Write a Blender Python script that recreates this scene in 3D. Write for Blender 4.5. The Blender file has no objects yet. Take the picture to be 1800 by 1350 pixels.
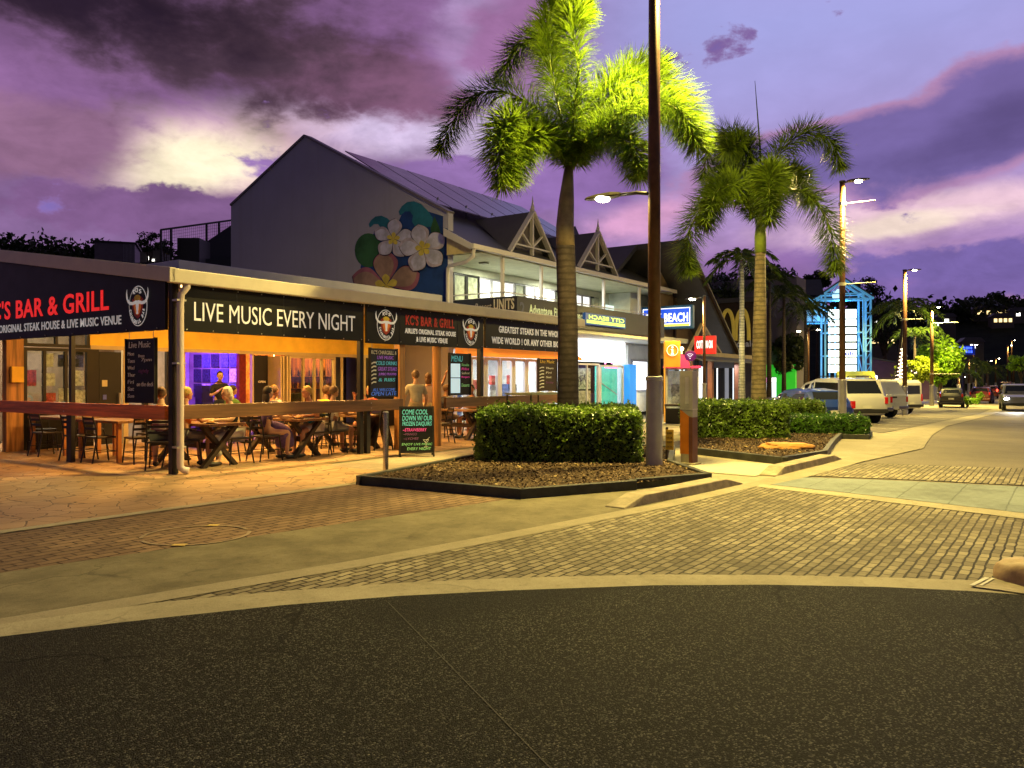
import bpy, bmesh, math, random
import numpy as np
from mathutils import Vector, Matrix, noise as mnoise
random.seed(7); np.random.seed(7)
SC = bpy.context.scene; COL = SC.collection
R = math.radians
# ------------------------------------------------------------------ camera
F = 1400.0; EYE = 1.5; HOR = 668.0           # focal length in photo pixels, eye height, horizon row
cam = bpy.data.cameras.new('camera'); camo = bpy.data.objects.new('camera', cam); COL.objects.link(camo)
cam.sensor_width = 36; cam.lens = 36 * F / 1800; cam.shift_y = -7 / 1800.0
cam.clip_start = 0.1; cam.clip_end = 3000
camo.location = (0, 0, EYE); camo.rotation_euler = (R(90), 0, 0)
SC.camera = camo
SC.render.engine = 'CYCLES'
SC.view_settings.view_transform = 'Standard'; SC.view_settings.look = 'None'
SC.view_settings.exposure = 0.0; SC.view_settings.gamma = 1.0
SC.cycles.use_denoising = True
try: SC.cycles.denoiser = 'OPENIMAGEDENOISE'
except Exception: pass
SC.cycles.max_bounces = 6; SC.cycles.diffuse_bounces = 3; SC.cycles.glossy_bounces = 3
SC.cycles.transparent_max_bounces = 12; SC.cycles.transmission_bounces = 4
SC.cycles.sample_clamp_indirect = 4.0; SC.cycles.sample_clamp_direct = 0
SC.cycles.caustics_reflective = False; SC.cycles.caustics_refractive = False
# ------------------------------------------------------------------ world: dusk sky with purple cloud banks
W = bpy.data.worlds.new('World'); SC.world = W; W.use_nodes = True
nt = W.node_tree; nt.nodes.clear()
def nd(t, tree=None, **kw):
    n = (tree or nt).nodes.new(t)
    for k, v in kw.items(): setattr(n, k, v)
    return n
def wire(tree, sock, v):
    if isinstance(v, (int, float)): sock.default_value = v
    elif isinstance(v, tuple):
        sock.default_value = v if len(v) == len(sock.default_value) else tuple(v) + (1.0,)
    else: tree.links.new(v, sock)
def M(op, a, b=0.0, c=0.0, tree=None, clamp=False):
    t = tree or nt; n = t.nodes.new('ShaderNodeMath'); n.operation = op; n.use_clamp = clamp
    wire(t, n.inputs[0], a); wire(t, n.inputs[1], b)
    if len(n.inputs) > 2: wire(t, n.inputs[2], c)
    return n.outputs[0]
def mixc(fac, a, b, tree=None, blend='MIX'):
    t = tree or nt; n = t.nodes.new('ShaderNodeMix'); n.data_type = 'RGBA'; n.blend_type = blend
    wire(t, n.inputs[0], fac); wire(t, n.inputs[6], a); wire(t, n.inputs[7], b)
    return n.outputs[2]
def sstep(x, lo, hi, tree=None):
    t = tree or nt; n = t.nodes.new('ShaderNodeMapRange'); n.interpolation_type = 'SMOOTHSTEP'
    wire(t, n.inputs[0], x); n.inputs[1].default_value = lo; n.inputs[2].default_value = hi
    return n.outputs[0]
tc = nd('ShaderNodeTexCoord'); sep = nd('ShaderNodeSeparateXYZ'); nt.links.new(tc.outputs['Generated'], sep.inputs[0])
dx, dy, dz = sep.outputs
az = M('MULTIPLY', M('ARCTAN2', dx, dy), 57.2958)
el = M('MULTIPLY', M('ARCSINE', dz), 57.2958)
def sky_noise(scale, detail, rough, stretch=2.2, seed=0.0, dist=0.0):
    mp = nd('ShaderNodeMapping'); nt.links.new(tc.outputs['Generated'], mp.inputs[0])
    mp.inputs['Scale'].default_value = (1, 1, stretch); mp.inputs['Location'].default_value = (seed, seed * .7, 0)
    n = nd('ShaderNodeTexNoise'); nt.links.new(mp.outputs[0], n.inputs['Vector'])
    n.inputs['Scale'].default_value = scale; n.inputs['Detail'].default_value = detail
    n.inputs['Roughness'].default_value = rough; n.inputs['Distortion'].default_value = dist
    return n.outputs[0]
nA = sky_noise(3.2, 6, .55, 2.0, 1.3, .2); nB = sky_noise(9.0, 7, .58, 1.9, 4.1, .1); nC = sky_noise(2.0, 3, .5, 3.4, 7.7)
def sky_at(px, py):
    return (math.degrees(math.atan((px - 900) / F)), math.degrees(math.atan((HOR - py) / math.hypot(F, px - 900))))
def blob(px, py, w, h, tilt=0.0):
    a0, e0 = sky_at(px, py)
    sa = abs(sky_at(px + w, py)[0] - sky_at(px - w, py)[0]) / 2; se = math.degrees(h / F)
    u = M('SUBTRACT', az, a0); v = M('SUBTRACT', el, e0); t = R(tilt)
    a = M('ADD', M('MULTIPLY', u, math.cos(t)), M('MULTIPLY', v, math.sin(t)))
    b = M('SUBTRACT', M('MULTIPLY', v, math.cos(t)), M('MULTIPLY', u, math.sin(t)))
    q = M('ADD', M('POWER', M('ABSOLUTE', M('DIVIDE', a, sa)), 2.0), M('POWER', M('ABSOLUTE', M('DIVIDE', b, se)), 2.0))
    return M('EXPONENT', M('MULTIPLY', q, -1.0))
nM = M('ADD', M('MULTIPLY', nA, .5), M('MULTIPLY', nB, .5))
nD = sky_noise(20.0, 6, .6, 1.7, 9.4, .3)
nDev = M('MULTIPLY', M('ADD', M('SUBTRACT', nM, .5), M('MULTIPLY', M('SUBTRACT', nD, .5), .28)), 2.0)
def cmask(bl, amp, lo=.3, hi=.7):
    return sstep(M('ADD', bl, M('MULTIPLY', nDev, amp)), lo, hi)
def lin(r, g, b):
    f = lambda c: ((c / 255 + .055) / 1.055) ** 2.4 if c > 10 else c / 255 / 12.92
    return (f(r), f(g), f(b))
right = sstep(az, -4.0, 14.0); up = sstep(el, 4.0, 24.0)
base = mixc(right, lin(126, 84, 140), mixc(up, lin(168, 124, 178), lin(154, 161, 232)))
base = mixc(M('MULTIPLY', nC, .35), base, lin(176, 118, 176))
base = mixc(cmask(blob(860, 110, 110, 210), .8, .25, .9), base, lin(190, 170, 222))
# glow of the set sun between the banks
base = mixc(cmask(blob(690, 225, 330, 70, 2), .8, .15, 1.0), base, lin(206, 184, 222))
base = mixc(cmask(blob(400, 272, 260, 88, 6), .9, .15, 1.0), base, lin(214, 172, 184))
base = mixc(cmask(blob(335, 288, 175, 66, 10), .9, .22, .95), base, lin(255, 238, 200))
base = mixc(cmask(blob(1640, 372, 330, 46, 4), .8, .2, .9), base, lin(226, 186, 204))
base = mixc(cmask(blob(1590, 395, 190, 22, 5), .9, .3, .9), base, lin(240, 214, 200))
base = mixc(cmask(blob(1130, 385, 140, 42, 12), .9, .25, .9), base, lin(214, 150, 196))
# cloud banks
base = mixc(cmask(blob(60, 240, 240, 90), 1.0, .3, .8), base, lin(142, 98, 134))
base = mixc(cmask(blob(640, 140, 480, 78, -6), 1.3, .36, .9), base, lin(128, 82, 116))
base = mixc(cmask(blob(900, 60, 190, 120, 20), .7, .3, .9), base, lin(148, 98, 150))
base = mixc(cmask(blob(270, 30, 600, 160, -3), 1.2, .32, .95), base, lin(74, 52, 68))
base = mixc(cmask(blob(170, -10, 420, 110), 1.2, .35, 1.0), base, lin(40, 26, 44))
base = mixc(cmask(blob(80, 400, 420, 70), 1.3, .28, .7), base, lin(128, 92, 144))
base = mixc(cmask(blob(330, 372, 250, 42, 3), 1.7, .34, .58), base, lin(122, 82, 134))
base = mixc(cmask(blob(800, 322, 330, 50), 1.5, .32, .58), base, lin(142, 102, 170))
base = mixc(cmask(blob(1020, 300, 190, 90), .9, .3, .8), base, lin(136, 96, 166))
b2 = M('MAXIMUM', blob(1730, 212, 330, 88, 13), blob(1480, 262, 330, 62, 10))
base = mixc(cmask(b2, .5, .31, .44), base, lin(176, 128, 178))
base = mixc(cmask(b2, .6, .38, .64), base, lin(112, 92, 162))
base = mixc(cmask(blob(1720, 240, 260, 60, 10), .9, .35, .95), base, lin(92, 74, 136))
base = mixc(cmask(blob(1680, 480, 430, 62, 3), 1.5, .32, .6), base, lin(112, 88, 164))
base = mixc(cmask(blob(1230, 500, 330, 70), 1.0, .35, .8), base, lin(136, 94, 160))
base = mixc(M('MULTIPLY', sstep(el, 7.0, 1.0), .5), base, lin(136, 78, 136))
side = M('MAXIMUM', sstep(M('ABSOLUTE', az), 46.0, 95.0), sstep(el, 30.0, 60.0))
base = mixc(M('MULTIPLY', side, .92), base, mixc(sstep(el, 32.0, 8.0), mixc(nM, (.018, .018, .02), (.05, .048, .05)), mixc(nM, (.09, .07, .105), (.17, .13, .19))))
nE = sky_noise(6.5, 7, .6, 2.6, 2.2, .5)
mod = M('ADD', .86, M('MULTIPLY', sstep(M('ADD', M('MULTIPLY', nE, .65), M('MULTIPLY', nD, .35)), .33, .67), .46))
vm_ = nd('ShaderNodeVectorMath'); vm_.operation = 'SCALE'; nt.links.new(base, vm_.inputs[0]); nt.links.new(mixc(M('MULTIPLY', right, M('MULTIPLY', up, .85)), mod, (1, 1, 1)), vm_.inputs['Scale']); base = vm_.outputs[0]
hs_ = nd('ShaderNodeHueSaturation'); hs_.inputs['Saturation'].default_value = .9; nt.links.new(base, hs_.inputs['Color']); base = hs_.outputs[0]
base = mixc(M('MULTIPLY', sstep(dz, 0.0, -.05), 1.0), base, (.02, .015, .025))
bg = nd('ShaderNodeBackground'); nt.links.new(base, bg.inputs[0]); bg.inputs[1].default_value = 1.0
wo = nd('ShaderNodeOutputWorld'); nt.links.new(bg.outputs[0], wo.inputs[0])
# last soft light from the bright gap in the clouds (the sun itself has set)
sl = bpy.data.lights.new('sun', 'SUN'); sl.energy = .04; sl.angle = R(25); sl.color = (1, .8, .75)
so = bpy.data.objects.new('sun', sl); COL.objects.link(so); so.rotation_euler = (R(78), 0, R(200))
# ------------------------------------------------------------------ frames of reference
TH = math.atan2(.820, .572); CX, CY = -5.4, 12.7       # the street runs along TH; origin at the pavilion's corner post
U = (math.cos(TH), math.sin(TH)); V = (-math.sin(TH), math.cos(TH))
def P(s, t): return (CX + s * U[0] + t * V[0], CY + s * U[1] + t * V[1])
def ST(x, y): return ((x - CX) * U[0] + (y - CY) * U[1], (x - CX) * V[0] + (y - CY) * V[1])
def gz(x, y):                                           # the street dips gently away from the corner
    s = ST(x, y)[0]
    if s < 14: return 0.0
    if s < 50: return -.6 * (s - 14) / 36
    return -.6
def G(px, py):
    z = 0.0
    for _ in range(12):
        Y = F * (EYE - z) / (py - HOR); X = (px - 900) / F * Y; z = gz(X, Y)
    return (X, Y)
# ------------------------------------------------------------------ mesh builder
class MB:
    def __init__(s): s.v = []; s.f = []; s.m = []; s.T = None
    def add(s, vs, fs, mi=0):
        n = len(s.v)
        if s.T is not None: vs = [tuple(s.T @ Vector(p)) for p in vs]
        s.v.extend([tuple(p) for p in vs]); s.f.extend([tuple(i + n for i in f) for f in fs]); s.m.extend([mi] * len(fs))
        return s
    def box(s, x0, x1, y0, y1, z0, z1, mi=0):
        v = [(x, y, z) for z in (z0, z1) for y in (y0, y1) for x in (x0, x1)]
        return s.add(v, [(0, 2, 3, 1), (4, 5, 7, 6), (0, 1, 5, 4), (2, 6, 7, 3), (0, 4, 6, 2), (1, 3, 7, 5)], mi)
    def bar(s, p, q, w, h, mi=0, up=(0, 0, 1)):
        p = Vector(p); q = Vector(q); d = (q - p).normalized(); a = d.cross(Vector(up))
        if a.length < 1e-4: a = d.cross(Vector((0, 1, 0)))
        a.normalize(); b = a.cross(d)
        v = [c + a * (i * w / 2) + b * (j * h / 2) for c in (p, q) for i, j in ((-1, -1), (1, -1), (1, 1), (-1, 1))]
        return s.add(v, [(0, 1, 2, 3), (7, 6, 5, 4), (0, 4, 5, 1), (1, 5, 6, 2), (2, 6, 7, 3), (3, 7, 4, 0)], mi)
    def tube(s, pts, rad, n=10, mi=0, cap=True):
        pts = [Vector(p) for p in pts]
        if isinstance(rad, (int, float)): rad = [rad] * len(pts)
        vs = []; fs = []
        ref = None
        for i, p in enumerate(pts):
            d = (pts[min(i + 1, len(pts) - 1)] - pts[max(i - 1, 0)]).normalized()
            if ref is None:
                ref = d.cross(Vector((0, 0, 1)))
                if ref.length < .05: ref = d.cross(Vector((1, 0, 0)))
            a = (ref - d * ref.dot(d)).normalized(); b = d.cross(a); ref = a
            for k in range(n):
                t = 2 * math.pi * k / n; vs.append(p + (a * math.cos(t) + b * math.sin(t)) * rad[i])
        for i in range(len(pts) - 1):
            for k in range(n):
                k2 = (k + 1) % n; fs.append((i * n + k, i * n + k2, (i + 1) * n + k2, (i + 1) * n + k))
        if cap: fs.append(tuple(range(n - 1, -1, -1))); fs.append(tuple((len(pts) - 1) * n + k for k in range(n)))
        return s.add(vs, fs, mi)
    def extr(s, pts, vec, mi=0):                         # planar polygon pushed along vec
        n = len(pts); vec = Vector(vec); v = [Vector(p) for p in pts]; v = v + [p + vec for p in v]
        return s.add(v, [tuple(range(n - 1, -1, -1)), tuple(range(n, 2 * n))] + [(i, (i + 1) % n, n + (i + 1) % n, n + i) for i in range(n)], mi)
    def sphere(s, c, r, nu=12, nv=8, mi=0):
        if isinstance(r, (int, float)): r = (r, r, r)
        vs = [(c[0], c[1], c[2] - r[2])]; fs = []
        for j in range(1, nv):
            ph = -math.pi / 2 + math.pi * j / nv
            for i in range(nu):
                t = 2 * math.pi * i / nu
                vs.append((c[0] + r[0] * math.cos(ph) * math.cos(t), c[1] + r[1] * math.cos(ph) * math.sin(t), c[2] + r[2] * math.sin(ph)))
        vs.append((c[0], c[1], c[2] + r[2]))
        for i in range(nu): fs.append((0, 1 + (i + 1) % nu, 1 + i))
        for j in range(nv - 2):
            for i in range(nu):
                a = 1 + j * nu + i; b = 1 + j * nu + (i + 1) % nu; fs.append((a, b, b + nu, a + nu))
        e = len(vs) - 1
        for i in range(nu): fs.append((e, 1 + (nv - 2) * nu + i, 1 + (nv - 2) * nu + (i + 1) % nu))
        return s.add(vs, fs, mi)
    def lathe(s, prof, c=(0, 0), n=16, mi=0):
        vs = []; fs = []
        for r, z in prof:
            for k in range(n):
                t = 2 * math.pi * k / n; vs.append((c[0] + r * math.cos(t), c[1] + r * math.sin(t), z))
        for i in range(len(prof) - 1):
            for k in range(n):
                k2 = (k + 1) % n; fs.append((i * n + k, i * n + k2, (i + 1) * n + k2, (i + 1) * n + k))
        fs.append(tuple(range(n - 1, -1, -1))); fs.append(tuple((len(prof) - 1) * n + k for k in range(n)))
        return s.add(vs, fs, mi)
    def mesh(s, name, mats, smooth=False):
        me = bpy.data.meshes.new(name); me.from_pydata(s.v, [], s.f)
        if not isinstance(mats, (list, tuple)): mats = [mats]
        for m in mats: me.materials.append(m)
        if len(mats) > 1: me.polygons.foreach_set('material_index', s.m)
        if smooth: me.polygons.foreach_set('use_smooth', [True] * len(s.f))
        me.validate(); me.update(); return me
    def build(s, name, mats, parent=None, smooth=False, bev=0, auto=False):
        o = bpy.data.objects.new(name, s.mesh(name, mats, smooth or auto)); COL.objects.link(o)
        if parent is not None: o.parent = parent
        if bev:
            b = o.modifiers.new('bevel', 'BEVEL'); b.width = bev; b.segments = 2; b.limit_method = 'ANGLE'
        if auto:
            e = o.modifiers.new('edges', 'EDGE_SPLIT'); e.split_angle = R(35)
        return o
def tag(o, label=None, cat=None, group=None, kind=None):
    if label: o['label'] = label
    if cat: o['category'] = cat
    if group: o['group'] = group
    if kind: o['kind'] = kind
    return o
def thing(name, label, cat, x=0, y=0, z=0, rz=0, group=None):
    o = bpy.data.objects.new(name, None); COL.objects.link(o); o.location = (x, y, z); o.rotation_euler = (0, 0, rz)
    o.empty_display_size = .2
    return tag(o, label, cat, group)
def sthing(name, label, cat, s=0, t=0, z=0, rot=0, group=None):     # placed in street coordinates
    x, y = P(s, t); return thing(name, label, cat, x, y, z, TH + R(rot), group)
def copy_thing(o, label=None):
    c = o.copy(); COL.objects.link(c)
    if label: c['label'] = label
    for ch in o.children:
        k = ch.copy(); COL.objects.link(k); k.parent = c
        for g in ch.children:
            d = g.copy(); COL.objects.link(d); d.parent = k
    return c
# ------------------------------------------------------------------ lettering
TXC = {}
def txt(string, bold=.0, shear=0.0, res=3):
    k = (string, bold, shear)
    if k in TXC: return TXC[k]
    cu = bpy.data.curves.new('lettering', 'FONT'); cu.body = string; cu.offset = bold; cu.shear = shear; cu.resolution_u = res
    cu.extrude = .012; cu.space_character = 1.0 + bold * 3
    o = bpy.data.objects.new('lettering', cu); COL.objects.link(o)
    bpy.context.view_layer.update()
    me = bpy.data.meshes.new_from_object(o.evaluated_get(bpy.context.evaluated_depsgraph_get()))
    v = [tuple(p.co) for p in me.vertices]; f = [tuple(p.vertices) for p in me.polygons]
    bpy.data.objects.remove(o); bpy.data.curves.remove(cu); bpy.data.meshes.remove(me)
    x0 = min(p[0] for p in v); x1 = max(p[0] for p in v); y0 = min(p[1] for p in v); y1 = max(p[1] for p in v)
    v = [((p[0] - x0) / (x1 - x0), (p[1] - y0) / (y1 - y0), p[2]) for p in v]
    TXC[k] = (v, f); return TXC[k]
def put(mb, string, O, X, Y, w, h, mi=0, bold=.0, shear=0.0, lift=.004, flip=False):
    """lettering fitted to w x h, lower left at O, reading along X, upright along Y"""
    v, f = txt(string, bold, shear); O = Vector(O); X = Vector(X).normalized(); Y = Vector(Y).normalized(); N = X.cross(Y)
    out = []
    for a, b, c in v:
        a2 = (1 - a) if flip else a
        out.append(O + X * (a2 * w) + Y * (b * h) + N * (lift + c * .25))
    mb.add(out, f, mi)
# ------------------------------------------------------------------ materials
MATS = {}
def mat(name, col, rough=.6, metal=0.0, var=.12, vs=3.0, bump=0.0, bs=40.0, emit=None, es=0.0, spec=.4, coat=0.0, alpha=1.0, trans=0.0):
    if name in MATS: return MATS[name]
    m = bpy.data.materials.new(name); m.use_nodes = True; t = m.node_tree; b = t.nodes['Principled BSDF']
    b.inputs['Roughness'].default_value = rough; b.inputs['Metallic'].default_value = metal
    b.inputs['Specular IOR Level'].default_value = spec; b.inputs['Coat Weight'].default_value = coat
    b.inputs['Alpha'].default_value = alpha; b.inputs['Transmission Weight'].default_value = trans
    if var or bump:
        tcx = t.nodes.new('ShaderNodeTexCoord')
    if var:
        n = t.nodes.new('ShaderNodeTexNoise'); n.inputs['Scale'].default_value = vs; n.inputs['Detail'].default_value = 6; n.inputs['Roughness'].default_value = .65
        t.links.new(tcx.outputs['Object'], n.inputs['Vector'])
        c = mixc(sstep(n.outputs[0], .3, .7, t), tuple(x * (1 - var) for x in col), tuple(min(1, x * (1 + var)) for x in col), t)
        t.links.new(c, b.inputs['Base Color'])
        rr = M('ADD', M('MULTIPLY', n.outputs[0], .2, tree=t), rough - .1, tree=t); t.links.new(rr, b.inputs['Roughness'])
    else: b.inputs['Base Color'].default_value = (*col, 1)
    if bump:
        n2 = t.nodes.new('ShaderNodeTexNoise'); n2.inputs['Scale'].default_value = bs; n2.inputs['Detail'].default_value = 4
        t.links.new(tcx.outputs['Object'], n2.inputs['Vector'])
        bp = t.nodes.new('ShaderNodeBump'); bp.inputs['Strength'].default_value = bump; bp.inputs['Distance'].default_value = .01
        t.links.new(n2.outputs[0], bp.inputs['Height']); t.links.new(bp.outputs[0], b.inputs['Normal'])
    if emit: b.inputs['Emission Color'].default_value = (*emit, 1); b.inputs['Emission Strength'].default_value = es
    MATS[name] = m; return m
def glow(name, col, es): return mat(name, tuple(min(.8, c) for c in col), .4, var=0, emit=col, es=es)
def leafmat(name, col, var=.45, vs=9.0, tl=.35, rough=.45):
    if name in MATS: return MATS[name]
    m = bpy.data.materials.new(name); m.use_nodes = True; t = m.node_tree; b = t.nodes['Principled BSDF']; out = t.nodes['Material Output']
    tcx = t.nodes.new('ShaderNodeTexCoord'); n = t.nodes.new('ShaderNodeTexNoise'); n.inputs['Scale'].default_value = vs; n.inputs['Detail'].default_value = 5
    t.links.new(tcx.outputs['Object'], n.inputs['Vector'])
    c = mixc(sstep(n.outputs[0], .32, .68, t), tuple(x * (1 - var) for x in col), (min(1, col[0] * (1 + var * 1.3)), min(1, col[1] * (1 + var)), col[2]), t)
    t.links.new(c, b.inputs['Base Color']); b.inputs['Roughness'].default_value = rough; b.inputs['Specular IOR Level'].default_value = .35
    tr = t.nodes.new('ShaderNodeBsdfTranslucent'); t.links.new(c, tr.inputs[0])
    mx = t.nodes.new('ShaderNodeMixShader'); mx.inputs[0].default_value = tl
    t.links.new(b.outputs[0], mx.inputs[1]); t.links.new(tr.outputs[0], mx.inputs[2]); t.links.new(mx.outputs[0], out.inputs[0])
    MATS[name] = m; return m
def woodmat(name, col, axis=0, rough=.5, sc=14.0):
    if name in MATS: return MATS[name]
    m = bpy.data.materials.new(name); m.use_nodes = True; t = m.node_tree; b = t.nodes['Principled BSDF']
    tcx = t.nodes.new('ShaderNodeTexCoord'); mp = t.nodes.new('ShaderNodeMapping'); t.links.new(tcx.outputs['Object'], mp.inputs[0])
    scv = [sc, sc, sc]; scv[axis] = sc * .06; mp.inputs['Scale'].default_value = scv
    n = t.nodes.new('ShaderNodeTexNoise'); n.inputs['Scale'].default_value = 1; n.inputs['Detail'].default_value = 7; n.inputs['Roughness'].default_value = .65
    t.links.new(mp.outputs[0], n.inputs['Vector'])
    c = mixc(sstep(n.outputs[0], .3, .7, t), tuple(x * .5 for x in col), tuple(min(1, x * 1.3) for x in col), t)
    t.links.new(c, b.inputs['Base Color']); b.inputs['Roughness'].default_value = rough
    bp = t.nodes.new('ShaderNodeBump'); bp.inputs['Strength'].default_value = .25; bp.inputs['Distance'].default_value = .01
    t.links.new(n.outputs[0], bp.inputs['Height']); t.links.new(bp.outputs[0], b.inputs['Normal'])
    MATS[name] = m; return m
def groundmat(name, builder):
    m = bpy.data.materials.new(name); m.use_nodes = True; t = m.node_tree; b = t.nodes['Principled BSDF']
    tcx = t.nodes.new('ShaderNodeTexCoord'); mp = t.nodes.new('ShaderNodeMapping'); mp.inputs['Rotation'].default_value = (0, 0, -TH)
    t.links.new(tcx.outputs['Object'], mp.inputs[0])
    def noise(scale, detail=5, rough=.6, vec=None):
        n = t.nodes.new('ShaderNodeTexNoise'); n.inputs['Scale'].default_value = scale; n.inputs['Detail'].default_value = detail; n.inputs['Roughness'].default_value = rough
        t.links.new(vec or mp.outputs[0], n.inputs['Vector']); return n.outputs[0]
    col, height, rough, strength = builder(t, mp.outputs[0], noise)
    t.links.new(col, b.inputs['Base Color'])
    if isinstance(rough, float): b.inputs['Roughness'].default_value = rough
    else: t.links.new(rough, b.inputs['Roughness'])
    bp = t.nodes.new('ShaderNodeBump'); bp.inputs['Strength'].default_value = strength; bp.inputs['Distance'].default_value = .012
    t.links.new(height, bp.inputs['Height']); t.links.new(bp.outputs[0], b.inputs['Normal'])
    b.inputs['Specular IOR Level'].default_value = .12
    return m
def g_asphalt(t, vec, noise):
    vo = t.nodes.new('ShaderNodeTexVoronoi'); vo.inputs['Scale'].default_value = 125; t.links.new(vec, vo.inputs['Vector'])
    sp = t.nodes.new('ShaderNodeSeparateColor'); t.links.new(vo.outputs['Color'], sp.inputs[0])
    big = noise(.7, 6); n2 = noise(150, 3)
    c = mixc(sstep(sp.outputs[0], .70, 1.0, t), (.0165, .017, .0135), (.20, .195, .16), t)
    wt_ = noise(.23, 3); cr = t.nodes.new('ShaderNodeTexVoronoi'); cr.feature = 'DISTANCE_TO_EDGE'; cr.inputs['Scale'].default_value = .35
    wv_ = t.nodes.new('ShaderNodeTexNoise'); wv_.inputs['Scale'].default_value = 3.0; wv_.inputs['Detail'].default_value = 6; t.links.new(vec, wv_.inputs['Vector']); vq = t.nodes.new('ShaderNodeVectorMath'); vq.operation = 'MULTIPLY_ADD'; t.links.new(wv_.outputs['Color'], vq.inputs[0]); vq.inputs[1].default_value = (.5, .5, 0); t.links.new(vec, vq.inputs[2]); t.links.new(vq.outputs[0], cr.inputs['Vector'])
    c = mixc(sstep(n2, .45, .75, t), c, (.009, .009, .009), t)
    c = mixc(M('MULTIPLY', sstep(big, .35, .7, t), .35, tree=t), c, (.022, .0215, .019), t)
    c = mixc(M('MULTIPLY', sstep(wt_, .50, .60, t), .65, tree=t), c, (.014, .014, .013), t)
    c = mixc(M('MULTIPLY', M('SUBTRACT', 1.0, sstep(cr.outputs['Distance'], .001, .006, t), tree=t), sstep(wt_, .4, .55, t), tree=t), c, (.006, .006, .006), t)
    h = M('ADD', M('MULTIPLY', vo.outputs['Distance'], -1.0, tree=t), n2, tree=t)
    return c, h, .78, .8
def brick(tone, tone2, mort, bw=.17, rh=.080, ms=.009):
    def fn(t, vec, noise):
        # wobble the courses a little so that joints are not ruler straight
        wob = t.nodes.new('ShaderNodeTexNoise'); wob.inputs['Scale'].default_value = 5.0; wob.inputs['Detail'].default_value = 3; t.links.new(vec, wob.inputs['Vector'])
        vm = t.nodes.new('ShaderNodeVectorMath'); vm.operation = 'MULTIPLY_ADD'; t.links.new(wob.outputs['Color'], vm.inputs[0])
        vm.inputs[1].default_value = (.035, .035, 0); t.links.new(vec, vm.inputs[2])
        br = t.nodes.new('ShaderNodeTexBrick'); t.links.new(vm.outputs[0], br.inputs['Vector'])
        br.inputs['Scale'].default_value = 1.0; br.inputs['Brick Width'].default_value = bw; br.inputs['Row Height'].default_value = rh
        br.inputs['Mortar Size'].default_value = ms; br.inputs['Mortar Smooth'].default_value = .3; br.inputs['Bias'].default_value = 0
        br.inputs['Color1'].default_value = (*tone, 1); br.inputs['Color2'].default_value = (*tone2, 1); br.inputs['Mortar'].default_value = (*mort, 1)
        big = noise(.55, 6, .65); fine = noise(60, 4); mid = noise(9, 5)
        c = mixc(M('MULTIPLY', sstep(big, .40, .66, t), .7, tree=t), br.outputs['Color'], tuple(x * .5 for x in tone2), t)
        c = mixc(.35, c, mixc(fine, (.02, .02, .02), (.9, .9, .9), t), t, 'SOFT_LIGHT')
        c = mixc(.5, c, mixc(mid, (.1, .1, .1), (.9, .9, .9), t), t, 'SOFT_LIGHT')
        h = M('ADD', M('MULTIPLY', br.outputs['Fac'], -1.6, tree=t), M('ADD', M('MULTIPLY', fine, .35, tree=t), M('MULTIPLY', mid, .6, tree=t), tree=t), tree=t)
        return c, h, .72, .9
    return fn
def g_flag(t, vec, noise):
    wob = t.nodes.new('ShaderNodeTexNoise'); wob.inputs['Scale'].default_value = 2.4; wob.inputs['Detail'].default_value = 4; t.links.new(vec, wob.inputs['Vector'])
    vm = t.nodes.new('ShaderNodeVectorMath'); vm.operation = 'MULTIPLY_ADD'; t.links.new(wob.outputs['Color'], vm.inputs[0]); vm.inputs[1].default_value = (.25, .25, 0); t.links.new(vec, vm.inputs[2])
    ve = t.nodes.new('ShaderNodeTexVoronoi'); ve.feature = 'DISTANCE_TO_EDGE'; ve.inputs['Scale'].default_value = 3.3; t.links.new(vm.outputs[0], ve.inputs['Vector'])
    vc = t.nodes.new('ShaderNodeTexVoronoi'); vc.inputs['Scale'].default_value = 3.3; t.links.new(vm.outputs[0], vc.inputs['Vector'])
    sp = t.nodes.new('ShaderNodeSeparateColor'); t.links.new(vc.outputs['Color'], sp.inputs[0])
    c = mixc(sp.outputs[0], (.36, .225, .125), (.48, .33, .20), t)
    c = mixc(M('MULTIPLY', noise(6, 6), .5, tree=t), c, (.30, .185, .11), t)
    c = mixc(sstep(noise(.8, 5), .45, .75, t), c, (.34, .225, .135), t)
    e = sstep(ve.outputs['Distance'], .008, .035, t)
    jn = sstep(noise(1.7, 4), .4, .62, t)
    c = mixc(M('MAXIMUM', e, M('MULTIPLY', jn, .55, tree=t), tree=t), (.14, .10, .07), c, t)
    h = M('ADD', e, M('MULTIPLY', noise(30, 4), .4, tree=t), tree=t)
    return c, h, .6, .5
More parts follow.
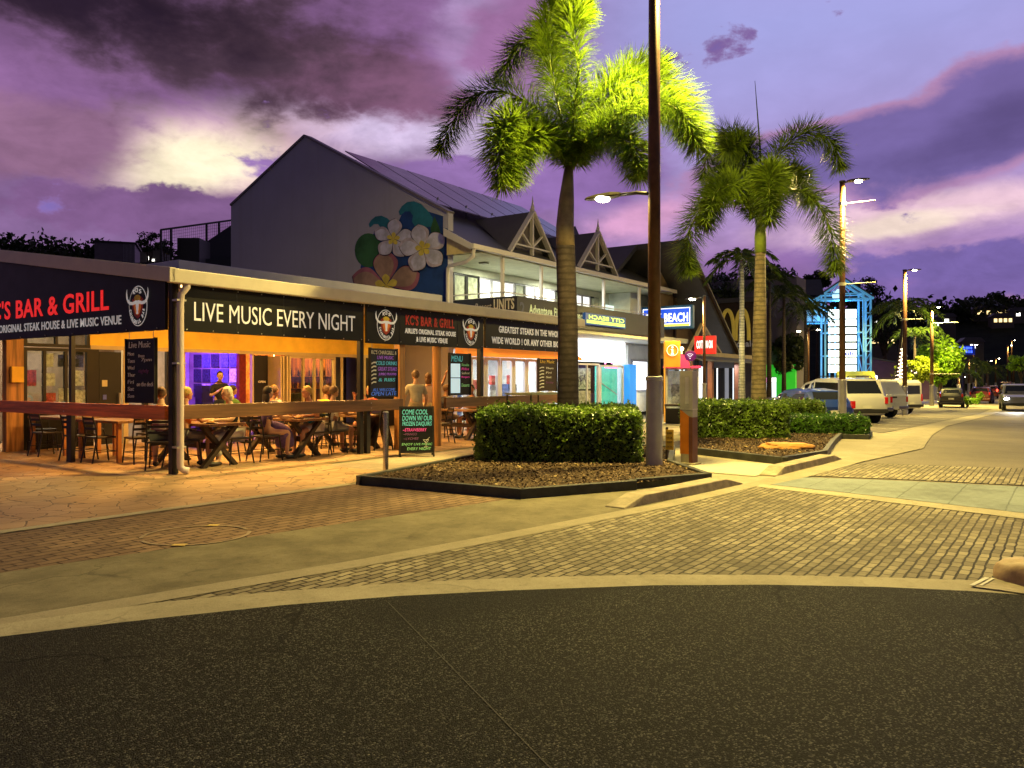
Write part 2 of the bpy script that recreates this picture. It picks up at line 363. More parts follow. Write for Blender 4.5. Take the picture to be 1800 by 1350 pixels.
def concrete(a, b, sc=1.2, dk=.5):
    def fn(t, vec, noise):
        n = noise(sc, 7, .65); f = noise(90, 3); v = noise(14, 5)
        c = mixc(sstep(n, .3, .7, t), a, b, t)
        c = mixc(.45, c, mixc(f, (.05, .05, .05), (.95, .95, .95), t), t, 'SOFT_LIGHT')
        c = mixc(M('MULTIPLY', sstep(v, .52, .75, t), .5, tree=t), c, tuple(x * dk for x in a), t)
        cr = t.nodes.new('ShaderNodeTexVoronoi'); cr.feature = 'DISTANCE_TO_EDGE'; cr.inputs['Scale'].default_value = .55
        wv_ = t.nodes.new('ShaderNodeTexNoise'); wv_.inputs['Scale'].default_value = 4.0; wv_.inputs['Detail'].default_value = 6; t.links.new(vec, wv_.inputs['Vector']); vq = t.nodes.new('ShaderNodeVectorMath'); vq.operation = 'MULTIPLY_ADD'; t.links.new(wv_.outputs['Color'], vq.inputs[0]); vq.inputs[1].default_value = (.4, .4, 0); t.links.new(vec, vq.inputs[2]); t.links.new(vq.outputs[0], cr.inputs['Vector'])
        c = mixc(M('MULTIPLY', M('SUBTRACT', 1.0, sstep(cr.outputs['Distance'], .002, .009, t), tree=t), M('MULTIPLY', sstep(noise(.5, 3), .5, .65, t), .45, tree=t), tree=t), c, tuple(x * .3 for x in a), t)
        return c, M('ADD', f, v, tree=t), .75, .35
    return fn
def g_mulch(t, vec, noise):
    vo = t.nodes.new('ShaderNodeTexVoronoi'); vo.inputs['Scale'].default_value = 26; t.links.new(vec, vo.inputs['Vector'])
    sp = t.nodes.new('ShaderNodeSeparateColor'); t.links.new(vo.outputs['Color'], sp.inputs[0])
    c = mixc(sp.outputs[1], (.02, .013, .008), (.10, .065, .04), t)
    return c, vo.outputs['Distance'], .9, 1.0
def sheet(name, pts, zoff, m, kind='structure', label=None):
    """ground sheet from a plan outline, following the dip of the street"""
    bm = bmesh.new(); vs = [bm.verts.new((x, y, 0)) for x, y in pts]
    f = bm.faces.new(vs)
    if f.normal.z < 0: bmesh.ops.reverse_faces(bm, faces=[f])
    for s in (14, 20, 26, 32, 38, 44, 50):
        x, y = P(s, 0)
        bmesh.ops.bisect_plane(bm, geom=bm.verts[:] + bm.edges[:] + bm.faces[:], plane_co=(x, y, 0), plane_no=(U[0], U[1], 0))
    bmesh.ops.triangulate(bm, faces=bm.faces[:])
    for v in bm.verts: v.co.z = gz(v.co.x, v.co.y) + zoff
    bmesh.ops.recalc_face_normals(bm, faces=bm.faces[:])
    me = bpy.data.meshes.new(name); bm.to_mesh(me); bm.free()
    if len(me.polygons) and me.polygons[0].normal.z < 0: me.flip_normals()
    me.materials.append(m); o = bpy.data.objects.new(name, me); COL.objects.link(o)
    if kind: o['kind'] = kind
    if label: o['label'] = label
    return o
def leaves(n_verts_quads):                               # list of (4x3) arrays -> fast mesh
    a = np.asarray(n_verts_quads, dtype=np.float32).reshape(-1, 3); nq = len(a) // 4
    return a, nq
def quad_mesh(name, arr, mats, mi=None):
    a = np.ascontiguousarray(arr, dtype=np.float32).reshape(-1, 3); nq = len(a) // 4
    me = bpy.data.meshes.new(name); me.vertices.add(len(a)); me.vertices.foreach_set('co', a.ravel())
    me.loops.add(nq * 4); me.loops.foreach_set('vertex_index', np.arange(nq * 4, dtype=np.int32))
    me.polygons.add(nq); me.polygons.foreach_set('loop_start', np.arange(0, nq * 4, 4, dtype=np.int32))
    if not isinstance(mats, (list, tuple)): mats = [mats]
    for m in mats: me.materials.append(m)
    if mi is not None: me.polygons.foreach_set('material_index', np.asarray(mi, dtype=np.int32))
    me.update(calc_edges=True); return me
def rand_quads(cen, size, ratio=.5, nrm=None, jit=1.0, lo=.7, hi=1.3):
    """leaf quads (diamond-like) at centres, random orientation around optional normals"""
    n = len(cen); d = np.random.normal(size=(n, 3))
    if nrm is not None: d = nrm + d * jit
    d /= np.linalg.norm(d, axis=1)[:, None] + 1e-9
    r = np.random.normal(size=(n, 3)); a = np.cross(d, r); a /= np.linalg.norm(a, axis=1)[:, None] + 1e-9; b = np.cross(d, a)
    s = (np.asarray(size) * np.random.uniform(lo, hi, n))[:, None]
    return np.stack([cen - a * s, cen - b * s * ratio + d * s * .12, cen + a * s, cen + b * s * ratio + d * s * .12], axis=1)
# ================================================================== GROUND
def SP(*pts): return [P(s, t) for s, t in pts]
m_asph = groundmat('asphalt', g_asphalt)
m_road = groundmat('street asphalt', concrete((.13, .115, .095), (.19, .165, .13), .5, .7))
m_conc = groundmat('footpath concrete', concrete((.28, .25, .18), (.36, .32, .24), .9, .75))
m_band = groundmat('edge band concrete', concrete((.30, .27, .19), (.40, .36, .26), 1.4, .55))
m_drab = groundmat('drab side road concrete', concrete((.13, .115, .075), (.22, .195, .13), 2.2, .6))
m_gut = groundmat('gutter concrete', concrete((.27, .24, .17), (.34, .30, .22), 2.0, .6))
m_brk = groundmat('crossing pavers', brick((.37, .325, .225), (.17, .145, .10), (.022, .019, .015)))
m_brk2 = groundmat('side street pavers', brick((.27, .18, .115), (.18, .12, .08), (.04, .028, .02), .24, .12, .010))
m_pro = groundmat('promenade pavers', brick((.46, .38, .30), (.40, .33, .26), (.26, .21, .17), .4, .2, .006))
m_flag = groundmat('crazy paving', g_flag)
m_blue = groundmat('blue grey crossing slabs', brick((.23, .27, .27), (.205, .24, .245), (.16, .19, .19), .9, .6, .008))
m_mulch = groundmat('mulch', g_mulch)
m_earth = groundmat('earth', concrete((.05, .045, .03), (.08, .07, .05), .2, .7))
m_kerb = mat('kerb concrete', (.30, .255, .18), .8, var=.3, vs=5, bump=.4, bs=50)
m_edge = mat('dark timber edging', (.035, .036, .03), .6, var=.4, vs=4, bump=.3, bs=30)
m_white = mat('road marking white', (.62, .6, .52), .7, var=.15, vs=8)
sheet('ground', [(-700, -200), (700, -200), (700, 900), (-700, 900)], -.03, m_earth)
sheet('main_street', SP((-14, -9.0), (8.3, -8.25), (12, -8.55), (18, -8.1), (26, -7.7), (60, -7.7), (140, -7.7), (140, -22), (-14, -22)), -.012, m_road)
sheet('footpath', SP((-14, -7.0), (-2, -7.6), (1, -7.75), (8.4, -8.2), (12.2, -8.6), (15, -8.4), (18, -8.1), (26, -7.8), (60, -7.7), (140, -7.3), (140, 6), (-14, 6)), -.008, m_conc)
sheet('parking_bay', SP((18.4, -7.2), (60, -7.2), (60, .4), (18.4, .4)), .002, m_road)
A = [(0, 1122), (150, 1104), (300, 1087), (500, 1066), (700, 1050), (900, 1040), (1150, 1031), (1350, 1030), (1550, 1034), (1700, 1041), (1800, 1048)]
B = [(0, 1099), (150, 1078), (290, 1059), (500, 1040), (700, 1026), (900, 1017), (1150, 1011), (1350, 1012), (1550, 1016), (1700, 1021), (1800, 1026)]
Aw = [(-24, -4), (-12, 1.0), (-6, 3.55)] + [G(*p) for p in A] + [(6, 5.35), (12, 4.5), (26, 1.5)]
Bw = [(-24, -3), (-12, 1.5), (-6, 3.95)] + [G(*p) for p in B] + [(6, 5.85), (12, 5.0), (26, 2.0)]
sheet('foreground_road', Aw + [(26, -30), (-24, -30)], .010, m_asph)
sheet('edge_band', Bw + Aw[::-1], .006, m_band)
kl = [(-12, -4.2), (-9, -5.0), (-5.07, -6.2), (-2.6, -6.85), (-.8, -7.2), (1.5, -7.6), (3.77, -7.85)]        # kerb line of the crossing
gl = [(s + .06, t - .26) for s, t in kl]
sheet('gutter', SP(*(kl + gl[::-1])), .004, m_gut)
sheet('gutter', SP((3.77, -7.85), (5.4, -8.0), (8.4, -8.15), (12.2, -8.45), (18, -7.95), (26, -7.6), (60, -7.6), (60, -8.0), (26, -8.05), (18.5, -8.5), (12.2, -9.1), (8.3, -8.6), (5.4, -8.4), (3.8, -8.15)), .004, m_gut)
sheet('paver_crossing', SP(*gl) + [G(1335, 853), G(1560, 881), G(1800, 911), (8.4, 7.1), (12, 5.3)] + Bw[:3:-1], .000, m_brk)
sheet('crossing_slabs', [G(1338, 850), G(1380, 838), G(1600, 846), G(1800, 856), P(6.4, -15), P(6.6, -20), P(3.4, -20), P(3.6, -15), G(1800, 902), G(1560, 874)], .003, m_blue)
sheet('edge_band', [G(1338, 851), G(1560, 875), G(1800, 903), P(3.6, -15), P(3.3, -15), G(1800, 913), G(1560, 883), G(1330, 856)], .006, m_band)
sheet('paver_crossing', [G(1395, 835), G(1480, 816), P(8.2, -9), P(8.75, -11.1), P(9.2, -14), P(9.6, -20), P(6.9, -20), P(6.7, -15), G(1800, 853), G(1600, 843)], .000, m_brk)
sheet('patio', SP((-14, -2.9), (-3.7, -3.0), (.7, -3.15), (2.5, -3.0), (2.5, -.8), (13, -.8), (13, 9), (-14, 9)), .004, m_flag)
sheet('edge_band', SP((-14, -2.9), (-3.7, -3.0), (.75, -3.15), (.75, -3.32), (-3.7, -3.17), (-14, -3.07)), .007, m_band)
sheet('promenade', SP((2.2, -3.1), (2.2, -1.05), (13, -1.05), (25, -1.05), (25, -2.9), (8, -2.9)), .006, m_pro)
bl = [(-12, -3.6), (-8, -4.2), (-4.5, -4.9), (-2.45, -5.3), (.95, -5.95)]
sheet('side_street_pavers', SP(*([(-14, -3.09), (-3.7, -3.19), (.75, -3.34), (.95, -5.95)] + bl[::-1][1:] + [(-14, -3.4)])), .001, m_brk2)
sheet('side_road', SP(*(bl + [(2.55, -6.85), (3.95, -7.45), (3.77, -7.85)] + kl[::-1][1:])), .002, m_drab)
sheet('tactile_pad', SP((5.0, -7.7), (6.9, -7.75), (7.0, -6.3), (5.2, -6.2)), .004, groundmat('pale pad', concrete((.44, .41, .32), (.48, .44, .35), 1.0, .8)))
# long joint across the asphalt and the thin line of parking bays
def strip(name, a, b, w, z, m):
    a = Vector(a + (0,)); b = Vector(b + (0,)); d = (b - a).normalized(); n = Vector((-d.y, d.x, 0)) * w / 2
    return sheet(name, [(p.x, p.y) for p in (a - n, b - n, b + n, a + n)], z, m)
strip('road_joint', G(682, 1062), G(1010, 1400), .006, .0135, mat('joint filler', (.045, .042, .035), .8))
for i in range(7):
    s0 = 19.6 + i * 3.2
    strip('bay_line', P(s0 - 1.2, -7.1), P(s0 + 1.2, -2.6), .1, .006, m_white)
for i in range(10):
    strip('lane_line', P(14 + i * 9, -14.6), P(18 + i * 9, -14.6), .12, -.006, m_white)
# manhole ring and its studs in the side street pavers
mh = MB(); c0 = G(345, 941)
for k in range(48):
    a0, a1 = 2 * math.pi * k / 48, 2 * math.pi * (k + 1) / 48
    if k % 24 in (3, 4): continue
    r0, r1 = .47, .505
    mh.add([(r * math.cos(a), r * math.sin(a), .006) for r, a in ((r0, a0), (r1, a0), (r1, a1), (r0, a1))], [(0, 1, 2, 3)])
mh.box(-.07, .03, .45, .53, .004, .01, 1); mh.box(-.02, .1, -.53, -.45, .004, .01, 1)
o = mh.build('manhole_cover', [mat('manhole ring', (.26, .20, .13), .5, var=.2), mat('manhole stud', (.55, .4, .12), .5)]); o.location = (c0[0], c0[1], .002)
tag(o, 'round manhole ring with two studs set in the reddish side street pavers', 'manhole')
# kerbs
def kerb(name, pts, w, h, m, ramp=True):
    mb = MB(); n = len(pts); ps = [Vector((*P(*p), 0)) for p in pts]
    L = []
    for i, p in enumerate(ps):
        d = (ps[min(i + 1, n - 1)] - ps[max(i - 1, 0)]).normalized(); nn = Vector((-d.y, d.x, 0)); z = gz(p.x, p.y)
        hh = .015 if ramp and i in (0, n - 1) else h
        L.append([p + Vector((0, 0, z - .05)), p + nn * .03 + Vector((0, 0, z + hh)), p + nn * w + Vector((0, 0, z + hh)), p + nn * w + Vector((0, 0, z - .05))])
    vs = [q for r in L for q in r]; fs = []
    for i in range(n - 1):
        for k in range(3): fs.append((i * 4 + k, (i + 1) * 4 + k, (i + 1) * 4 + k + 1, i * 4 + k + 1))
    fs += [(0, 1, 2, 3), ((n - 1) * 4 + 3, (n - 1) * 4 + 2, (n - 1) * 4 + 1, (n - 1) * 4)]
    mb.add(vs, fs); o = mb.build(name, m, bev=.012); o['kind'] = 'structure'; return o
kerb('kerb', [(1.0, -7.5), (1.45, -7.55), (2.6, -7.72), (3.5, -7.82), (4.0, -7.88)], .3, .12, m_kerb)
kerb('kerb', [(5.2, -8.0), (5.6, -8.02), (7.0, -8.12), (8.1, -8.2), (8.6, -8.22)], .3, .12, m_kerb)
# distant hills
def hill(name, pts, depth, m, seed):
    """ridge: crest points (x, y, z), falling towards the viewer and behind"""
    mb = MB(); n = 60; m_ = 14; rows = []
    xs = np.linspace(0, len(pts) - 1, n)
    for x in xs:
        i = min(int(x), len(pts) - 2); f = x - i; a = Vector(pts[i]).lerp(Vector(pts[i + 1]), f); row = []
        back = Vector((a.x, a.y, 0)).normalized()
        for j in range(m_):
            q = j / (m_ - 1) * 2 - 1; hgt = max(0, 1 - abs(q) ** 1.4)
            p = Vector((a.x, a.y, 0)) + back * q * depth
            nz = mnoise.noise(Vector((p.x * .03 + seed, p.y * .03, 0))) * a.z * .12
            row.append((p.x, p.y, a.z * hgt + nz * hgt - 1.0))
        rows.append(row)
    vs = [p for r in rows for p in r]; fs = [(i * m_ + j, (i + 1) * m_ + j, (i + 1) * m_ + j + 1, i * m_ + j + 1) for i in range(n - 1) for j in range(m_ - 1)]
    mb.add(vs, fs); o = mb.build(name, m, smooth=True); o['kind'] = 'structure'; return o
m_hill = mat('wooded hillside', (.012, .016, .010), .95, var=.5, vs=.2, spec=.05)
def sky_pt(px, py, Y): return ((px - 900) / F * Y, Y, EYE + (HOR - py) / F * Y)
hill('hill', [sky_pt(px, py, Y) for px, py, Y in ((900, 600, 210), (1100, 575, 220), (1250, 545, 230), (1400, 540, 240), (1560, 552, 240), (1700, 548, 235), (1800, 545, 230), (1950, 540, 215), (2200, 545, 190), (2500, 560, 150))], 90, m_hill, 3)
hill('hill', [sky_pt(px, py, Y) for px, py, Y in ((-700, 400, 100), (-300, 425, 110), (0, 438, 120), (120, 447, 125), (250, 452, 130), (420, 470, 140), (700, 560, 150))], 40, m_hill, 9)
# ================================================================== STREET LAMPS
m_pole = mat('brown lamp post', (.10, .045, .022), .45, var=.3, vs=4, metal=.2)
m_slv = mat('grey lamp post sleeve', (.38, .37, .38), .4, var=.1, metal=.5)
m_head = mat('lamp housing', (.09, .085, .06), .4, metal=.6, var=.1)
m_lens = glow('lamp lens', (1, .93, .62), 45)
m_arm = mat('pale banner arm', (.6, .58, .5), .4, var=.05)
LC = (1.0, .75, .19)
def street_lamp(label, x, y, h=8.3, heads=(), rad=.10, sleeve=1.55, arms=(), group='street lamps along the road', lens=None, color=LC):
    z0 = gz(x, y)
    o = thing('street_lamp', label, 'street lamp', x, y, z0, TH, group)
    mb = MB(); mb.lathe([(rad * 1.28, -.1), (rad * 1.28, sleeve - .06), (rad * 1.4, sleeve - .05), (rad * 1.4, sleeve), (rad * 1.1, sleeve + .015)], n=20)
    mb.box(-.2, .2, -.2, .2, -.05, .012); mb.build('sleeve', m_slv, o, auto=True)
    MB().tube([(0, 0, sleeve), (0, 0, h * .6), (0, 0, h)], [rad, rad * .93, rad * .82], 16).build('pole', m_pole, o, smooth=True)
    MB().lathe([(rad * .95, h), (rad * .95, h + .05), (rad * .3, h + .07)], n=14).build('pole_cap', m_head, o, auto=True)
    for ang, z, ln, watt in heads:
        d = Vector((math.cos(R(ang)), math.sin(R(ang)), 0)); e = d * ln + Vector((0, 0, z)); q = Vector((-d.y, d.x, 0))
        am = MB(); am.tube([d * .05 + Vector((0, 0, z - .06)), d * (ln * .5) + Vector((0, 0, z - .01)), e], .03, 8); am.build('arm', m_head, o, smooth=True)
        hm = MB(); prof = [(0, .06, .05), (.16, .11, .07), (.42, .13, .06), (.62, .09, .035), (.68, .03, .02)]
        vs = []; fs = []
        for a, w, hh in prof:
            c = e + d * a
            for i, j in ((-1, 0), (-.7, .8), (.7, .8), (1, 0), (.8, -.35), (-.8, -.35)): vs.append(c + q * (w * i) + Vector((0, 0, hh * j)))
        for i in range(len(prof) - 1):
            for k in range(6): fs.append((i * 6 + k, i * 6 + (k + 1) % 6, (i + 1) * 6 + (k + 1) % 6, (i + 1) * 6 + k))
        fs += [tuple(range(6)), tuple(range((len(prof) - 1) * 6, len(prof) * 6))]
        hm.add(vs, fs); hd = hm.build('lamp_head', m_head, o)
        c = e + d * .34
        lm = MB(); lm.sphere((c.x, c.y, c.z - .03), (.15, .12, .05), 12, 6); lm.build('lens', lens or m_lens, hd)
        if watt:
            L = bpy.data.lights.new('lamp', 'AREA'); L.shape = 'DISK'; L.size = .4; L.energy = watt; L.color = color
            lo = bpy.data.objects.new('lamp', L); COL.objects.link(lo); lo.parent = o; lo.location = (c.x, c.y, c.z - .12)
    for z, ln in arms:
        MB().tube([(0, 0, z), (0, -ln, z)], .018, 8).lathe([(rad * 1.2, z - .05), (rad * 1.2, z + .05)], n=12).build('banner_arm', m_arm, o)
    return o
street_lamp('tall brown street lamp in the near planter with a low lit side arm', 2.34, 13.1, 9.7,
            [(-28, 9.55, .8, 3250), (90, 4.63, .62, 170)], .105, 1.55)
x2, y2 = 10.7, 25.8
street_lamp('brown street lamp behind the low kerbside hedge, next to the second palm', x2, y2, 8.0, [(-90, 8.0, .15, 2000)], .1, 1.6, [(7.3, 1.0), (4.7, 1.0)])
x3, y3 = 21.7, 44.0
street_lamp('brown street lamp in front of the white van ending the parked row', x3, y3, 8.0, [(-90, 8.0, .15, 2200)], .12, 1.6, [(5.3, .9)])
x4, y4 = 34.0, 64.5
street_lamp('brown street lamp in front of the round lit green tree', x4, y4, 8.0, [(-90, 8.0, .15, 5000)], .14, 1.7, [(6.7, 1.9), (2.6, 2.0)])
street_lamp('slim short footpath lamp between the red shop sign and the pillar', *((1238 - 900) / F * 30, 30), 4.75, [(70, 4.75, .25, 600)], .06, 1.5, group='slim footpath lamps')
street_lamp('thin twin armed lamp standing before the blue steel tower', *((1421 - 900) / F * 52, 52), 5.4, [(60, 5.3, .5, 60), (-120, 5.3, .5, 60)], .07, 1.2, group='slim footpath lamps')
far = [(1645, 640, 82, 'far street lamp seen just right of the round green tree'), (1654, 612, 90, 'taller far street lamp rising behind the round green tree'), (1685, 662, 84, 'far street lamp right of the blue lit billboard'),
       (1703, 632, 110, 'far street lamp over the row of small roadside palms'), (1735, 634, 120, 'far street lamp near the red tail lights'), (1750, 630, 140, 'far street lamp left of the tall pale mast'),
       (1771, 607, 130, 'tall pale far street lamp over the headlights'), (1778, 598, 160, 'highest of the far street lamps at the right edge'), (1782, 628, 150, 'small far street lamp by the lit bank of trees'), (1711, 606, 150, 'far street lamp standing clear above the dark hillside')]
for px, py, Y, lb in far:
    x = (px - 900) / F * Y; h = EYE + (HOR - py) / F * Y - gz(x, Y)
    street_lamp(lb, x, Y, h, [(-90, h, .2, 260)], .13, 1.6, group='far street lamps up the hill')
# ================================================================== BUILDINGS
def ray(px): return (px - 900) / F
def plane_s(px, py, s):                                   # pixel -> (t, z) on the plane s = const
    r = ray(px); bx, by = P(s, 0); t = (bx - r * by) / (r * V[1] - V[0]); Y = by + t * V[1]
    return t, EYE + (HOR - py) / F * Y
def plane_t(px, py, t):                                   # pixel -> (s, z) on the plane t = const
    r = ray(px); bx, by = P(0, t); s = (r * by - bx) / (U[0] - r * U[1]); Y = by + s * U[1]
    return s, EYE + (HOR - py) / F * Y
def letters(par, name, mats, lines):
    """each line of lettering is a part of its own: lines of put() arguments, material slot given as index into mats"""
    for a in lines:
        a = list(a); mi = a[6]; a[6] = 0; m_ = MB(); put(m_, *a); m_.build(name, mats[mi] if isinstance(mats, list) else mats, par)
def glassmat(name, tint=(.9, .95, .95), gl=.12):
    m = bpy.data.materials.new(name); m.use_nodes = True; t = m.node_tree; t.nodes.remove(t.nodes['Principled BSDF']); out = t.nodes['Material Output']
    a = t.nodes.new('ShaderNodeBsdfTransparent'); a.inputs[0].default_value = (*tint, 1); b = t.nodes.new('ShaderNodeBsdfGlossy'); b.inputs['Roughness'].default_value = .03
    x = t.nodes.new('ShaderNodeMixShader'); x.inputs[0].default_value = gl
    t.links.new(a.outputs[0], x.inputs[1]); t.links.new(b.outputs[0], x.inputs[2]); t.links.new(x.outputs[0], out.inputs[0]); return m
m_glass = glassmat('window glass'); m_dglass = glassmat('dark tinted glass', (.25, .27, .3), .18)
m_black = mat('black painted steel', (.012, .011, .012), .5, var=.2)
m_board = mat('black sign board', (.006, .006, .007), .45, var=.2, spec=.25)
m_cream = mat('cream gutter metal', (.55, .50, .45), .45, var=.06)
m_roof = mat('pale metal roofing', (.42, .42, .50), .45, var=.08, metal=.2)
m_soff = mat('dark ceiling boards', (.10, .075, .05), .7, var=.2)
m_yel = mat('yellow painted wall', (.82, .55, .07), .6, var=.1, vs=2)
m_frame = mat('cream door frame', (.50, .40, .22), .5, var=.1)
m_dkfr = mat('dark door frame', (.012, .009, .007), .45, var=.2)
m_post = woodmat('orange timber post', (.42, .20, .06), 2)
m_railr = woodmat('orange lit rail timber', (.72, .19, .035), 1, .35, 10)  # orange lamplight on the side rail is put into the timber's colour
m_railb = woodmat('brown rail timber', (.17, .085, .04), 0, .45, 10)
m_redtx = glow('red sign letters', (.85, .02, .015), .75)
m_redtx2 = mat('dull red sign letters', (.55, .02, .02), .5, var=.1)
m_whtx = mat('white sign letters', (.78, .76, .72), .5, var=.04, emit=(.8, .78, .74), es=.25)
m_chalk = mat('white chalk', (.75, .75, .72), .8, var=.2, vs=30)
def area(name, par, loc, size, watt, col, rot=(0, 0, 0), size_y=None):
    L = bpy.data.lights.new(name, 'AREA'); L.shape = 'RECTANGLE'; L.size = size; L.size_y = size_y or size; L.energy = watt; L.color = col
    o = bpy.data.objects.new(name, L); COL.objects.link(o); o.parent = par; o.location = loc; o.rotation_euler = rot; return o
pav = sthing('restaurant_pavilion', 'open fronted steakhouse pavilion with a long black fascia and pale metal roof', 'restaurant')
SL = .14                                                   # roof rises away from the street
m = MB(); m.extr([(-.15, -.15, 3.10), (-.15, 9.2, 3.10 + SL * 9.35), (-.15, 9.2, 3.22 + SL * 9.35), (-.15, -.15, 3.22)], (12.8, 0, 0)); m.build('roof', m_roof, pav)
m = MB(); m.box(-.22, 12.7, -.30, -.152, 3.02, 3.245); m.build('gutter', m_cream, pav, bev=.02)
m = MB(); m.extr([(-.25, -.30, 3.02), (-.25, 9.2, 3.02 + SL * 9.4), (-.25, 9.2, 3.26 + SL * 9.4), (-.25, -.30, 3.25)], (.1, 0, 0)); m.build('barge_board', m_cream, pav, bev=.008)
m = MB(); m.extr([(.0, .0, 3.04), (.0, 7, 3.04 + SL * 7), (.0, 7, 3.09 + SL * 7), (.0, 0, 3.09)], (12.5, 0, 0)); m.build('ceiling', m_soff, pav)
# raised roof over the kitchen
ra, rz_ = plane_s(314, 458, 3.1)
m = MB(); m.box(3.1, 12.35, 4.75, 9.2, 3.55, 4.22); m.build('roof_parapet', mat('lilac grey parapet metal', (.40, .39, .50), .5, var=.06), pav, bev=.02)
# posts
def post(name, s, t, w, z0, z1, mt, round_=False):
    m = MB()
    if round_: m.tube([(s, t, z0), (s, t, z1)], w / 2, 18); return m.build(name, mt, pav, auto=True)
    m.box(s - w / 2, s + w / 2, t - w / 2, t + w / 2, z0, z1); return m.build(name, mt, pav, bev=.006)
post('corner_post', 0, 0, .11, 0, 3.1, m_black); post('post', 4.14, .05, .10, 0, 3.1, m_black)
post('timber_post', 5.31, .06, .17, 0, 3.1, m_post); post('timber_pole', 6.55, .07, .21, 0, 3.1, m_post, True)
post('post', 8.15, .05, .12, 0, 3.1, m_dkfr); post('post', 12.2, .05, .12, 0, 3.1, m_dkfr)
post('post', 0, 3.2, .08, 0, 3.5, m_black); post('post', 0, 6.3, .08, 0, 3.9, m_black)
# downpipe at the corner
m = MB(); m.tube([(.10, -.22, 3.05), (.10, -.22, 2.98), (.06, -.2, 2.92), (.03, -.17, 2.86), (.02, -.16, 2.7), (.02, -.16, .2), (.02, -.16, .12), (.06, -.19, .07), (.12, -.24, .06)], [.055] * 9, 14)
dp = m.build('downpipe', mat('white downpipe', (.62, .54, .54), .4, var=.06), pav, smooth=True)
m = MB()
for z in (2.75, 1.75, .42): m.box(-.06, .10, -.2, -.06, z, z + .03)
m.build('pipe_bracket', mat('galvanised bracket', (.5, .48, .46), .4, metal=.6), dp)
# back wall of the deck with openings (x = s)
BW = 6.5
m = MB(); m.box(2.02, 12.48, BW, BW + .15, 2.28, 3.95); m.build('header_wall', m_yel, pav)
m = MB(); m.box(2.02, 12.48, BW - .03, BW + .002, 2.2, 2.29); m.build('header_beam', m_frame, pav)
m = MB(); m.box(.24, .58, BW - .1, BW + .1, 0, 3.9); m.build('timber_post', m_post, pav, bev=.01)
def frame_rect(mb, s0, s1, z0, z1, t, w=.07, d=.1, mi=0):
    mb.box(s0, s0 + w, t, t + d, z0, z1, mi); mb.box(s1 - w, s1, t, t + d, z0, z1, mi)
    mb.box(s0 + w, s1 - w, t, t + d, z1 - w, z1, mi); mb.box(s0 + w, s1 - w, t, t + d, z0, z0 + w, mi)
def window(s0, s1, z0, z1, fm, gm, mull=(), name='window', par=None, t=BW, w=.07):
    m = MB(); frame_rect(m, s0, s1, z0, z1, t, w)
    for q in mull: m.box(q - .03, q + .03, t + .01, t + .09, z0 + w, z1 - w)
    o = m.build(name, fm, par or pav)
    g = MB(); g.box(s0 + w, s1 - w, t + .045, t + .055, z0 + w, z1 - w); g.build('pane', gm, o); return o
def panel(name, s0, s1, z0, z1, mt, t=BW, d=.1, par=None):
    m = MB(); m.box(s0, s1, t, t + d, z0, z1); return m.build(name, mt, par or pav)
window(.62, 2.02, .8, 2.2, m_dkfr, m_glass, (1.05, 1.5)); window(.62, 2.02, 2.22, 3.3, m_dkfr, m_glass, (1.3,))
m = MB(); m.box(.3, .54, BW - .2, BW - .1, 1.45, 1.78); m.build('meter_box', mat('yellow meter box', (.75, .45, .04), .5), pav, bev=.01)
for q, w_ in ((1.9, .11), (2.45, .08), (2.9, .09)): m = MB(); m.sphere((q, 8.2, 2.75), w_, 10, 8); m.tube([(q, 8.2, 2.8), (q, 8.2, 3.1)], .01, 5); m.build('globe_lamp', glow('small globe lamp', (1, .82, .5), 7), pav, smooth=True); panel('wall_panel', .58, 2.1, 0, .8, m_dkfr)
panel('wall_panel', 2.02, 2.22, .8, 2.2, m_dkfr, d=.2)
dr = panel('door', 2.24, 2.76, .02, 2.15, m_black, t=BW + .02, d=.06)
m = MB(); m.box(2.68, 2.72, BW - .04, BW + .02, .9, 1.2); m.build('handle', m_slv, dr)
m = MB(); m.box(2.3, 2.42, BW + .005, BW + .016, 1.35, 1.5); m.box(2.32, 2.4, BW + .005, BW + .016, 1.05, 1.16, 1); m.build('notice', [mat('faded notice', (.45, .4, .25), .8), mat('blue sticker', (.08, .1, .5), .6)], dr)
panel('door_frame', 2.80, 2.92, 0, 2.2, m_frame); panel('wall_panel', 3.3, 3.42, 0, 2.2, m_dkfr); panel('wall_panel', 3.9, 4.3, 0, 2.2, m_dkfr)
panel('door_frame', 4.32, 4.40, 0, 2.2, m_frame); panel('curtain', 5.98, 6.2, 0, 2.2, mat('dark red curtain', (.16, .012, .015), .9, var=.3, vs=12), d=.12)
panel('door_frame', 6.4, 6.46, 0, 2.2, m_frame)
dr = panel('door', 6.47, 6.9, .02, 2.18, m_black, t=BW - .02, d=.06)
m = MB(); put(m, 'OPEN', (6.58, BW - .021, 1.42), (1, 0, 0), (0, 0, 1), .24, .06, 0, .02); m.build('lettering', m_chalk, dr)
for i in range(4):
    s = 6.95 + i * .11; m = MB(); m.box(s, s + .05, BW - .5 + (i % 2) * .03, BW + .05, .03, 2.16); m.build('folding_door', m_frame, pav, bev=.006)
window(7.6, 9.42, .05, 2.2, m_frame, m_glass, (8.2, 8.62, 8.9), 'glazed_door')
panel('wall_panel', 9.42, 9.6, 0, 2.2, m_dkfr); panel('door_frame', 9.62, 9.72, 0, 2.2, m_frame); panel('door_frame', 10.55, 10.68, 0, 2.2, m_frame)
panel('wall_panel', 10.68, 12.48, 0, 2.2, m_dkfr)
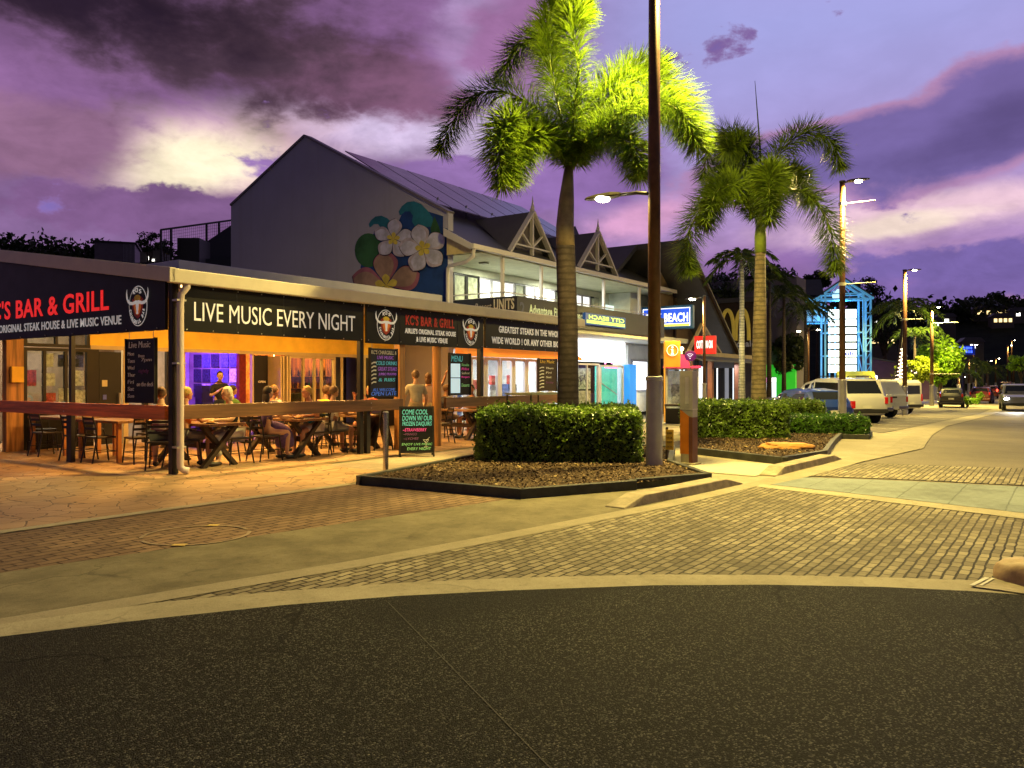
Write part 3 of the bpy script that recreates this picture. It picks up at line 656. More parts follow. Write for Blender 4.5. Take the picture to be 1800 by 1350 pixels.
# rooms behind the deck wall
m = MB(); m.box(.1, 12.4, 9.2, 9.3, 0, 3.3); m.build('inner_wall', mat('inner wall', (.16, .12, .09), .8, var=.3), pav)
m = MB(); m.box(.1, 12.4, BW + .16, 9.2, 3.12, 3.2); m.build('inner_ceiling', m_soff, pav)
for a in (.1, 4.05, 6.22, 9.5): m = MB(); m.box(a, a + .1, BW + .22, 9.19, 0, 3.1); m.build('inner_partition', mat('inner partition', (.3, .26, .24), .8, var=.2), pav)
m = MB(); m.box(9.46, 9.498, BW + .24, 9.18, 0, 3.1); m.build('brick_panel', groundmat('interior brick', brick((.62, .24, .07), (.45, .16, .05), (.16, .09, .05), .3, .11, .012)), pav)
m = MB(); m.box(4.16, 6.2, 9.1, 9.19, 0, 3.1); m.build('stage_wall', mat('stage wall', (.4, .38, .42), .7, var=.2), pav)
m = MB(); m.box(6.34, 9.48, 9.08, 9.19, 0, 3.1); m.build('brick_wall', mat('orange brick wall', (.62, .25, .07), .8, var=.45, vs=7, bump=.5, bs=9), pav)
rng = random.Random(5)
ps = MB(); pm = [mat('poster dark', (.03, .03, .06), .6, vs=20, var=.9), mat('poster pale', (.75, .75, .78), .6, vs=14, var=.5), mat('poster blue', (.1, .12, .5), .6, vs=16, var=.6), mat('poster red', (.5, .06, .05), .6, vs=16, var=.6)]
for i in range(5):
    for j in range(3):
        y = 6.85 + i * .42; z = 1.02 + j * .42; ps.box(6.19 + .002 * i, 6.217, y, y + .36, z, z + .37, rng.randrange(3))
ps.build('stage_poster', pm, pav)
ps = MB()
for i in range(4):
    for j in range(3):
        s = .66 + i * .34 + rng.uniform(0, .04); z = .95 + j * .42
        if rng.random() < .85: ps.box(s, s + rng.uniform(.2, .29), BW + .06, BW + .07 + .002 * i, z, z + rng.uniform(.25, .38), rng.choice([0, 1, 1, 3]))
ps.build('window_poster', pm, pav)
bt2 = MB(); rng = random.Random(9)
for k in range(26):
    y = 6.8 + (k % 13) * .17; z = 1.25 + (k // 13) * .38; bt2.lathe([(.03, z), (.03, z + .14), (.012, z + .18), (.012, z + .25)], (9.38, y), 6, rng.randrange(3))
bt2.build('bar_bottle', [mat('green bottle', (.02, .12, .03), .15, var=0), mat('amber bottle', (.3, .12, .01), .15, var=0), mat('dark bottle', (.02, .015, .02), .15, var=0)], pav)
m = MB()
for z in (1.22, 1.6): m.box(9.28, 9.46, 6.75, 9.1, z - .03, z)
m.build('bar_shelf', m_dkfr, pav); m = MB(); m.box(8.4, 8.8, 7.2, 9.0, .0, 1.05); m.box(8.35, 8.85, 7.15, 9.05, 1.05, 1.1); m.build('bar_counter', mat('bar counter', (.06, .03, .015), .4), pav)
for k_, (s_, t_) in enumerate(((5.2, 8.4), (4.7, 8.0), (5.6, 7.6))): m = MB(); m.box(s_, s_ + .35, t_, t_ + .3, 0, .95 + .2 * k_); m.box(s_ + .02, s_ + .33, t_ - .01, t_, .2, .9, 1); m.build('speaker_box', [m_black, mat('speaker cloth', (.03, .03, .05), .8)], pav)
# drum kit shapes and bar bottles inside
for i, (s, c) in enumerate(((3.5, (.8, .35, .08)), (2.98, (.7, .5, .2)))):
    m = MB(); m.box(s - .18, s + .3, 7.5, 7.9, .95, 1.02); m.sphere((s, 7.7, 1.3), (.18, .14, .22)); m.sphere((s + .2, 7.7, 1.12), (.14, .1, .12)); m.build('wall_lantern', mat('amber lantern%d' % i, c, .5, emit=c, es=1.1), pav, smooth=True)
m = MB(); m.sphere((8.0, 7.6, 2.0), .1); m.tube([(8.0, 7.6, 2.1), (8.0, 7.6, 3.1)], .01, 6); m.build('globe_lamp', glow('globe lamp', (1, .8, .4), 14), pav, smooth=True)
WARM = (1, .48, .085)
area('stage_light', pav, (5.1, 7.6, 3.0), .5, 260, (.30, .08, 1)); area('bar_light', pav, (8.6, 7.6, 3.0), .7, 170, (1, .5, .12)); area('room_light', pav, (1.8, 7.8, 3.0), .7, 170, (1, .8, .5)); area('room_light', pav, (3.2, 7.8, 3.0), .5, 14, (1, .6, .3))
lg = glow('ceiling lamp glass', (1, .62, .22), 5)
for s, t, w in ((1.2, 1.4, 215), (3.6, 1.4, 205), (6.1, 1.6, 160), (8.8, 1.6, 100), (1.4, 4.3, 85), (4.2, 4.4, 95), (7.3, 4.5, 85), (10.4, 3.8, 50)):
    z = 3.02 + SL * t; m = MB(); m.lathe([(.16, z - .03), (.16, z)], (s, t), 16); m.build('ceiling_light', lg, pav)
    area('ceiling_lamp', pav, (s, t, z - .06), .35, w, (1, .53, .13) if t < 2 else WARM)
# ------------------------------------------------------------------ fascia signs
def emblem(mb, cx, cz, r, pt, X):                          # steer-skull crest: slots 0 dark ring 1 white 2 orange 3 yellow 4 red
    Xv = Vector(X); N = Xv.cross(Vector((0, 0, 1))); O = Vector(pt)
    def pl(pts, lift, mi): mb.extr([O + Xv * (cx + a * r) + Vector((0, 0, cz + b * r)) + N * (lift - .004) for a, b in pts], N * .004, mi)
    def ell(a, b, n=28, ox=0, oy=0): return [(ox + a * math.cos(2 * math.pi * k / n), oy + b * math.sin(2 * math.pi * k / n)) for k in range(n)]
    pl(ell(.86, 1.06), .004, 1); pl(ell(.81, 1.01), .007, 0)
    pl([(-.52, .35), (-.2, .55), (.2, .55), (.52, .35), (.5, -.1), (.32, -.48), (0, -.68), (-.32, -.48), (-.5, -.1)], .010, 4)
    pl([(-.36, .3), (.36, .3), (.34, -.1), (.2, -.38), (0, -.5), (-.2, -.38), (-.34, -.1)], .013, 2); pl(ell(.3, .16, 16, 0, .42), .016, 3)
    pl([(-.17, .28), (.17, .28), (.12, -.02), (.07, -.3), (.1, -.42), (-.1, -.42), (-.07, -.3), (-.12, -.02)], .019, 1)
    for q in (-1, 1):
        h = [(.1, .3), (.45, .22), (.72, .26), (.9, .42), (.98, .72), (.98, .92), (1.06, .70), (1.04, .42), (.9, .2), (.7, .08), (.42, .06), (.1, .12)]
        pl([(q * a, b) for a, b in (h if q < 0 else h[::-1])], .019, 1)
    for k, ch in enumerate("KC'S"):
        a = R(118 - k * 19); pos = O + Xv * (cx + r * .60 * math.cos(a) - r * .1) + Vector((0, 0, cz + r * .74 * math.sin(a) - r * .02))
        put(mb, ch, pos, X, (0, 0, 1), r * (.22 if ch != "'" else .07), r * .24, 1, .03, lift=.022)
    s = 'CHARGRILL BAR'
    for k, ch in enumerate(s):
        if ch == ' ': continue
        a = R(196 + k * 12.4); ca = math.cos(a); sa = math.sin(a); T = Xv * -sa * .8 + Vector((0, 0, ca)); T.normalize(); UP = -(Xv * ca * .8 + Vector((0, 0, sa))); UP.normalize()
        pos = O + Xv * (cx + r * .76 * ca) + Vector((0, 0, cz + r * .95 * sa)) - T * r * .06
        put(mb, ch, pos, T, UP, r * (.12 if ch != 'I' else .05), r * .2, 1, .03, lift=.022)
EMB = [m_board, m_whtx, mat('crest orange', (.75, .22, .03), .5, emit=(.75, .2, .02), es=.15), mat('crest yellow', (.8, .6, .05), .5), mat('crest dark red', (.4, .03, .02), .5)]
FX = (1, 0, 0); LX = (0, -1, 0); UP = (0, 0, 1)
# side sign, under the sloping barge, facing the side street
sg = sthing('side_fascia_sign', 'black side fascia sign with big red letters and crest under the sloping barge', 'sign')
m = MB(); m.extr([(-.09, .08, 2.30), (-.09, 7.4, 2.30), (-.09, 7.4, 3.1 + SL * 7.4), (-.09, .08, 3.11)], (.05, 0, 0)); m.build('board', m_board, sg)
m = MB(); put(m, "KC'S BAR & GRILL", (-.09, 6.62, 2.70), LX, UP, 4.85, .37, 0, .018); m.build('lettering', m_redtx, sg)
m = MB(); put(m, "AIRLIE'S ORIGINAL STEAK HOUSE & LIVE MUSIC VENUE", (-.09, 6.75, 2.44), LX, UP, 5.38, .16, 0, .014); m.build('small_lettering', m_whtx, sg)
m = MB(); emblem(m, 0, 0, .315, (-.09, .86, 2.72), LX); m.build('crest', EMB, sg)
m = MB()
for t in (.3, 1.2, 2.1, 3.0, 4.0, 5.0, 6.0): m.sphere((-.1, t, 2.335), .014, 6, 4)
m.build('screw', m_slv, sg)
sg = sthing('front_fascia_sign', 'long black fascia sign reading live music every night in white capitals', 'sign', group='black fascia signs along the pavilion front')
m = MB(); m.box(.12, 4.08, -.10, -.05, 2.28, 3.1); m.build('board', m_board, sg, bev=.004)
m = MB(); put(m, 'LIVE MUSIC EVERY NIGHT', (.30, -.10, 2.46), FX, UP, 3.55, .31, 0, .0); m.build('lettering', m_whtx, sg)
sg = sthing('front_fascia_sign', 'black fascia sign with a steer skull crest at both ends, above the entrance', 'sign', group='black fascia signs along the pavilion front')
m = MB(); m.box(4.17, 8.08, -.10, -.05, 2.25, 3.1); m.build('board', m_board, sg, bev=.004)
m = MB(); put(m, "KC'S BAR & GRILL", (5.32, -.10, 2.68), FX, UP, 1.65, .22, 0, .03); m.build('lettering', m_redtx2, sg)
letters(sg, 'small_lettering', m_whtx, [("AIRLIE'S ORIGINAL STEAK HOUSE", (5.3, -.10, 2.5), FX, UP, 1.72, .115, 0, .03), ("& LIVE MUSIC VENUE", (5.66, -.10, 2.33), FX, UP, 1.06, .115, 0, .03)])
for s in (4.72, 7.58):
    m = MB(); emblem(m, 0, 0, .30, (s, -.10, 2.64), FX); m.build('crest', EMB, sg)
sg = sthing('front_fascia_sign', 'black fascia sign in two white lines, partly behind the near palm trunk', 'sign', group='black fascia signs along the pavilion front')
m = MB(); m.box(8.17, 12.5, -.10, -.05, 2.28, 3.1); m.build('board', m_board, sg, bev=.004)
letters(sg, 'lettering', m_whtx, [('GREATEST STEAKS IN THE WHOLE', (8.72, -.10, 2.68), FX, UP, 2.95, .17, 0, .03), ('WIDE WORLD ! OR ANY OTHER BIG PLACE', (8.42, -.10, 2.40), FX, UP, 3.75, .17, 0, .03)])
for s0, s1 in ((.12, 4.08), (4.17, 8.08), (8.17, 12.5)):
    par = [o for o in bpy.data.objects if o.name.startswith('front_fascia_sign')][{.12: 0, 4.17: 1, 8.17: 2}[s0]]
    m = MB()
    for k in range(1, 4): q = s0 + (s1 - s0) * k / 4; m.box(q - .004, q + .004, -.1035, -.1, 2.3, 3.08)
    m.build('panel_seam', mat('sign seam', (.03, .03, .03), .3), par); m = MB()
    for k in range(9): q = s0 + .05 + (s1 - s0 - .1) * k / 8; m.sphere((q, -.102, 2.31), .012, 6, 4); m.sphere((q, -.102, 3.0), .012, 6, 4)
    m.build('screw', m_slv, par)
# ------------------------------------------------------------------ hanging chalkboards
CK = {'w': m_chalk, 'p': mat('pink chalk', (.75, .08, .42), .8, emit=(.75, .05, .4), es=.2), 'c': mat('cyan chalk', (.12, .55, .68), .8, emit=(.1, .5, .65), es=.2), 'v': mat('violet chalk', (.35, .14, .6), .8, emit=(.3, .1, .6), es=.25), 'g': mat('green chalk', (.25, .6, .3), .8, emit=(.2, .5, .25), es=.12), 'b': mat('blue chalk', (.08, .2, .75), .8, emit=(.05, .15, .7), es=.3), 'y': mat('yellow chalk', (.75, .5, .1), .8), 'd': mat('faint violet chalk', (.18, .07, .22), .8)}
CKL = list(CK)
def chalk(sg, lines, O, X, w, h, stripes=None):
    """lines: (text, colour key, x0, x1, y0, y1) as fractions of the board"""
    m = MB(); X = Vector(X)
    for tx, c, x0, x1, y0, y1 in lines:
        m = MB(); put(m, tx, Vector(O) + X * (w * x0) + Vector((0, 0, h * y0)), X, UP, w * (x1 - x0), h * (y1 - y0), 0, .0, .12); m.build('lettering', CK[c], sg)
    if stripes:
        m = MB()
        x0, x1, ys, c = stripes; N = X.cross(Vector(UP))
        for y in ys:
            o = Vector(O) + N * .005
            m.add([o + X * (w * x0) + Vector((0, 0, h * (y - .02))), o + X * (w * (x0 + x1) / 2) + Vector((0, 0, h * (y + .015))), o + X * (w * x1) + Vector((0, 0, h * (y + .012))), o + X * (w * x1) + Vector((0, 0, h * (y + .045))), o + X * (w * (x0 + x1) / 2) + Vector((0, 0, h * (y + .045))), o + X * (w * x0) + Vector((0, 0, h * (y + .012)))], [(0, 1, 2, 3, 4, 5)], CKL.index(c))
        m.build('chalk_stripes', [CK[k] for k in CKL], sg)
def hang_board(label, s0, s1, z0, z1, lines, stripes=None, side=False, top=2.3, bm=None):
    sg = sthing('hanging_chalkboard', label, 'chalkboard', group='chalkboards hung under the fascia')
    m = MB()
    if side: m.box(-.07, -.03, s0, s1, z0, z1)
    else: m.box(s0, s1, -.08, -.04, z0, z1)
    m.build('board', bm or m_board, sg, bev=.004)
    m = MB()
    for q in (s0 + .08, s1 - .08): m.tube([(-.05, q, z1), (-.05, q, top)] if side else [(q, -.06, z1), (q, -.06, top)], .006, 6)
    m.build('hanger', m_slv, sg)
    m = MB(); w = s1 - s0
    for a, b, c, d in ((0, .03, 0, 1), (w - .03, w, 0, 1)):
        if side: m.box(-.085, -.025, s0 + a, s0 + b, z0 - .01, z1 + .01)
        else: m.box(s0 + a, s0 + b, -.095, -.035, z0 - .01, z1 + .01)
    m.build('frame', m_dkfr, sg)
    if side: chalk(sg, lines, (-.07, s1, z0), LX, s1 - s0, z1 - z0, stripes)
    else: chalk(sg, lines, (s0, -.08, z0), FX, s1 - s0, z1 - z0, stripes)
hang_board('tall black chalkboard headed live music, hung on the side street side of the pavilion', .40, 1.28, 1.12, 2.18,
           [('Live Music', 'w', .12, .85, .86, .96), ('Mon', 'w', .08, .3, .74, .8), ('Tues', 'w', .08, .33, .63, .69), ('Wed', 'w', .08, .32, .52, .58), ('Thur', 'w', .08, .34, .41, .47), ('Fri', 'w', .08, .3, .3, .36), ('Sat', 'w', .08, .3, .19, .25), ('Sun', 'w', .08, .3, .08, .14), ('from', 'w', .45, .65, .71, .76), ('7pm', 'w', .55, .9, .63, .70), ('nightly', 'd', .45, .8, .45, .53), ('on the deck', 'w', .4, .95, .26, .33)], side=True)
hang_board('chalkboard in bright blue and violet chalk hung left of the orange timber post', 4.28, 5.1, 1.15, 2.15,
           [("KC'S CHARGRILL &", 'w', .05, .95, .88, .96), ('LIVE MUSIC', 'v', .25, .85, .78, .85), ('COLD DRINKS', 'c', .22, .98, .66, .74), ('GREAT STEAKS', 'v', .28, .98, .54, .62), ('JUMBO PRAWNS', 'v', .3, .95, .43, .50), ('& RIBS', 'c', .3, .9, .32, .39), ('OPEN LATE', 'b', .05, .95, .03, .11), ('ALL WELCOME', 'b', .1, .9, .12, .18)], (.04, .22, (.28, .36, .44, .52, .60, .68), 'w'), bm=mat('dark blue chalkboard', (.008, .012, .03), .5))
hang_board('menu board with a pale blue lit panel hung right of the round timber pole', 6.82, 7.62, 1.15, 2.12,
           [('MENU', 'c', .08, .6, .80, .94), ('Steaks', 'g', .55, .9, .7, .76), ('Ribs', 'p', .55, .9, .6, .66), ('Seafood', 'w', .55, .92, .5, .56), ('Burgers', 'p', .55, .92, .4, .46), ('Desserts', 'g', .55, .92, .2, .28)])
m = MB(); m.box(6.84, 7.2, -.088, -.081, 1.2, 1.54); m.box(6.84, 7.2, -.088, -.081, 1.56, 1.88); m.build('lit_panel', glow('menu light panel', (.45, .62, .72), .8), [o for o in bpy.data.objects if o.get('label', '').startswith('menu board')][0])
hang_board('brown chalkboard with yellow heading and white stripes beside the near palm trunk', 10.55, 11.5, 1.2, 2.08,
           [('Live Music', 'y', .1, .85, .86, .96), ('Thurs', 'w', .4, .8, .68, .74), ('Fri', 'w', .4, .7, .54, .6), ('Sat', 'w', .4, .7, .40, .46), ('Sunday', 'd', .4, .8, .22, .3)], (.06, .3, (.1, .2, .3, .4, .5, .6, .7), 'w'), bm=mat('brown chalkboard', (.03, .015, .01), .6))
# ------------------------------------------------------------------ rails
def rail(label, pts, posts, mt, mt2, side=False):
    sg = sthing('rail_fence', label, 'fence')
    (a0, a1) = pts; m = MB()
    if side: m.box(-.10, -.03, a0, a1, .86, 1.09)
    else: m.box(a0, a1, -.10, -.03, .87, 1.10)
    m.build('rail', mt, sg, bev=.008)
    m = MB()
    for q in posts:
        for z in (.93, 1.03):
            if side: m.sphere((-.103, q, z), .012, 6, 4)
            else: m.sphere((q, -.103, z), .012, 6, 4)
    m.build('bolt', m_slv, sg)
    for q in posts:
        m = MB()
        if side: m.box(-.03, .06, q - .05, q + .05, 0, 1.0)
        else: m.box(q - .05, q + .05, -.03, .06, 0, 1.0)
        m.build('leg', mt2, sg)
    return sg
rail('reddish timber rail fence along the side street edge of the deck', (.08, 7.4), (3.3, 6.4), m_railr, m_black, True)
rail('brown timber rail fence in front of the dining tables, from downpipe to entrance', (.09, 5.25), (4.3,), m_railb, m_black)
rail('brown timber rail fence right of the round pole, ending behind the near hedge', (6.68, 12.4), (8.25, 11.9), m_railb, m_dkfr)
# ------------------------------------------------------------------ white two storey building with the mural gable
m_gab = mat('lilac grey render', (.39, .38, .53), .85, var=.05, vs=.6, bump=.1, bs=25)
_t = m_gab.node_tree; _b = _t.nodes['Principled BSDF']; _tc = _t.nodes.new('ShaderNodeTexCoord'); _mp = _t.nodes.new('ShaderNodeMapping'); _mp.inputs['Scale'].default_value = (3, 3, .12); _t.links.new(_tc.outputs['Object'], _mp.inputs[0])
_n = _t.nodes.new('ShaderNodeTexNoise'); _n.inputs['Scale'].default_value = 1.4; _n.inputs['Detail'].default_value = 6; _t.links.new(_mp.outputs[0], _n.inputs['Vector'])
_t.links.new(mixc(M('MULTIPLY', sstep(_n.outputs[0], .5, .75, _t), .14, tree=_t), _b.inputs['Base Color'].links[0].from_socket, (.26, .23, .26), _t), _b.inputs['Base Color'])
m_wht = mat('white painted wall', (.55, .56, .54), .7, var=.05)
m_slate = mat('dark roof sheeting', (.062, .062, .078), .55, var=.15, vs=2)
m_trim = mat('white timber trim', (.55, .52, .58), .5, var=.04)
m_band2 = mat('navy sign band', (.012, .014, .03), .5)
bld = sthing('shop_building', 'two storey white shop building with balcony, gable mural and two fretwork dormers', 'building')
GS = 12.55
gt = [plane_s(*p, GS) for p in ((788, 374), (536, 240), (406, 362))]
(t1, z1), (t2, z2), (t3, z3) = gt
m = MB(); m.extr([(GS, t1, 0), (GS, t1, z1), (GS, t2, z2), (GS, t3, z3), (GS, t3, 0)], (.25, 0, 0)); m.build('gable_wall', m_gab, bld)
m = MB()
for (a, b), (c, d) in (((t1, z1), (t2, z2)), ((t2, z2), (t3, z3))): m.bar((GS + .12, a, b + .03), (GS + .12, c, d + .03), .36, .08)
m.build('gable_capping', mat('grey capping', (.16, .14, .18), .5), bld)
tg, zg = plane_s(830, 437, 12.35)
zg += .1                                       # verandah eave
slp = (z2 - .45 - zg) / (t2 - tg)
def roofz(t): return zg + (t - tg) * slp
m = MB(); m.extr([(GS + .26, tg, roofz(tg)), (GS + .26, t2, roofz(t2)), (GS + .26, t3 + .3, roofz(t2) - (t3 + .3 - t2) * .5), (GS + .26, t3 + .3, roofz(t2) - (t3 + .3 - t2) * .5 - .14), (GS + .26, t2, roofz(t2) - .14), (GS + .26, tg, roofz(tg) - .1)], (15.6, 0, 0)); m.build('roof', m_slate, bld)
m = MB(); m.extr([(12.3, tg, roofz(tg)), (12.3, t1 - .02, roofz(t1)), (12.3, t1 - .02, roofz(t1) - .1), (12.3, tg, roofz(tg) - .1)], (GS - 12.3 + .255, 0, 0)); m.build('verandah_roof', m_slate, bld)
m = MB(); m.extr([(12.24, tg - .02, zg - .14), (12.24, t1 - .05, roofz(t1) - .22), (12.24, t1 - .05, roofz(t1) + .03), (12.24, tg - .02, zg + .06)], (.05, 0, 0)); m.build('barge_board', m_trim, bld)
m = MB(); m.extr([(12.4, tg + .1, zg - .2), (12.4, t1 - .06, zg - .2), (12.4, t1 - .06, roofz(t1) - .2), (12.4, tg + .1, zg - .1)], (.04, 0, 0)); m.build('verandah_infill', mat('warm tan infill', (.6, .48, .25), .7), bld)  # infill in one even warm tan
m = MB(); m.box(12.22, 27.9, tg - .16, tg - .02, zg - .12, zg + .04); m.build('gutter', m_trim, bld, bev=.015)
m = MB(); m.tube([(12.34, tg - .08, zg - .1), (12.34, tg - .04, zg - .35), (12.36, tg + .25, zg - .5), (12.42, t1 - .15, zg - .55), (12.46, t1 - .05, zg - .62), (12.46, t1 - .05, zg - .9), (12.46, t1 - .05, 3.7), (12.46, t1 - .2, 3.5)], .06, 10); m.build('downpipe', m_trim, bld, smooth=True)
# solar panels proud of the roof
sp = MB()
for i in range(7):
    a = GS + .5 + i * 1.65
    sp.extr([(a, t1 + 1.6, roofz(t1 + 1.6) + .40), (a, t2 - 1.6, roofz(t2 - 1.6) + .62), (a, t2 - 1.6, roofz(t2 - 1.6) + .66), (a, t1 + 1.6, roofz(t1 + 1.6) + .44)], (1.55, 0, 0))
sp.build('solar_panel', mat('solar panel', (.05, .03, .06), .25, spec=.8, var=.3, vs=1.5), bld)
m = MB()
for i in range(8):
    a = GS + .45 + i * 1.65
    for t in (t1 + 2.2, t2 - 2.2): m.box(a, a + .05, t, t + .05, roofz(t) - .02, roofz(t) + .55)
m.build('panel_rail', m_slv, bld)
# dormers with fretwork
def dormer(s, apex, w, zb, t0=3.3):
    h = apex - zb; back = tg + (apex - .15 - zg) / slp
    d = MB()
    for q in (-1, 1):
        d.add([(s, t0 - .3, apex), (s + q * (w / 2 + .15), t0 - .3, zb - .12), (s + q * (w / 2 + .15), tg + (zb - .12 - zg) / slp + .1, zb - .12), (s, back, apex), (s, t0 - .3, apex - .08), (s + q * (w / 2 + .15), t0 - .3, zb - .2)], [(0, 1, 2, 3), (4, 5, 1, 0)])
    o = d.build('dormer', m_slate, bld)
    f = MB(); f.extr([(s - w / 2, t0, zb), (s + w / 2, t0, zb), (s, t0, apex - .1)], (0, .06, 0)); f.build('dormer_wall', mat('dormer infill', (.16, .14, .18), .8), o)
    f = MB(); tt = t0 - .33
    for q in (-1, 1):
        f.bar((s, tt, apex + .0), (s + q * (w / 2 + .17), tt, zb - .16), .07, .2, up=(0, 1, 0))
        f.bar((s + q * .04, tt + .05, zb + .22), (s + q * w * .27, tt + .05, zb + h * .48), .06, .09, up=(0, 1, 0))
    f.bar((s - w * .43, tt + .03, zb + .2), (s + w * .43, tt + .03, zb + .2), .06, .12, up=(0, 1, 0)); f.bar((s, tt + .03, zb - .08), (s, tt + .03, apex + .1), .08, .13, up=(0, 1, 0))
    f.build('fretwork', m_trim, o)
    f = MB(); f.lathe([(.07, apex), (.07, apex + .18), (.05, apex + .2), (.02, apex + .42), (.005, apex + .55)], (s, tt), 8); f.build('finial', m_trim, o)
for a, b in (((935, 372), (897, 976)), ((1050, 408), (1016, 1083))):
    s, za = plane_t(*a, tg + .45); s0 = plane_t(b[0], 0, tg + .45)[0]; s1 = plane_t(b[1], 0, tg + .45)[0]
    dormer(s, za, (s1 - s0) * .9, za - 1.5, tg + .75)
m = MB(); s = plane_t(968, 382, 9)[0]; m.extr([(s - 1.6, 7.6, 7.2), (s + 1.6, 7.6, 7.2), (s, 7.6, plane_t(968, 384, 7.6)[1])], (0, 4, 0)); m.build('rear_gable', m_slate, bld)
# upper floor
wt = 5.9; bt_ = 2.7; sB, zBt = plane_t(909, 520, bt_); rt_ = tg - .05; sR = plane_t(886, 0, rt_)[0]; zBb = plane_t(909, 566, bt_)[1]
m = MB(); m.box(sB + .1, 27.8, bt_ + .1, wt + 3, 3.2, 3.4); m.build('balcony_floor', m_wht, bld)
m = MB(); m.box(12.82, 27.8, tg + .02, 8, zg - .16, zg - .10); m.build('verandah_ceiling', mat('pale green ceiling', (.50, .52, .38), .7), bld)
m = MB(); m.box(12.82, 27.8, wt + .02, wt + .2, 5.28, zg - .17); m.box(24.4, 27.8, wt + .0, wt + .2, 3.4, 5.28); m.build('upper_wall', mat('pale upper wall', (.55, .54, .42), .7), bld)
m_lit = glow('bright lit window', (.98, 1.0, .93), 1.25); m_dim = mat('dim curtain window', (.32, .33, .22), .6, var=.5, vs=5, emit=(.3, .32, .2), es=.3)
rng = random.Random(11)
wx = 12.85; i = 0
while wx < 24.2:
    w = .72; lit = wx > 15.3 and (i % 4 != 3)
    o = window(wx, wx + w, 3.42, 5.26, m_trim if lit else m_dkfr, m_lit if lit else m_dim, name='balcony_door', par=bld, t=wt, w=.06); wx += w + .03; i += 1
for s in [sR + .08] + [plane_t(q, 0, rt_ + .2)[0] for q in (948, 1058)] + [24.3]:
    m = MB(); m.box(s - .05, s + .05, rt_ + .07, rt_ + .17, 3.4, zg - .12); m.build('verandah_post', m_trim, bld)
m = MB(); m.box(sB, 24.9, bt_, bt_ + .08, zBb, zBt); m.box(sB, sB + .08, bt_ + .082, 6.2, zBb, zBt); m.build('parapet', m_band2, bld)
m = MB()
for z in (zBt + .03, zBt + .2): m.box(sR, 24.9, rt_, rt_ + .06, z, z + .035); m.box(sR, sR + .06, rt_ + .062, 6.2, z, z + .035)
m.build('railing', m_trim, bld)
area('verandah_light', bld, (15.6, 4.8, zg - .2), .4, 110, (.95, 1, .72)); area('verandah_light', bld, (20, 4.8, zg - .2), .4, 170, (.95, 1, .78)); area('verandah_light', bld, (13.2, 4.6, zg - .25), .3, 14, (1, .9, .5))
m = MB(); m.box(14.4, 14.65, 4.6, 4.85, zg - .22, zg - .17); m.build('ceiling_vent', mat('vent grille', (.2, .2, .15), .6), bld)
sg = sthing('parapet_sign', 'dark parapet sign reading resort units on the balcony end', 'sign')
tl_ = lambda px: plane_s(px, 0, sB)[0]
letters(sg, 'lettering', [mat('grey script letters', (.3, .28, .3), .6), mat('pale sign letters', (.5, .48, .5), .6)], [('Resort', (sB, tl_(835), zBb + .44), LX, UP, tl_(835) - tl_(864), .24, 0, 0, .2), ('UNITS', (sB, tl_(868), zBb + .42), LX, UP, tl_(868) - tl_(904), .36, 1, .03)])
sg = sthing('parapet_sign', 'dark parapet sign with pale green company lettering along the balcony front', 'sign')
sl_ = lambda px: plane_t(px, 0, bt_)[0]
letters(sg, 'lettering', [mat('pale green sign letters', (.5, .62, .52), .6, emit=(.5, .62, .52), es=.15), mat('dim blue numeral', (.05, .06, .14), .6)], [('Advantage First', (sl_(930), bt_, zBb + .22), FX, UP, sl_(990) - sl_(930), .4, 0, .03), ('2', (sl_(913), bt_, zBb + .22), FX, UP, .3, .44, 1, .03), ('each', (sl_(1014), bt_, zBb + .3), FX, UP, sl_(1027) - sl_(1014), .3, 0, .03)])
# ground floor: lit shop beside the pavilion, surf shop, blue frame, pillar
ft = 4.7
m_shopw = mat('shop white wall', (.7, .7, .68), .7)
m = MB(); m.box(12.82, 28.2, ft + 4.2, ft + 4.3, 0, 3.18); m.box(12.82, 28.2, ft + .2, ft + 4.2, 3.1, 3.19); m.box(20.45, 20.55, ft + .2, ft + 4.2, 0, 3.1); m.build('shop_interior', m_shopw, bld)
m = MB(); m.box(12.82, 20.6, ft - .05, ft + .15, 2.52, 3.19); m.build('shop_fascia', m_wht, bld)
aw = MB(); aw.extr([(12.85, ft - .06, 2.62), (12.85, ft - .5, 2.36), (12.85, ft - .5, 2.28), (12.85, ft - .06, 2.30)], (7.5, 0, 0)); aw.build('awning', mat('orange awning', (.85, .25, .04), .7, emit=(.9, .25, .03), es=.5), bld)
m_sill = glow('shop light strip', (1, .97, .92), 3)
for i in range(9):
    s = 12.95 + i * .84
    window(s, s + .80, .05, 2.28, m_trim, m_glass, name='shop_window', par=bld, t=ft, w=.09)
rng = random.Random(3)
for i in range(6):
    m = MB(); s = 13.3 + i * 1.15; h = rng.uniform(.9, 1.6); m.box(s, s + .6, ft + 1.4, ft + 1.8, 0, h); m.box(s + .05, s + .3, ft + 1.38, ft + 1.5, h, h + .35, 1)
    m.build('display_stand', [mat('display %d' % (i % 3), ((.5, .5, .55), (.12, .16, .35), (.6, .5, .4))[i % 3], .6, vs=6, var=.5), mat('display red', (.55, .08, .06), .6)], bld, bev=.01)
m = MB(); m.box(14.4, 15.6, ft + 3.9, ft + 4.15, .9, 2.2, 0); m.build('blue_poster', mat('blue purple poster', (.12, .1, .45), .6, vs=4, var=.4), bld)
area('shop_light', bld, (15, ft + 1.6, 3.0), 1.0, 300, (1, .96, .95), size_y=1.2); area('shop_light', bld, (18.4, ft + 1.6, 3.0), 1.0, 330, (1, .96, .95), size_y=1.2); area('shop_light', bld, (22.8, ft + 1.8, 3.05), 1.6, 1500, (.95, .98, 1), size_y=1.6)
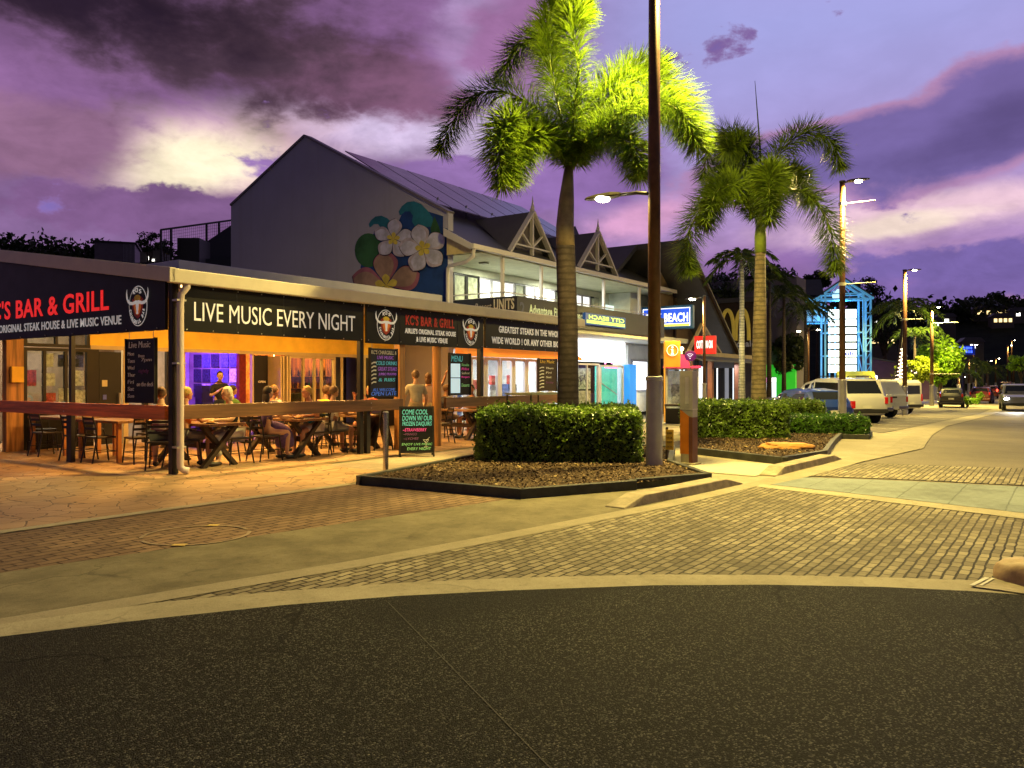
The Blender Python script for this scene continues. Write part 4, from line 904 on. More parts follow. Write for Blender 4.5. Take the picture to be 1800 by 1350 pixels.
m = MB(); m.box(20.6, 25.0, ft + 1.2, ft + 2.6, 3.0, 3.06); m.build('shop_ceiling_light', glow('shop ceiling panel', (1, .98, .96), 5), bld)
m = MB(); m.box(20.62, 25.0, ft - .05, ft + .12, 2.28, 3.18); m.build('lit_header', glow('lit header', (.97, .99, 1), 3.4), bld)
window(20.7, 22.7, .05, 2.2, m_trim, m_glass, (21.7,), 'shop_window', bld, ft, .08)
dd = window(22.8, 25.0, .05, 2.15, m_trim, m_glass, (), 'shop_door', bld, ft, .08)
m = MB(); m.box(22.95, 24.9, ft + .3, ft + .36, .1, 2.1); m.build('teal_panel', mat('teal display panel', (.10, .48, .38), .5, var=.2, emit=(.08, .55, .42), es=.9), dd)  # the panel's own glow stands in for turquoise light on it
m = MB(); m.bar((23.0, ft + .28, 1.5), (24.85, ft + .28, .85), .03, .04); m.build('handrail', m_trim, dd)
pb = MB(); pb.box(21.0, 22.5, ft + .32, ft + .36, .2, 1.05, 0); pb.box(21.0, 22.5, ft + .32, ft + .36, 1.12, 2.0, 1)
pb.build('window_poster', [mat('poster beige', (.6, .5, .42), .7, vs=5, var=.6), mat('poster grey', (.55, .55, .55), .7, vs=7, var=.6)], bld)
m = MB()
for k in range(20):
    a0, a1 = 2 * math.pi * k / 20, 2 * math.pi * (k + 1) / 20
    for cx_ in (21.45, 22.05): m.bar((cx_ + .2 * math.cos(a0), ft + .31, 1.42 + .2 * math.sin(a0)), (cx_ + .2 * math.cos(a1), ft + .31, 1.42 + .2 * math.sin(a1)), .01, .02)
for a, b in (((21.45, 1.42), (21.7, 1.45)), ((21.7, 1.45), (21.95, 1.68)), ((22.05, 1.42), (21.93, 1.75)), ((21.45, 1.42), (21.6, 1.68)), ((21.6, 1.68), (21.95, 1.68)), ((21.6, 1.68), (21.7, 1.45))): m.bar((a[0], ft + .31, a[1]), (b[0], ft + .31, b[1]), .012, .02)
m.build('bicycle_print', m_black, bld)
m_bluef = mat('bright blue frame', (.02, .16, .55), .5, var=.1, emit=(.02, .25, .8), es=.9)  # glow put into the paint so that the frame looks lit
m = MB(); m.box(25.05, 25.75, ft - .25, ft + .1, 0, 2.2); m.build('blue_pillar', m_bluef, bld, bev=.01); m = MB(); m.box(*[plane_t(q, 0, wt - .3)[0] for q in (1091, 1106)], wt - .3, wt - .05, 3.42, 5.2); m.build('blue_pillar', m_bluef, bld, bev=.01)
m = MB(); m.box(*[plane_t(q, 0, wt - .2)[0] for q in (1063, 1090)], wt - .25, wt - .2, 3.75, 4.95); m.build('lit_upper_window', glow('pale cyan window', (.72, .95, .9), 1.0), bld)
m = MB(); m.box(25.8, 28.2, ft + .2, ft + 1, 0, 3.19); m.box(plane_t(1108, 0, ft + .1)[0], 28.2, ft + .1, wt + .5, 3.195, zg - .17); m.build('end_wall', mat('pale grey end wall', (.66, .67, .62), .8, var=.08), bld)
m = MB(); m.box(26.2, 27.6, ft + .1, ft + .13, 1.05, 2.35); m.build('lightbox', glow('white lightbox', (.92, .95, 1), 3.2), bld)
m = MB(); m.box(26.1, 27.7, ft + .132, ft + .2, .95, 2.45); m.build('lightbox_frame', m_slv, bld)
# neon sign
ns = sthing('neon_sign', 'pink neon sign in the surf shop doorway', 'neon sign', 23.9, ft + .1, 2.2)
m = MB(); m.tube([(-.5, 0, .0), (-.2, 0, .35), (.1, 0, .05), (.4, 0, .4), (.6, 0, .1)], .03, 8); m.tube([(-.5, 0, -.15), (.6, 0, -.15)], .03, 8); m.build('tube', glow('pink neon', (1, .18, .45), 4), ns, smooth=True)
# shop signs (blue)
m_sblue = glow('lit blue sign', (.02, .09, .75), 1.0); m_sedge = mat('blue sign case', (.03, .14, .42), .4)
m_swht = glow('lit white letters', (.95, .97, 1), 1.5); m_syel = glow('lit yellow strip', (.9, .85, .1), 1.2)
sg = sthing('projecting_sign', 'projecting lit blue shop sign with white capitals and a yellow strip, behind the lamp post', 'sign')
(ta, za), (tb, zb) = plane_s(1127, 540, 27.0), plane_s(1217, 577, 27.0)
m = MB(); m.box(27.0, 27.3, tb, ta, zb, za); m.build('case', m_sedge, sg, bev=.05)
m = MB(); m.box(26.985, 27.0, tb + .1, ta - .1, zb + .12, za - .12); m.build('face', m_sblue, sg)
m = MB(); L_ = ta - tb
put(m, 'CITY BEACH', (26.985, ta - .2, zb + .32), LX, UP, L_ - .4, .42, 0, .03)
for a, b, c, d in ((tb + .1, ta - .1, za - .155, za - .12), (tb + .1, ta - .1, zb + .23, zb + .26)): m.box(26.975, 26.985, a, b, c, d)
m.box(26.975, 26.985, ta - .135, ta - .1, zb + .12, za - .12); m.box(26.975, 26.985, tb + .1, tb + .135, zb + .12, za - .12); m.build('lettering', m_swht, sg)
m = MB(); m.box(26.975, 26.985, tb + .14, ta - .14, zb + .125, zb + .225); m.build('strip', m_syel, sg)
sg = sthing('reversed_sign', 'dark blue sign with mirrored yellow green lettering under the balcony', 'sign')
(sa, za), (sb, zb) = plane_t(1029, 549, bt_ - .12), plane_t(1100, 578, bt_ - .12)
m = MB(); m.box(sa, sb, bt_ - .12, bt_ - .004, zb, za); m.build('case', mat('dark blue sign', (.015, .06, .22), .5, emit=(.01, .06, .25), es=.6), sg, bev=.02)
m = MB(); put(m, 'CITY BEACH', (sa + .25, bt_ - .12, zb + .21), FX, UP, sb - sa - .4, za - zb - .27, 0, .03, flip=True); m.box(sa + .1, sb - .1, bt_ - .13, bt_ - .12, zb + .06, zb + .17); m.build('lettering', glow('lit yellow green letters', (.5, .85, .15), 1.0), sg)
# mural
mu = MB()
def wall_poly(pts, lift, mi): mu.extr([(GS - lift, *plane_s(x, y, GS)) for x, y in pts], (.004, 0, 0), mi)
def petal(cx, cy, L, w, ang, lift, mi, n=14, tip=1.5):
    a = R(ang); pts = []
    for k in range(n + 1):
        q = k / n; ww = w * math.sin(math.pi * min(1, q ** tip)) ** .8
        pts.append((q * L, ww))
    pts = pts + [(x, -y) for x, y in pts[::-1][1:-1]]
    return [(cx + x * math.cos(a) - y * math.sin(a), cy - x * math.sin(a) - y * math.cos(a)) for x, y in pts]
MU = [mat('mural navy', (.012, .05, .24), .85, var=.3, vs=1), mat('mural teal', (.02, .17, .28), .85, var=.3, vs=1), mat('mural leaf green', (.03, .11, .05), .85, var=.4, vs=1), mat('mural petal white', (.50, .49, .72), .85, var=.28, vs=2.2), mat('mural petal shade', (.46, .40, .56), .85, var=.3, vs=2), mat('mural yellow', (.62, .50, .10), .85, var=.2), mat('mural pink', (.34, .12, .20), .85, var=.3, vs=1), mat('mural peach', (.34, .22, .20), .85, var=.3, vs=1), mat('mural dark line', (.01, .012, .03), .85)]
wall_poly([(640, 512), (634, 470), (640, 438), (655, 412), (700, 392), (708, 372), (735, 366), (760, 374), (779, 380), (779, 400), (787, 402), (787, 534), (762, 530)], .006, 0)
def wave(ox, oy, k): return [(ox + x * k, oy + y * k) for x, y in ((0, 12), (-2, 4), (4, -6), (14, -14), (28, -16), (42, -10), (54, 2), (64, 16), (64, 34), (30, 34), (24, 24), (26, 12), (20, 4), (10, 4), (4, 10))]
wall_poly(wave(650, 391, .74), .010, 1); wall_poly(wave(703, 368, .9), .010, 1)
wall_poly([(656 + 24 * math.cos(2 * math.pi * k / 24) - 8, 440 + 30 * math.sin(2 * math.pi * k / 24)) for k in range(24)], .011, 2)
wall_poly([(757, 402), (764, 380), (772, 398), (776, 416), (760, 414)], .012, 2)
def flower(cx, cy, L, rot, cols, lift, wd=.35):
    for k in range(5):
        a = rot + 72 * k
        wall_poly(petal(cx, cy, L * 1.01, L * (wd + .008), a + 1.5, 0, 0), lift, 8); wall_poly(petal(cx, cy, L, L * wd, a, 0, 0), lift + .004, cols[1]); wall_poly(petal(cx, cy, L * .95, L * wd * .8, a + 5, 0, 0), lift + .008, cols[0]); wall_poly(petal(cx, cy, L * .33, L * wd * .3, a + 2, 0, 0), lift + .012, cols[2])
        lift += .002
flower(680, 502, 62, 20, (7, 6, 5), .014); flower(693, 420, 36, 12, (3, 4, 5), .034); flower(746, 437, 43, 30, (3, 4, 5), .054, .37)
wall_poly([(760 + 9 * math.cos(k * .5), 527 + 7 * math.sin(k * .5)) for k in range(12)], .03, 6)
mo = mu.build('mural', MU, bld)
# ------------------------------------------------------------------ steep gabled building beyond
m_brn = mat('brown cladding', (.17, .115, .075), .7, var=.2, vs=1.5); m_brnd = mat('dark brown timber', (.05, .03, .022), .6, var=.2)
af = sthing('gabled_building', 'tall building with a steep dark gable and exposed brown timbers, beyond the white shop building', 'building')
FT = 2.2
sr, zr = plane_t(1201, 421, FT); sf, zf = plane_t(1302, 640, FT); k_ = (zr - zf) / (sf - sr)
def afp(name, s_end, mt):
    z_end = zr - abs(s_end - sr) * k_; m = MB(); f_ = FT if s_end > sr else tg + .9
    m.extr([(sr, f_, zr), (s_end, f_, z_end), (s_end, f_, z_end - .2), (sr, f_, zr - .25)], (0, 13, 0)); return m.build(name, mt, af)
afp('roof', sr - 2.4, m_slate); afp('roof', sf, m_slate)
m = MB(); m.bar((sr, FT - .04, zr + .02), (sf + .1, FT - .04, zf), .08, .3, up=(0, 1, 0)); m.build('barge_board', m_brnd, af)
m = MB(); m.extr([(sr + .5, FT + 1.6, 2.5), (sf - 1, FT + 1.6, 2.5), (sf - 1, FT + 1.6, zf + .6 * k_), (sr + .5, FT + 1.6, zr - .5 * k_ - .35)], (0, .15, 0)); m.build('gable_wall', m_brn, af)
m = MB()
for s in (sr + .6, sr + 2.6, sr + 5): m.box(s, s + .16, FT + 1.5, FT + 1.596, 2.5, max(2.7, zr - abs(s - sr) * k_ - .4))
m.build('gable_post', m_brnd, af)
m = MB()
for s in (sr + .7, sr + 3.2, sf - .6): m = MB(); m.box(s, s + .22, FT - .1, FT + .12, -.5, 2.7); m.build('verandah_post', mat('red brown post', (.26, .10, .05), .5, var=.2), af)
m = MB(); m.box(sr + .6, sf + 1.4, FT - .15, FT + .15, 2.55, 2.8); m.bar((sr + .6, FT, 2.8), (sr + 2.2, FT, 4.1), .1, .14, up=(0, 1, 0)); m.bar((sr + 4.6, FT, 2.8), (sr + 2.2, FT, 4.1), .1, .14, up=(0, 1, 0)); m.build('verandah_beam', mat('pale brown beam', (.34, .26, .16), .6, var=.15), af)
m = MB(); m.extr([(sr + .6, FT - .6, 2.35), (sf + 2, FT - .6, 2.35), (sf + 2, FT - .6, 2.43), (sr + .6, FT - .6, 2.43)], (0, .45, .18)); m.build('verandah_awning', m_slate, af)
m_cool = glow('cool lit shop window', (.78, .88, 1), 1.5)
rng = random.Random(8)
for i in range(9):
    s = sr + .5 + i * 1.25
    m = MB(); m.box(s, s + .08, FT + 1.5, FT + 1.7, -.5, 2.5); o = m.build('shop_window', m_dkfr, af)
    m = MB(); m.box(s + .1, s + (1.15 if i % 3 else .7), FT + 1.66, FT + 1.7, .2, 2.2); m.build('pane', m_cool if i % 2 == 0 else mat('dim shop window', (.1, .1, .13), .3, emit=(.5, .55, .7), es=.35), o)
area('verandah_light', af, (sr + 2, FT + .6, 2.5), .4, 60, (1, .78, .5)); area('verandah_light', af, (sr + 6.5, FT + .3, 2.3), .4, 40, (.85, .9, 1))
# red shop sign
sg = sthing('projecting_sign', 'square red shop sign with tall white capitals under the steep gable', 'sign')
S_ = sr + .4
(ta, za), (tb, zb) = plane_s(1220, 591, S_), plane_s(1257, 622, S_)
m = MB(); m.box(S_, S_ + .2, tb, ta, zb, za); m.build('case', mat('lit red sign', (.7, .02, .02), .5, emit=(.8, .02, .015), es=.4), sg, bev=.03)
m = MB(); put(m, 'COTTON ON', (S_, ta - .12, zb + .25), LX, UP, ta - tb - .24, za - zb - .45, 0, .03); m.build('lettering', m_swht, sg)
# information sign, kiosk, litter bin, wifi pillar, parking plate
def px_at(px, Y): return (px - 900) / F * Y
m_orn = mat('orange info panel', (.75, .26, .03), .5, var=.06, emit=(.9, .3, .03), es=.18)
sg = thing('information_sign', 'orange information sign with a ringed letter i beside the lamp post', 'sign', px_at(1182, 31), 31, gz(px_at(1182, 31), 31), R(-11))
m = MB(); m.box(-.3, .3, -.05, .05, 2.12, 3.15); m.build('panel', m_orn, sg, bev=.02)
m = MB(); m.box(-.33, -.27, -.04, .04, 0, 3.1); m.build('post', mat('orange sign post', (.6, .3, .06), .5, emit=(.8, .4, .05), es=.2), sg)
m = MB()
for k in range(28):
    a0, a1 = 2 * math.pi * k / 28, 2 * math.pi * (k + 1) / 28
    m.bar((.21 * math.cos(a0), -.055, 2.78 + .21 * math.sin(a0)), (.21 * math.cos(a1), -.055, 2.78 + .21 * math.sin(a1)), .012, .03, up=(0, 1, 0))
m.box(-.025, .025, -.06, -.052, 2.64, 2.82); m.box(-.06, .02, -.06, -.052, 2.80, 2.83); m.box(-.06, .06, -.06, -.052, 2.62, 2.65); m.sphere((0, -.055, 2.9), .035, 8, 6)
m.build('symbol', m_swht, sg)
ks = thing('information_kiosk', 'glass kiosk with a magenta barrel canopy behind the orange info pillar', 'kiosk', px_at(1199, 33), 33, gz(px_at(1199, 33), 33), R(-12))
m = MB()
for a, b in ((-.62, -.5), (.62, -.5), (-.62, .5), (.62, .5), (0, -.5)): m.box(a - .04, a + .04, b - .04, b + .04, 0, 2.1)
m.box(-.66, .66, -.54, .54, 2.1, 2.2); m.box(-.66, .66, -.54, .54, 0, .1); m.build('frame', m_slv, ks)
m = MB(); m.box(-.58, -.04, -.51, -.49, .12, 2.08); m.box(.04, .58, -.51, -.49, .12, 2.08); m.build('pane', m_glass, ks)
m = MB(); m.box(-.58, .58, .4, .44, .2, 2.05); m.box(-.45, -.1, .36, .4, .6, 1.5, 1); m.build('notice_panel', [mat('cream notices', (.6, .55, .45), .7, vs=5, var=.35, emit=(.6, .55, .45), es=.25), mat('pale leaflets', (.5, .45, .5), .7, vs=9, var=.5)], ks)
m = MB(); pts = []
for k in range(11): a = math.pi * k / 10; pts.append((-.2 + .5 * math.cos(a), -.75, 2.22 + .55 * math.sin(a)))
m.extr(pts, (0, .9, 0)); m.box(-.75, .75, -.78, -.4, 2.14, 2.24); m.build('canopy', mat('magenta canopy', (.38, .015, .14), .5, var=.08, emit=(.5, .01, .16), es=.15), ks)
m = MB(); m.sphere((-.02, -.2, 2.95), .09, 10, 8); m.tube([(-.02, -.2, 2.2), (-.02, -.2, 2.95)], .02, 6); m.build('lamp', glow('kiosk lamp', (1, .55, .25), 12), ks, smooth=True)
lb = thing('litter_bin', 'black street litter bin with slotted top on the footpath behind the yellow plate', 'litter bin', *G(1183, 745), 0, R(-12)); lb.location.z = gz(*G(1183, 745))
m = MB(); m.box(-.27, .27, -.25, .25, .04, .56); m.box(-.25, .25, -.22, .22, 0, .05); m.build('body', m_black, lb, bev=.02)
m = MB(); m.box(-.3, .3, -.28, .28, .64, .72); m.box(-.28, -.24, -.26, .26, .55, .65); m.box(.24, .28, -.26, .26, .55, .65); m.build('hood', mat('dark bin hood', (.05, .035, .035), .5), lb, bev=.01)
m = MB(); m.box(-.3, .3, -.3, .3, -.02, .015); m.build('base', m_slv, lb)
x, y = G(1211, 816)
pl = thing('info_pillar', 'service pillar with orange front, brown side and grey steel top, on a concrete footing', 'pillar', x, y, 0, R(-38))
m = MB(); m.box(-.17, .17, -.15, .15, 0, .035); m.box(-.115, .11, -.1, .1, .03, .19); m.build('footing', m_conc, pl, bev=.008)
m = MB(); m.box(-.12, .045, -.105, .1, .19, .80); m.extr([(-.12, -.105, .80), (.045, -.105, .80), (.045, -.105, .86), (-.12, -.105, .98)], (0, .205, 0)); m.build('front_panel', mat('orange pillar panel', (.42, .13, .012), .4, var=.15), pl)
m = MB(); m.box(.048, .12, -.11, .105, .03, .84); m.build('side_panel', mat('dark brown pillar side', (.10, .035, .025), .5, var=.25), pl, bev=.004)
m = MB(); m.box(-.123, .12, -.108, .106, .985, 1.66); m.extr([(-.12, -.103, .982), (.045, -.103, .862), (.12, -.103, .842), (.12, -.103, .984), (-.12, -.103, .984)], (0, .2, 0)); m.build('top_cabinet', mat('brushed steel cabinet', (.40, .37, .33), .4, metal=.5, var=.1), pl, bev=.008)
m = MB(); m.box(-.02, .05, -.114, -.108, 1.08, 1.55); m.box(-.125, .122, -.112, .108, .975, .99); m.build('steel_trim', mat('bright steel trim', (.6, .56, .5), .3, metal=.7), pl)
m = MB(); m.tube([(.03, 0, 1.66), (.03, 0, 1.84)], .008, 6); m.build('sign_stem', m_slv, pl)
m = MB(); m.sphere((.03, -.0, 1.93), (.115, .015, .095), 20, 10); ws = m.build('wifi_sign', mat('purple sign', (.17, .015, .16), .5, emit=(.3, .02, .28), es=.3), pl, smooth=True)
m = MB()
for r_ in (.03, .055, .08):
    for k in range(8):
        a0, a1 = R(45 + k * 11.25), R(45 + (k + 1) * 11.25)
        m.bar((.03 + r_ * math.cos(a0), -.018, 1.89 + r_ * math.sin(a0)), (.03 + r_ * math.cos(a1), -.018, 1.89 + r_ * math.sin(a1)), .004, .009, up=(0, 1, 0))
m.sphere((.03, -.018, 1.885), .009, 6, 4); m.build('symbol', m_swht, ws)
x, y = G(1174, 816)
yp = thing('small_plate_sign', 'small yellow plate on a short brown stake beside the orange pillar', 'sign', x, y, 0, R(-30))
m = MB(); m.box(-.035, .0, -.02, .02, 0, .66); m.build('stake', m_brnd, yp)
m = MB(); m.box(-.03, .115, -.032, -.022, .26, .62); m.build('plate', mat('yellow plate', (.42, .25, .03), .5, var=.1), yp, bev=.003)
m = MB()
for i in range(4): put(m, ('DO NOT', 'PARK ON', 'FOOT', 'PATH')[i], (-.01, -.032, .54 - i * .08), FX, UP, .1, .035, 0, .0)
m.build('lettering', m_brnd, yp)
# arch sign and dark facade
mc = sthing('restaurant_building', 'dark low restaurant building under the trees with yellow arches on its wall', 'building')
S_ = 37.0
m = MB(); m.box(S_, S_ + 1.3, 2.6, 12, -.6, 5.9); m.build('wall', mat('dark brown facade', (.035, .022, .02), .7, var=.3), mc)
m = MB(); m.box(S_ - .15, S_ + 1.4, 2.4, 12.2, 5.9, 6.15); m.build('roof', m_slate, mc)
sg = sthing('arch_sign', 'pair of dim yellow arches over white lettering on the dark facade', 'sign')
(ta, za), (tb, zb) = plane_s(1266, 546, S_ - .1), plane_s(1318, 598, S_ - .1)
m = MB(); w2 = (ta - tb) / 2
for q in range(2):
    c = tb + w2 * (q + .5); pts = []
    for k in range(17):
        a = math.pi * k / 16; pts.append((S_ - .1, c + w2 * .44 * math.cos(a), zb + (za - zb) * math.sin(a) ** .75))
    m.tube(pts, .11, 8)
m.build('arch', mat('dim yellow arch', (.55, .38, .05), .5, emit=(.6, .42, .06), es=.22), sg, smooth=True)
m = MB(); (ta, za), (tb, zb) = plane_s(1266, 599, S_ - .02), plane_s(1338, 609, S_ - .02); put(m, "McDonald's", (S_ - .02, ta, zb), LX, UP, ta - tb, za - zb, 0, .03); m.build('lettering', mat('dim white letters', (.3, .28, .3), .6, emit=(.3, .28, .3), es=.15), sg)
lw2 = sthing('low_wall', 'low brown wall behind the second hedge', 'wall', 24, -1.6, gz(*P(24, -1.6)))
m = MB(); m.box(0, 3.5, 0, .25, 0, .85); m.build('masonry', m_brn, lw2, bev=.02); m = MB(); m.box(-.03, 3.53, -.03, .28, .85, .92); m.build('coping', m_brnd, lw2)
# grey mall wall with a green lit shop
ml = sthing('mall_building', 'tall blank purple grey mall wall with green lit shops at its foot', 'building')
m = MB(); m.box(54, 56.5, 5.0, 15, -.7, 9.3); m.build('wall', mat('purple grey mall wall', (.16, .14, .17), .85, var=.08, vs=.3), ml)
m = MB(); m.box(53.95, 54, 7.0, 7.12, -.6, 9.2); m.box(53.95, 54, 10.5, 10.62, -.6, 9.2); m.build('wall_joint', m_black, ml)
m = MB(); m.box(53.2, 54, 6.4, 11.5, 1.75, 2.65); m.box(53.6, 54, 5.0, 6.4, .2, 2.65); m.build('green_fascia', mat('green lit fascia', (.04, .42, .03), .5, var=.2, vs=1, emit=(.03, .55, .03), es=.6), ml)
gw = MB(); rng = random.Random(4)
for i in range(7):
    t = 5.4 + i * .85; gw.box(53.9, 53.95, t, t + .62, -.5, 1.3, 0); gw.box(53.88, 53.95, t, t + .7, 1.32, 1.68, 1 + (i % 2))
gw.build('shop_window', [m_cool, glow('pink shop light', (1, .25, .75), 1.4), glow('white shop light', (1, .95, 1), 1.8)], ml)
# blue steel tower with stacked lit panels
x, y = px_at(1484, 75), 75; zt = gz(x, y)
tw = thing('sign_tower', 'blue lit steel tower with a gabled top and stacked white sign panels', 'tower', x, y, zt, R(-10))
H = EYE + (HOR - 516) / F * 75 - zt; m_blu = mat('blue lit steel', (.14, .42, .70), .4, metal=.2, var=.1, emit=(.12, .48, .85), es=.4)  # the steel's own glow stands in for blue lamps shining on it
fr = MB()
for a in (-1.7, 1.7, 2.35):
    for b in (0, 1.8): fr.bar((a, b, 0), (a, b, H), .15, .15)
for z in (1.2, 2.4, 3.6, 4.8, 6.0, 7.2, 8.4): fr.bar((1.7, 0, z), (2.35, 0, z), .1, .1); fr.bar((1.7, 0, z), (2.35, 0, z + 1.1), .06, .06)
for z in (2.2, 4.4, 6.6, H):
    for b in (0, 1.8): fr.bar((-1.7, b, z), (1.7, b, z), .11, .11)
    for a in (-1.7, 1.7): fr.bar((a, 0, z), (a, 1.8, z), .09, .09)
for b in (0, 1.8):
    fr.bar((-2.6, b, H - .5), (0, b, H + 1.3), .2, .2); fr.bar((2.6, b, H - .5), (0, b, H + 1.3), .2, .2); fr.bar((-2.6, b, H - .5), (2.6, b, H - .5), .14, .14); fr.bar((0, b, H), (0, b, H + 1.2), .08, .08)
    fr.bar((-1, b, H), (-.4, b, H + .8), .06, .06); fr.bar((1, b, H), (.4, b, H + .8), .06, .06)
for z in (0, 2.2, 4.4): fr.bar((1.7, 0, z), (1.7, 1.8, z + 2.2), .06, .06)
fr.build('frame', m_blu, tw)
m = MB()
for q in (-1, 1): m.extr([(q * 2.5, -.3, H - .35), (0, -.3, H + 1.4), (0, -.3, H + 1.5), (q * 2.5, -.3, H - .22)], (0, 2.6, 0))
m.build('roof', m_slate, tw)
m = MB(); m.extr([(-4.9, -.6, H - .15), (-4.9, 1.0, H + 1.5), (-4.9, 2.6, H - .15), (-4.9, 1.0, H + 1.3)], (3.0, 0, 0)); m.build('roof', m_slate, tw)
rows = [(544, 560), (562, 573), (576, 587), (590, 600), (603, 613), (616, 627), (629, 640), (642, 655)]
for i, (a, b) in enumerate(rows):
    za, zb = EYE + (HOR - a) / F * 75 - zt, EYE + (HOR - b) / F * 75 - zt
    m = MB(); m.box(-1.45, 1.05, -.16, -.08, zb, za); o = m.build('sign_panel', glow('tower lit panel', (.82, 1, .98), 2.4), tw)
    if i == 5:
        m = MB(); put(m, 'hub', (-.3, -.16, zb + .08), FX, UP, 1.1, (za - zb) * .7, 0, .04); m.build('lettering', glow('blue lit mark', (.05, .08, .8), .8), o)
    elif i > 5:
        m = MB()
        for k in range(5): m.box(-1.2 + k * .45, -1.2 + k * .45 + .2, -.17, -.16, zb + .1, zb + .14)
        m.build('line', m_slv, o)
m = MB(); m.lathe([(.45, H - .5), (.55, H - .1), (.4, H + .3), (.05, H + .5)], (-.4, .7), 14); m.build('lantern', glow('tower lantern', (.55, .85, 1), 1.3), tw, smooth=True)
area('tower_light', tw, (0, .9, H - .3), .8, 500, (.1, .45, 1))
x, y = px_at(1430, 78), 78; zt = gz(x, y)
tb_ = thing('entrance_canopy', 'blue lit gabled steel canopy left of the sign tower', 'canopy', x, y, zt, R(-10))
fr = MB(); H2 = EYE + (HOR - 530) / F * 78 - zt
for b in (0, 2.5):
    fr.bar((-2.4, b, H2 - .6), (-.9, b, H2 + .9), .2, .2); fr.bar((.6, b, H2 - .6), (-.9, b, H2 + .9), .2, .2); fr.bar((-2.1, b, H2 - .6), (.3, b, H2 - .6), .09, .09)
    fr.bar((-2.0, b, 0), (-2.0, b, H2 - .6), .12, .12); fr.bar((2.0, b, 0), (2.0, b, H2 - .6), .12, .12); fr.bar((-2.0, b, H2 - 2), (2.4, b, H2 - 2), .09, .09)
    for k in range(4): fr.bar((-1.7 + k * .4, b, H2 - .6), (-.9, b, H2 + .7), .04, .04)
fr.build('frame', m_blu, tb_)
m = MB()
for k in range(4): m.box(-1.85 + k * .92, -1.05 + k * .92, .3, .34, H2 - 1.9, H2 - .75)
m.build('lit_glazing', glow('cyan lit glazing', (.25, .6, .85), .55), tb_)
area('canopy_light', tb_, (0, 1.2, H2 - .8), .6, 250, (.15, .5, 1))
m = MB(); m.extr([(-.9, -.3, H2 + 1.0), (2.4, -.3, H2 + .9), (2.4, -.3, H2 + .75), (.4, -.3, H2 - .55), (-.9, -.3, H2 + .9)], (0, 3, 0)); m.build('roof', m_slate, tb_)
# dark purple low building, floodlight and lit yellow awning
x, y = px_at(1565, 88), 88; lo = thing('low_building', 'low dark purple building with a sloping roof behind the parked vans', 'building', x, y, gz(x, y), R(-12))
m = MB(); m.extr([(-3.2, 0, 0), (4.5, 0, 0), (4.5, 0, 3.2), (-2.6, 0, 4.6), (-3.2, 0, 4.5)], (0, 6, 0)); m.build('wall', mat('dark purple wall', (.10, .05, .11), .8, var=.2, vs=.5), lo)
m = MB(); m.extr([(-3.4, -.3, 4.55), (-2.6, -.3, 4.75), (4.8, -.3, 3.3), (4.8, -.3, 3.2), (-2.6, -.3, 4.6), (-3.4, -.3, 4.4)], (0, 6.6, 0)); m.build('roof', m_slate, lo)
x, y = px_at(1538, 80), 80; fl = thing('floodlight', 'bright violet white floodlight on a short pole above the white utes', 'floodlight', x, y, gz(x, y))
m = MB(); m.tube([(0, 0, 0), (0, 0, 2.2)], .05, 8); m.build('pole', m_black, fl); m = MB(); m.sphere((0, -.1, 2.35), .2, 12, 8); m.build('lens', glow('violet floodlight', (.75, .6, 1), 30), fl, smooth=True)
area('beam', fl, (0, .4, 2.4), .4, 400, (.4, .2, 1), rot=(R(-80), 0, 0))
x, y = px_at(1507, 72), 72; ya = thing('lit_awning', 'small yellow lit awning at the foot of the sign tower', 'awning', x, y, gz(x, y), R(-10))
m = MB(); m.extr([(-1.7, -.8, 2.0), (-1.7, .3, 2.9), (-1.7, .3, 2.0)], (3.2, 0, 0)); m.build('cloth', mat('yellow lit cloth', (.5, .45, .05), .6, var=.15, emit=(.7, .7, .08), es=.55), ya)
m = MB(); m.box(-1.6, -1.5, 0, .1, 0, 2.3); m.box(1.3, 1.4, 0, .1, 0, 2.3); m.box(-.3, .8, -.82, -.8, 2.05, 2.5); m.build('post', m_slv, ya)
# dark things behind the pavilion roof on the left
x, y = px_at(207, 46), 46; cb = thing('rooftop_shed', 'grey ribbed metal shed standing above the pavilion roof at far left', 'shed', x, y, 0, R(20))
zt = EYE + (HOR - 427) / F * 46
m = MB(); m.box(-1.2, .9, 0, 3, 3, zt); m.build('wall', mat('dark ribbed metal', (.10, .08, .12), .6, metal=.3), cb)
m = MB()
for i in range(9): m.box(.3 + i * .07, .33 + i * .07, -.03, 0, 3, zt)
m.build('rib', mat('lighter rib', (.2, .18, .24), .5), cb); m = MB(); m.box(-1.3, 1.0, -.1, 3.1, zt, zt + .08); m.build('roof', m_black, cb)
rt = sthing('rooftop_enclosure', 'dark rooftop plant enclosure with wire mesh screen behind the mural gable', 'enclosure')
def cp(px, py, Y): return Vector(((px - 900) / F * Y, Y, EYE + (HOR - py) / F * Y))
rt.location = (0, 0, 0); rt.rotation_euler = (0, 0, 0)
A1, A2 = cp(283, 404, 40), cp(408, 387, 44)
m = MB(); m.bar(A1, A2, .1, .1)
for q in (0, .13, .62, .8): p = A1.lerp(A2, q); m.bar(p, p + Vector((0, 0, -3)), .09, .09)
m.build('screen_frame', m_black, rt)
m = MB(); n = 36
for i in range(n): p = A1.lerp(A2, (i + .5) / n); m.bar(p, p + Vector((0, 0, -2.2)), .012, .012)
for k in range(14): d = Vector((0, 0, -.16 * (k + 1))); m.bar(A1 + d, A2 + d, .012, .012)
m.build('wire_mesh', mat('dark wire', (.03, .02, .03), .6), rt)
c = cp(330, 440, 41); m = MB(); m.box(c.x - .55, c.x + .6, 41, 42.5, c.z - 1.5, c.z + .65); m.build('plant_unit', m_black, rt, bev=.03)
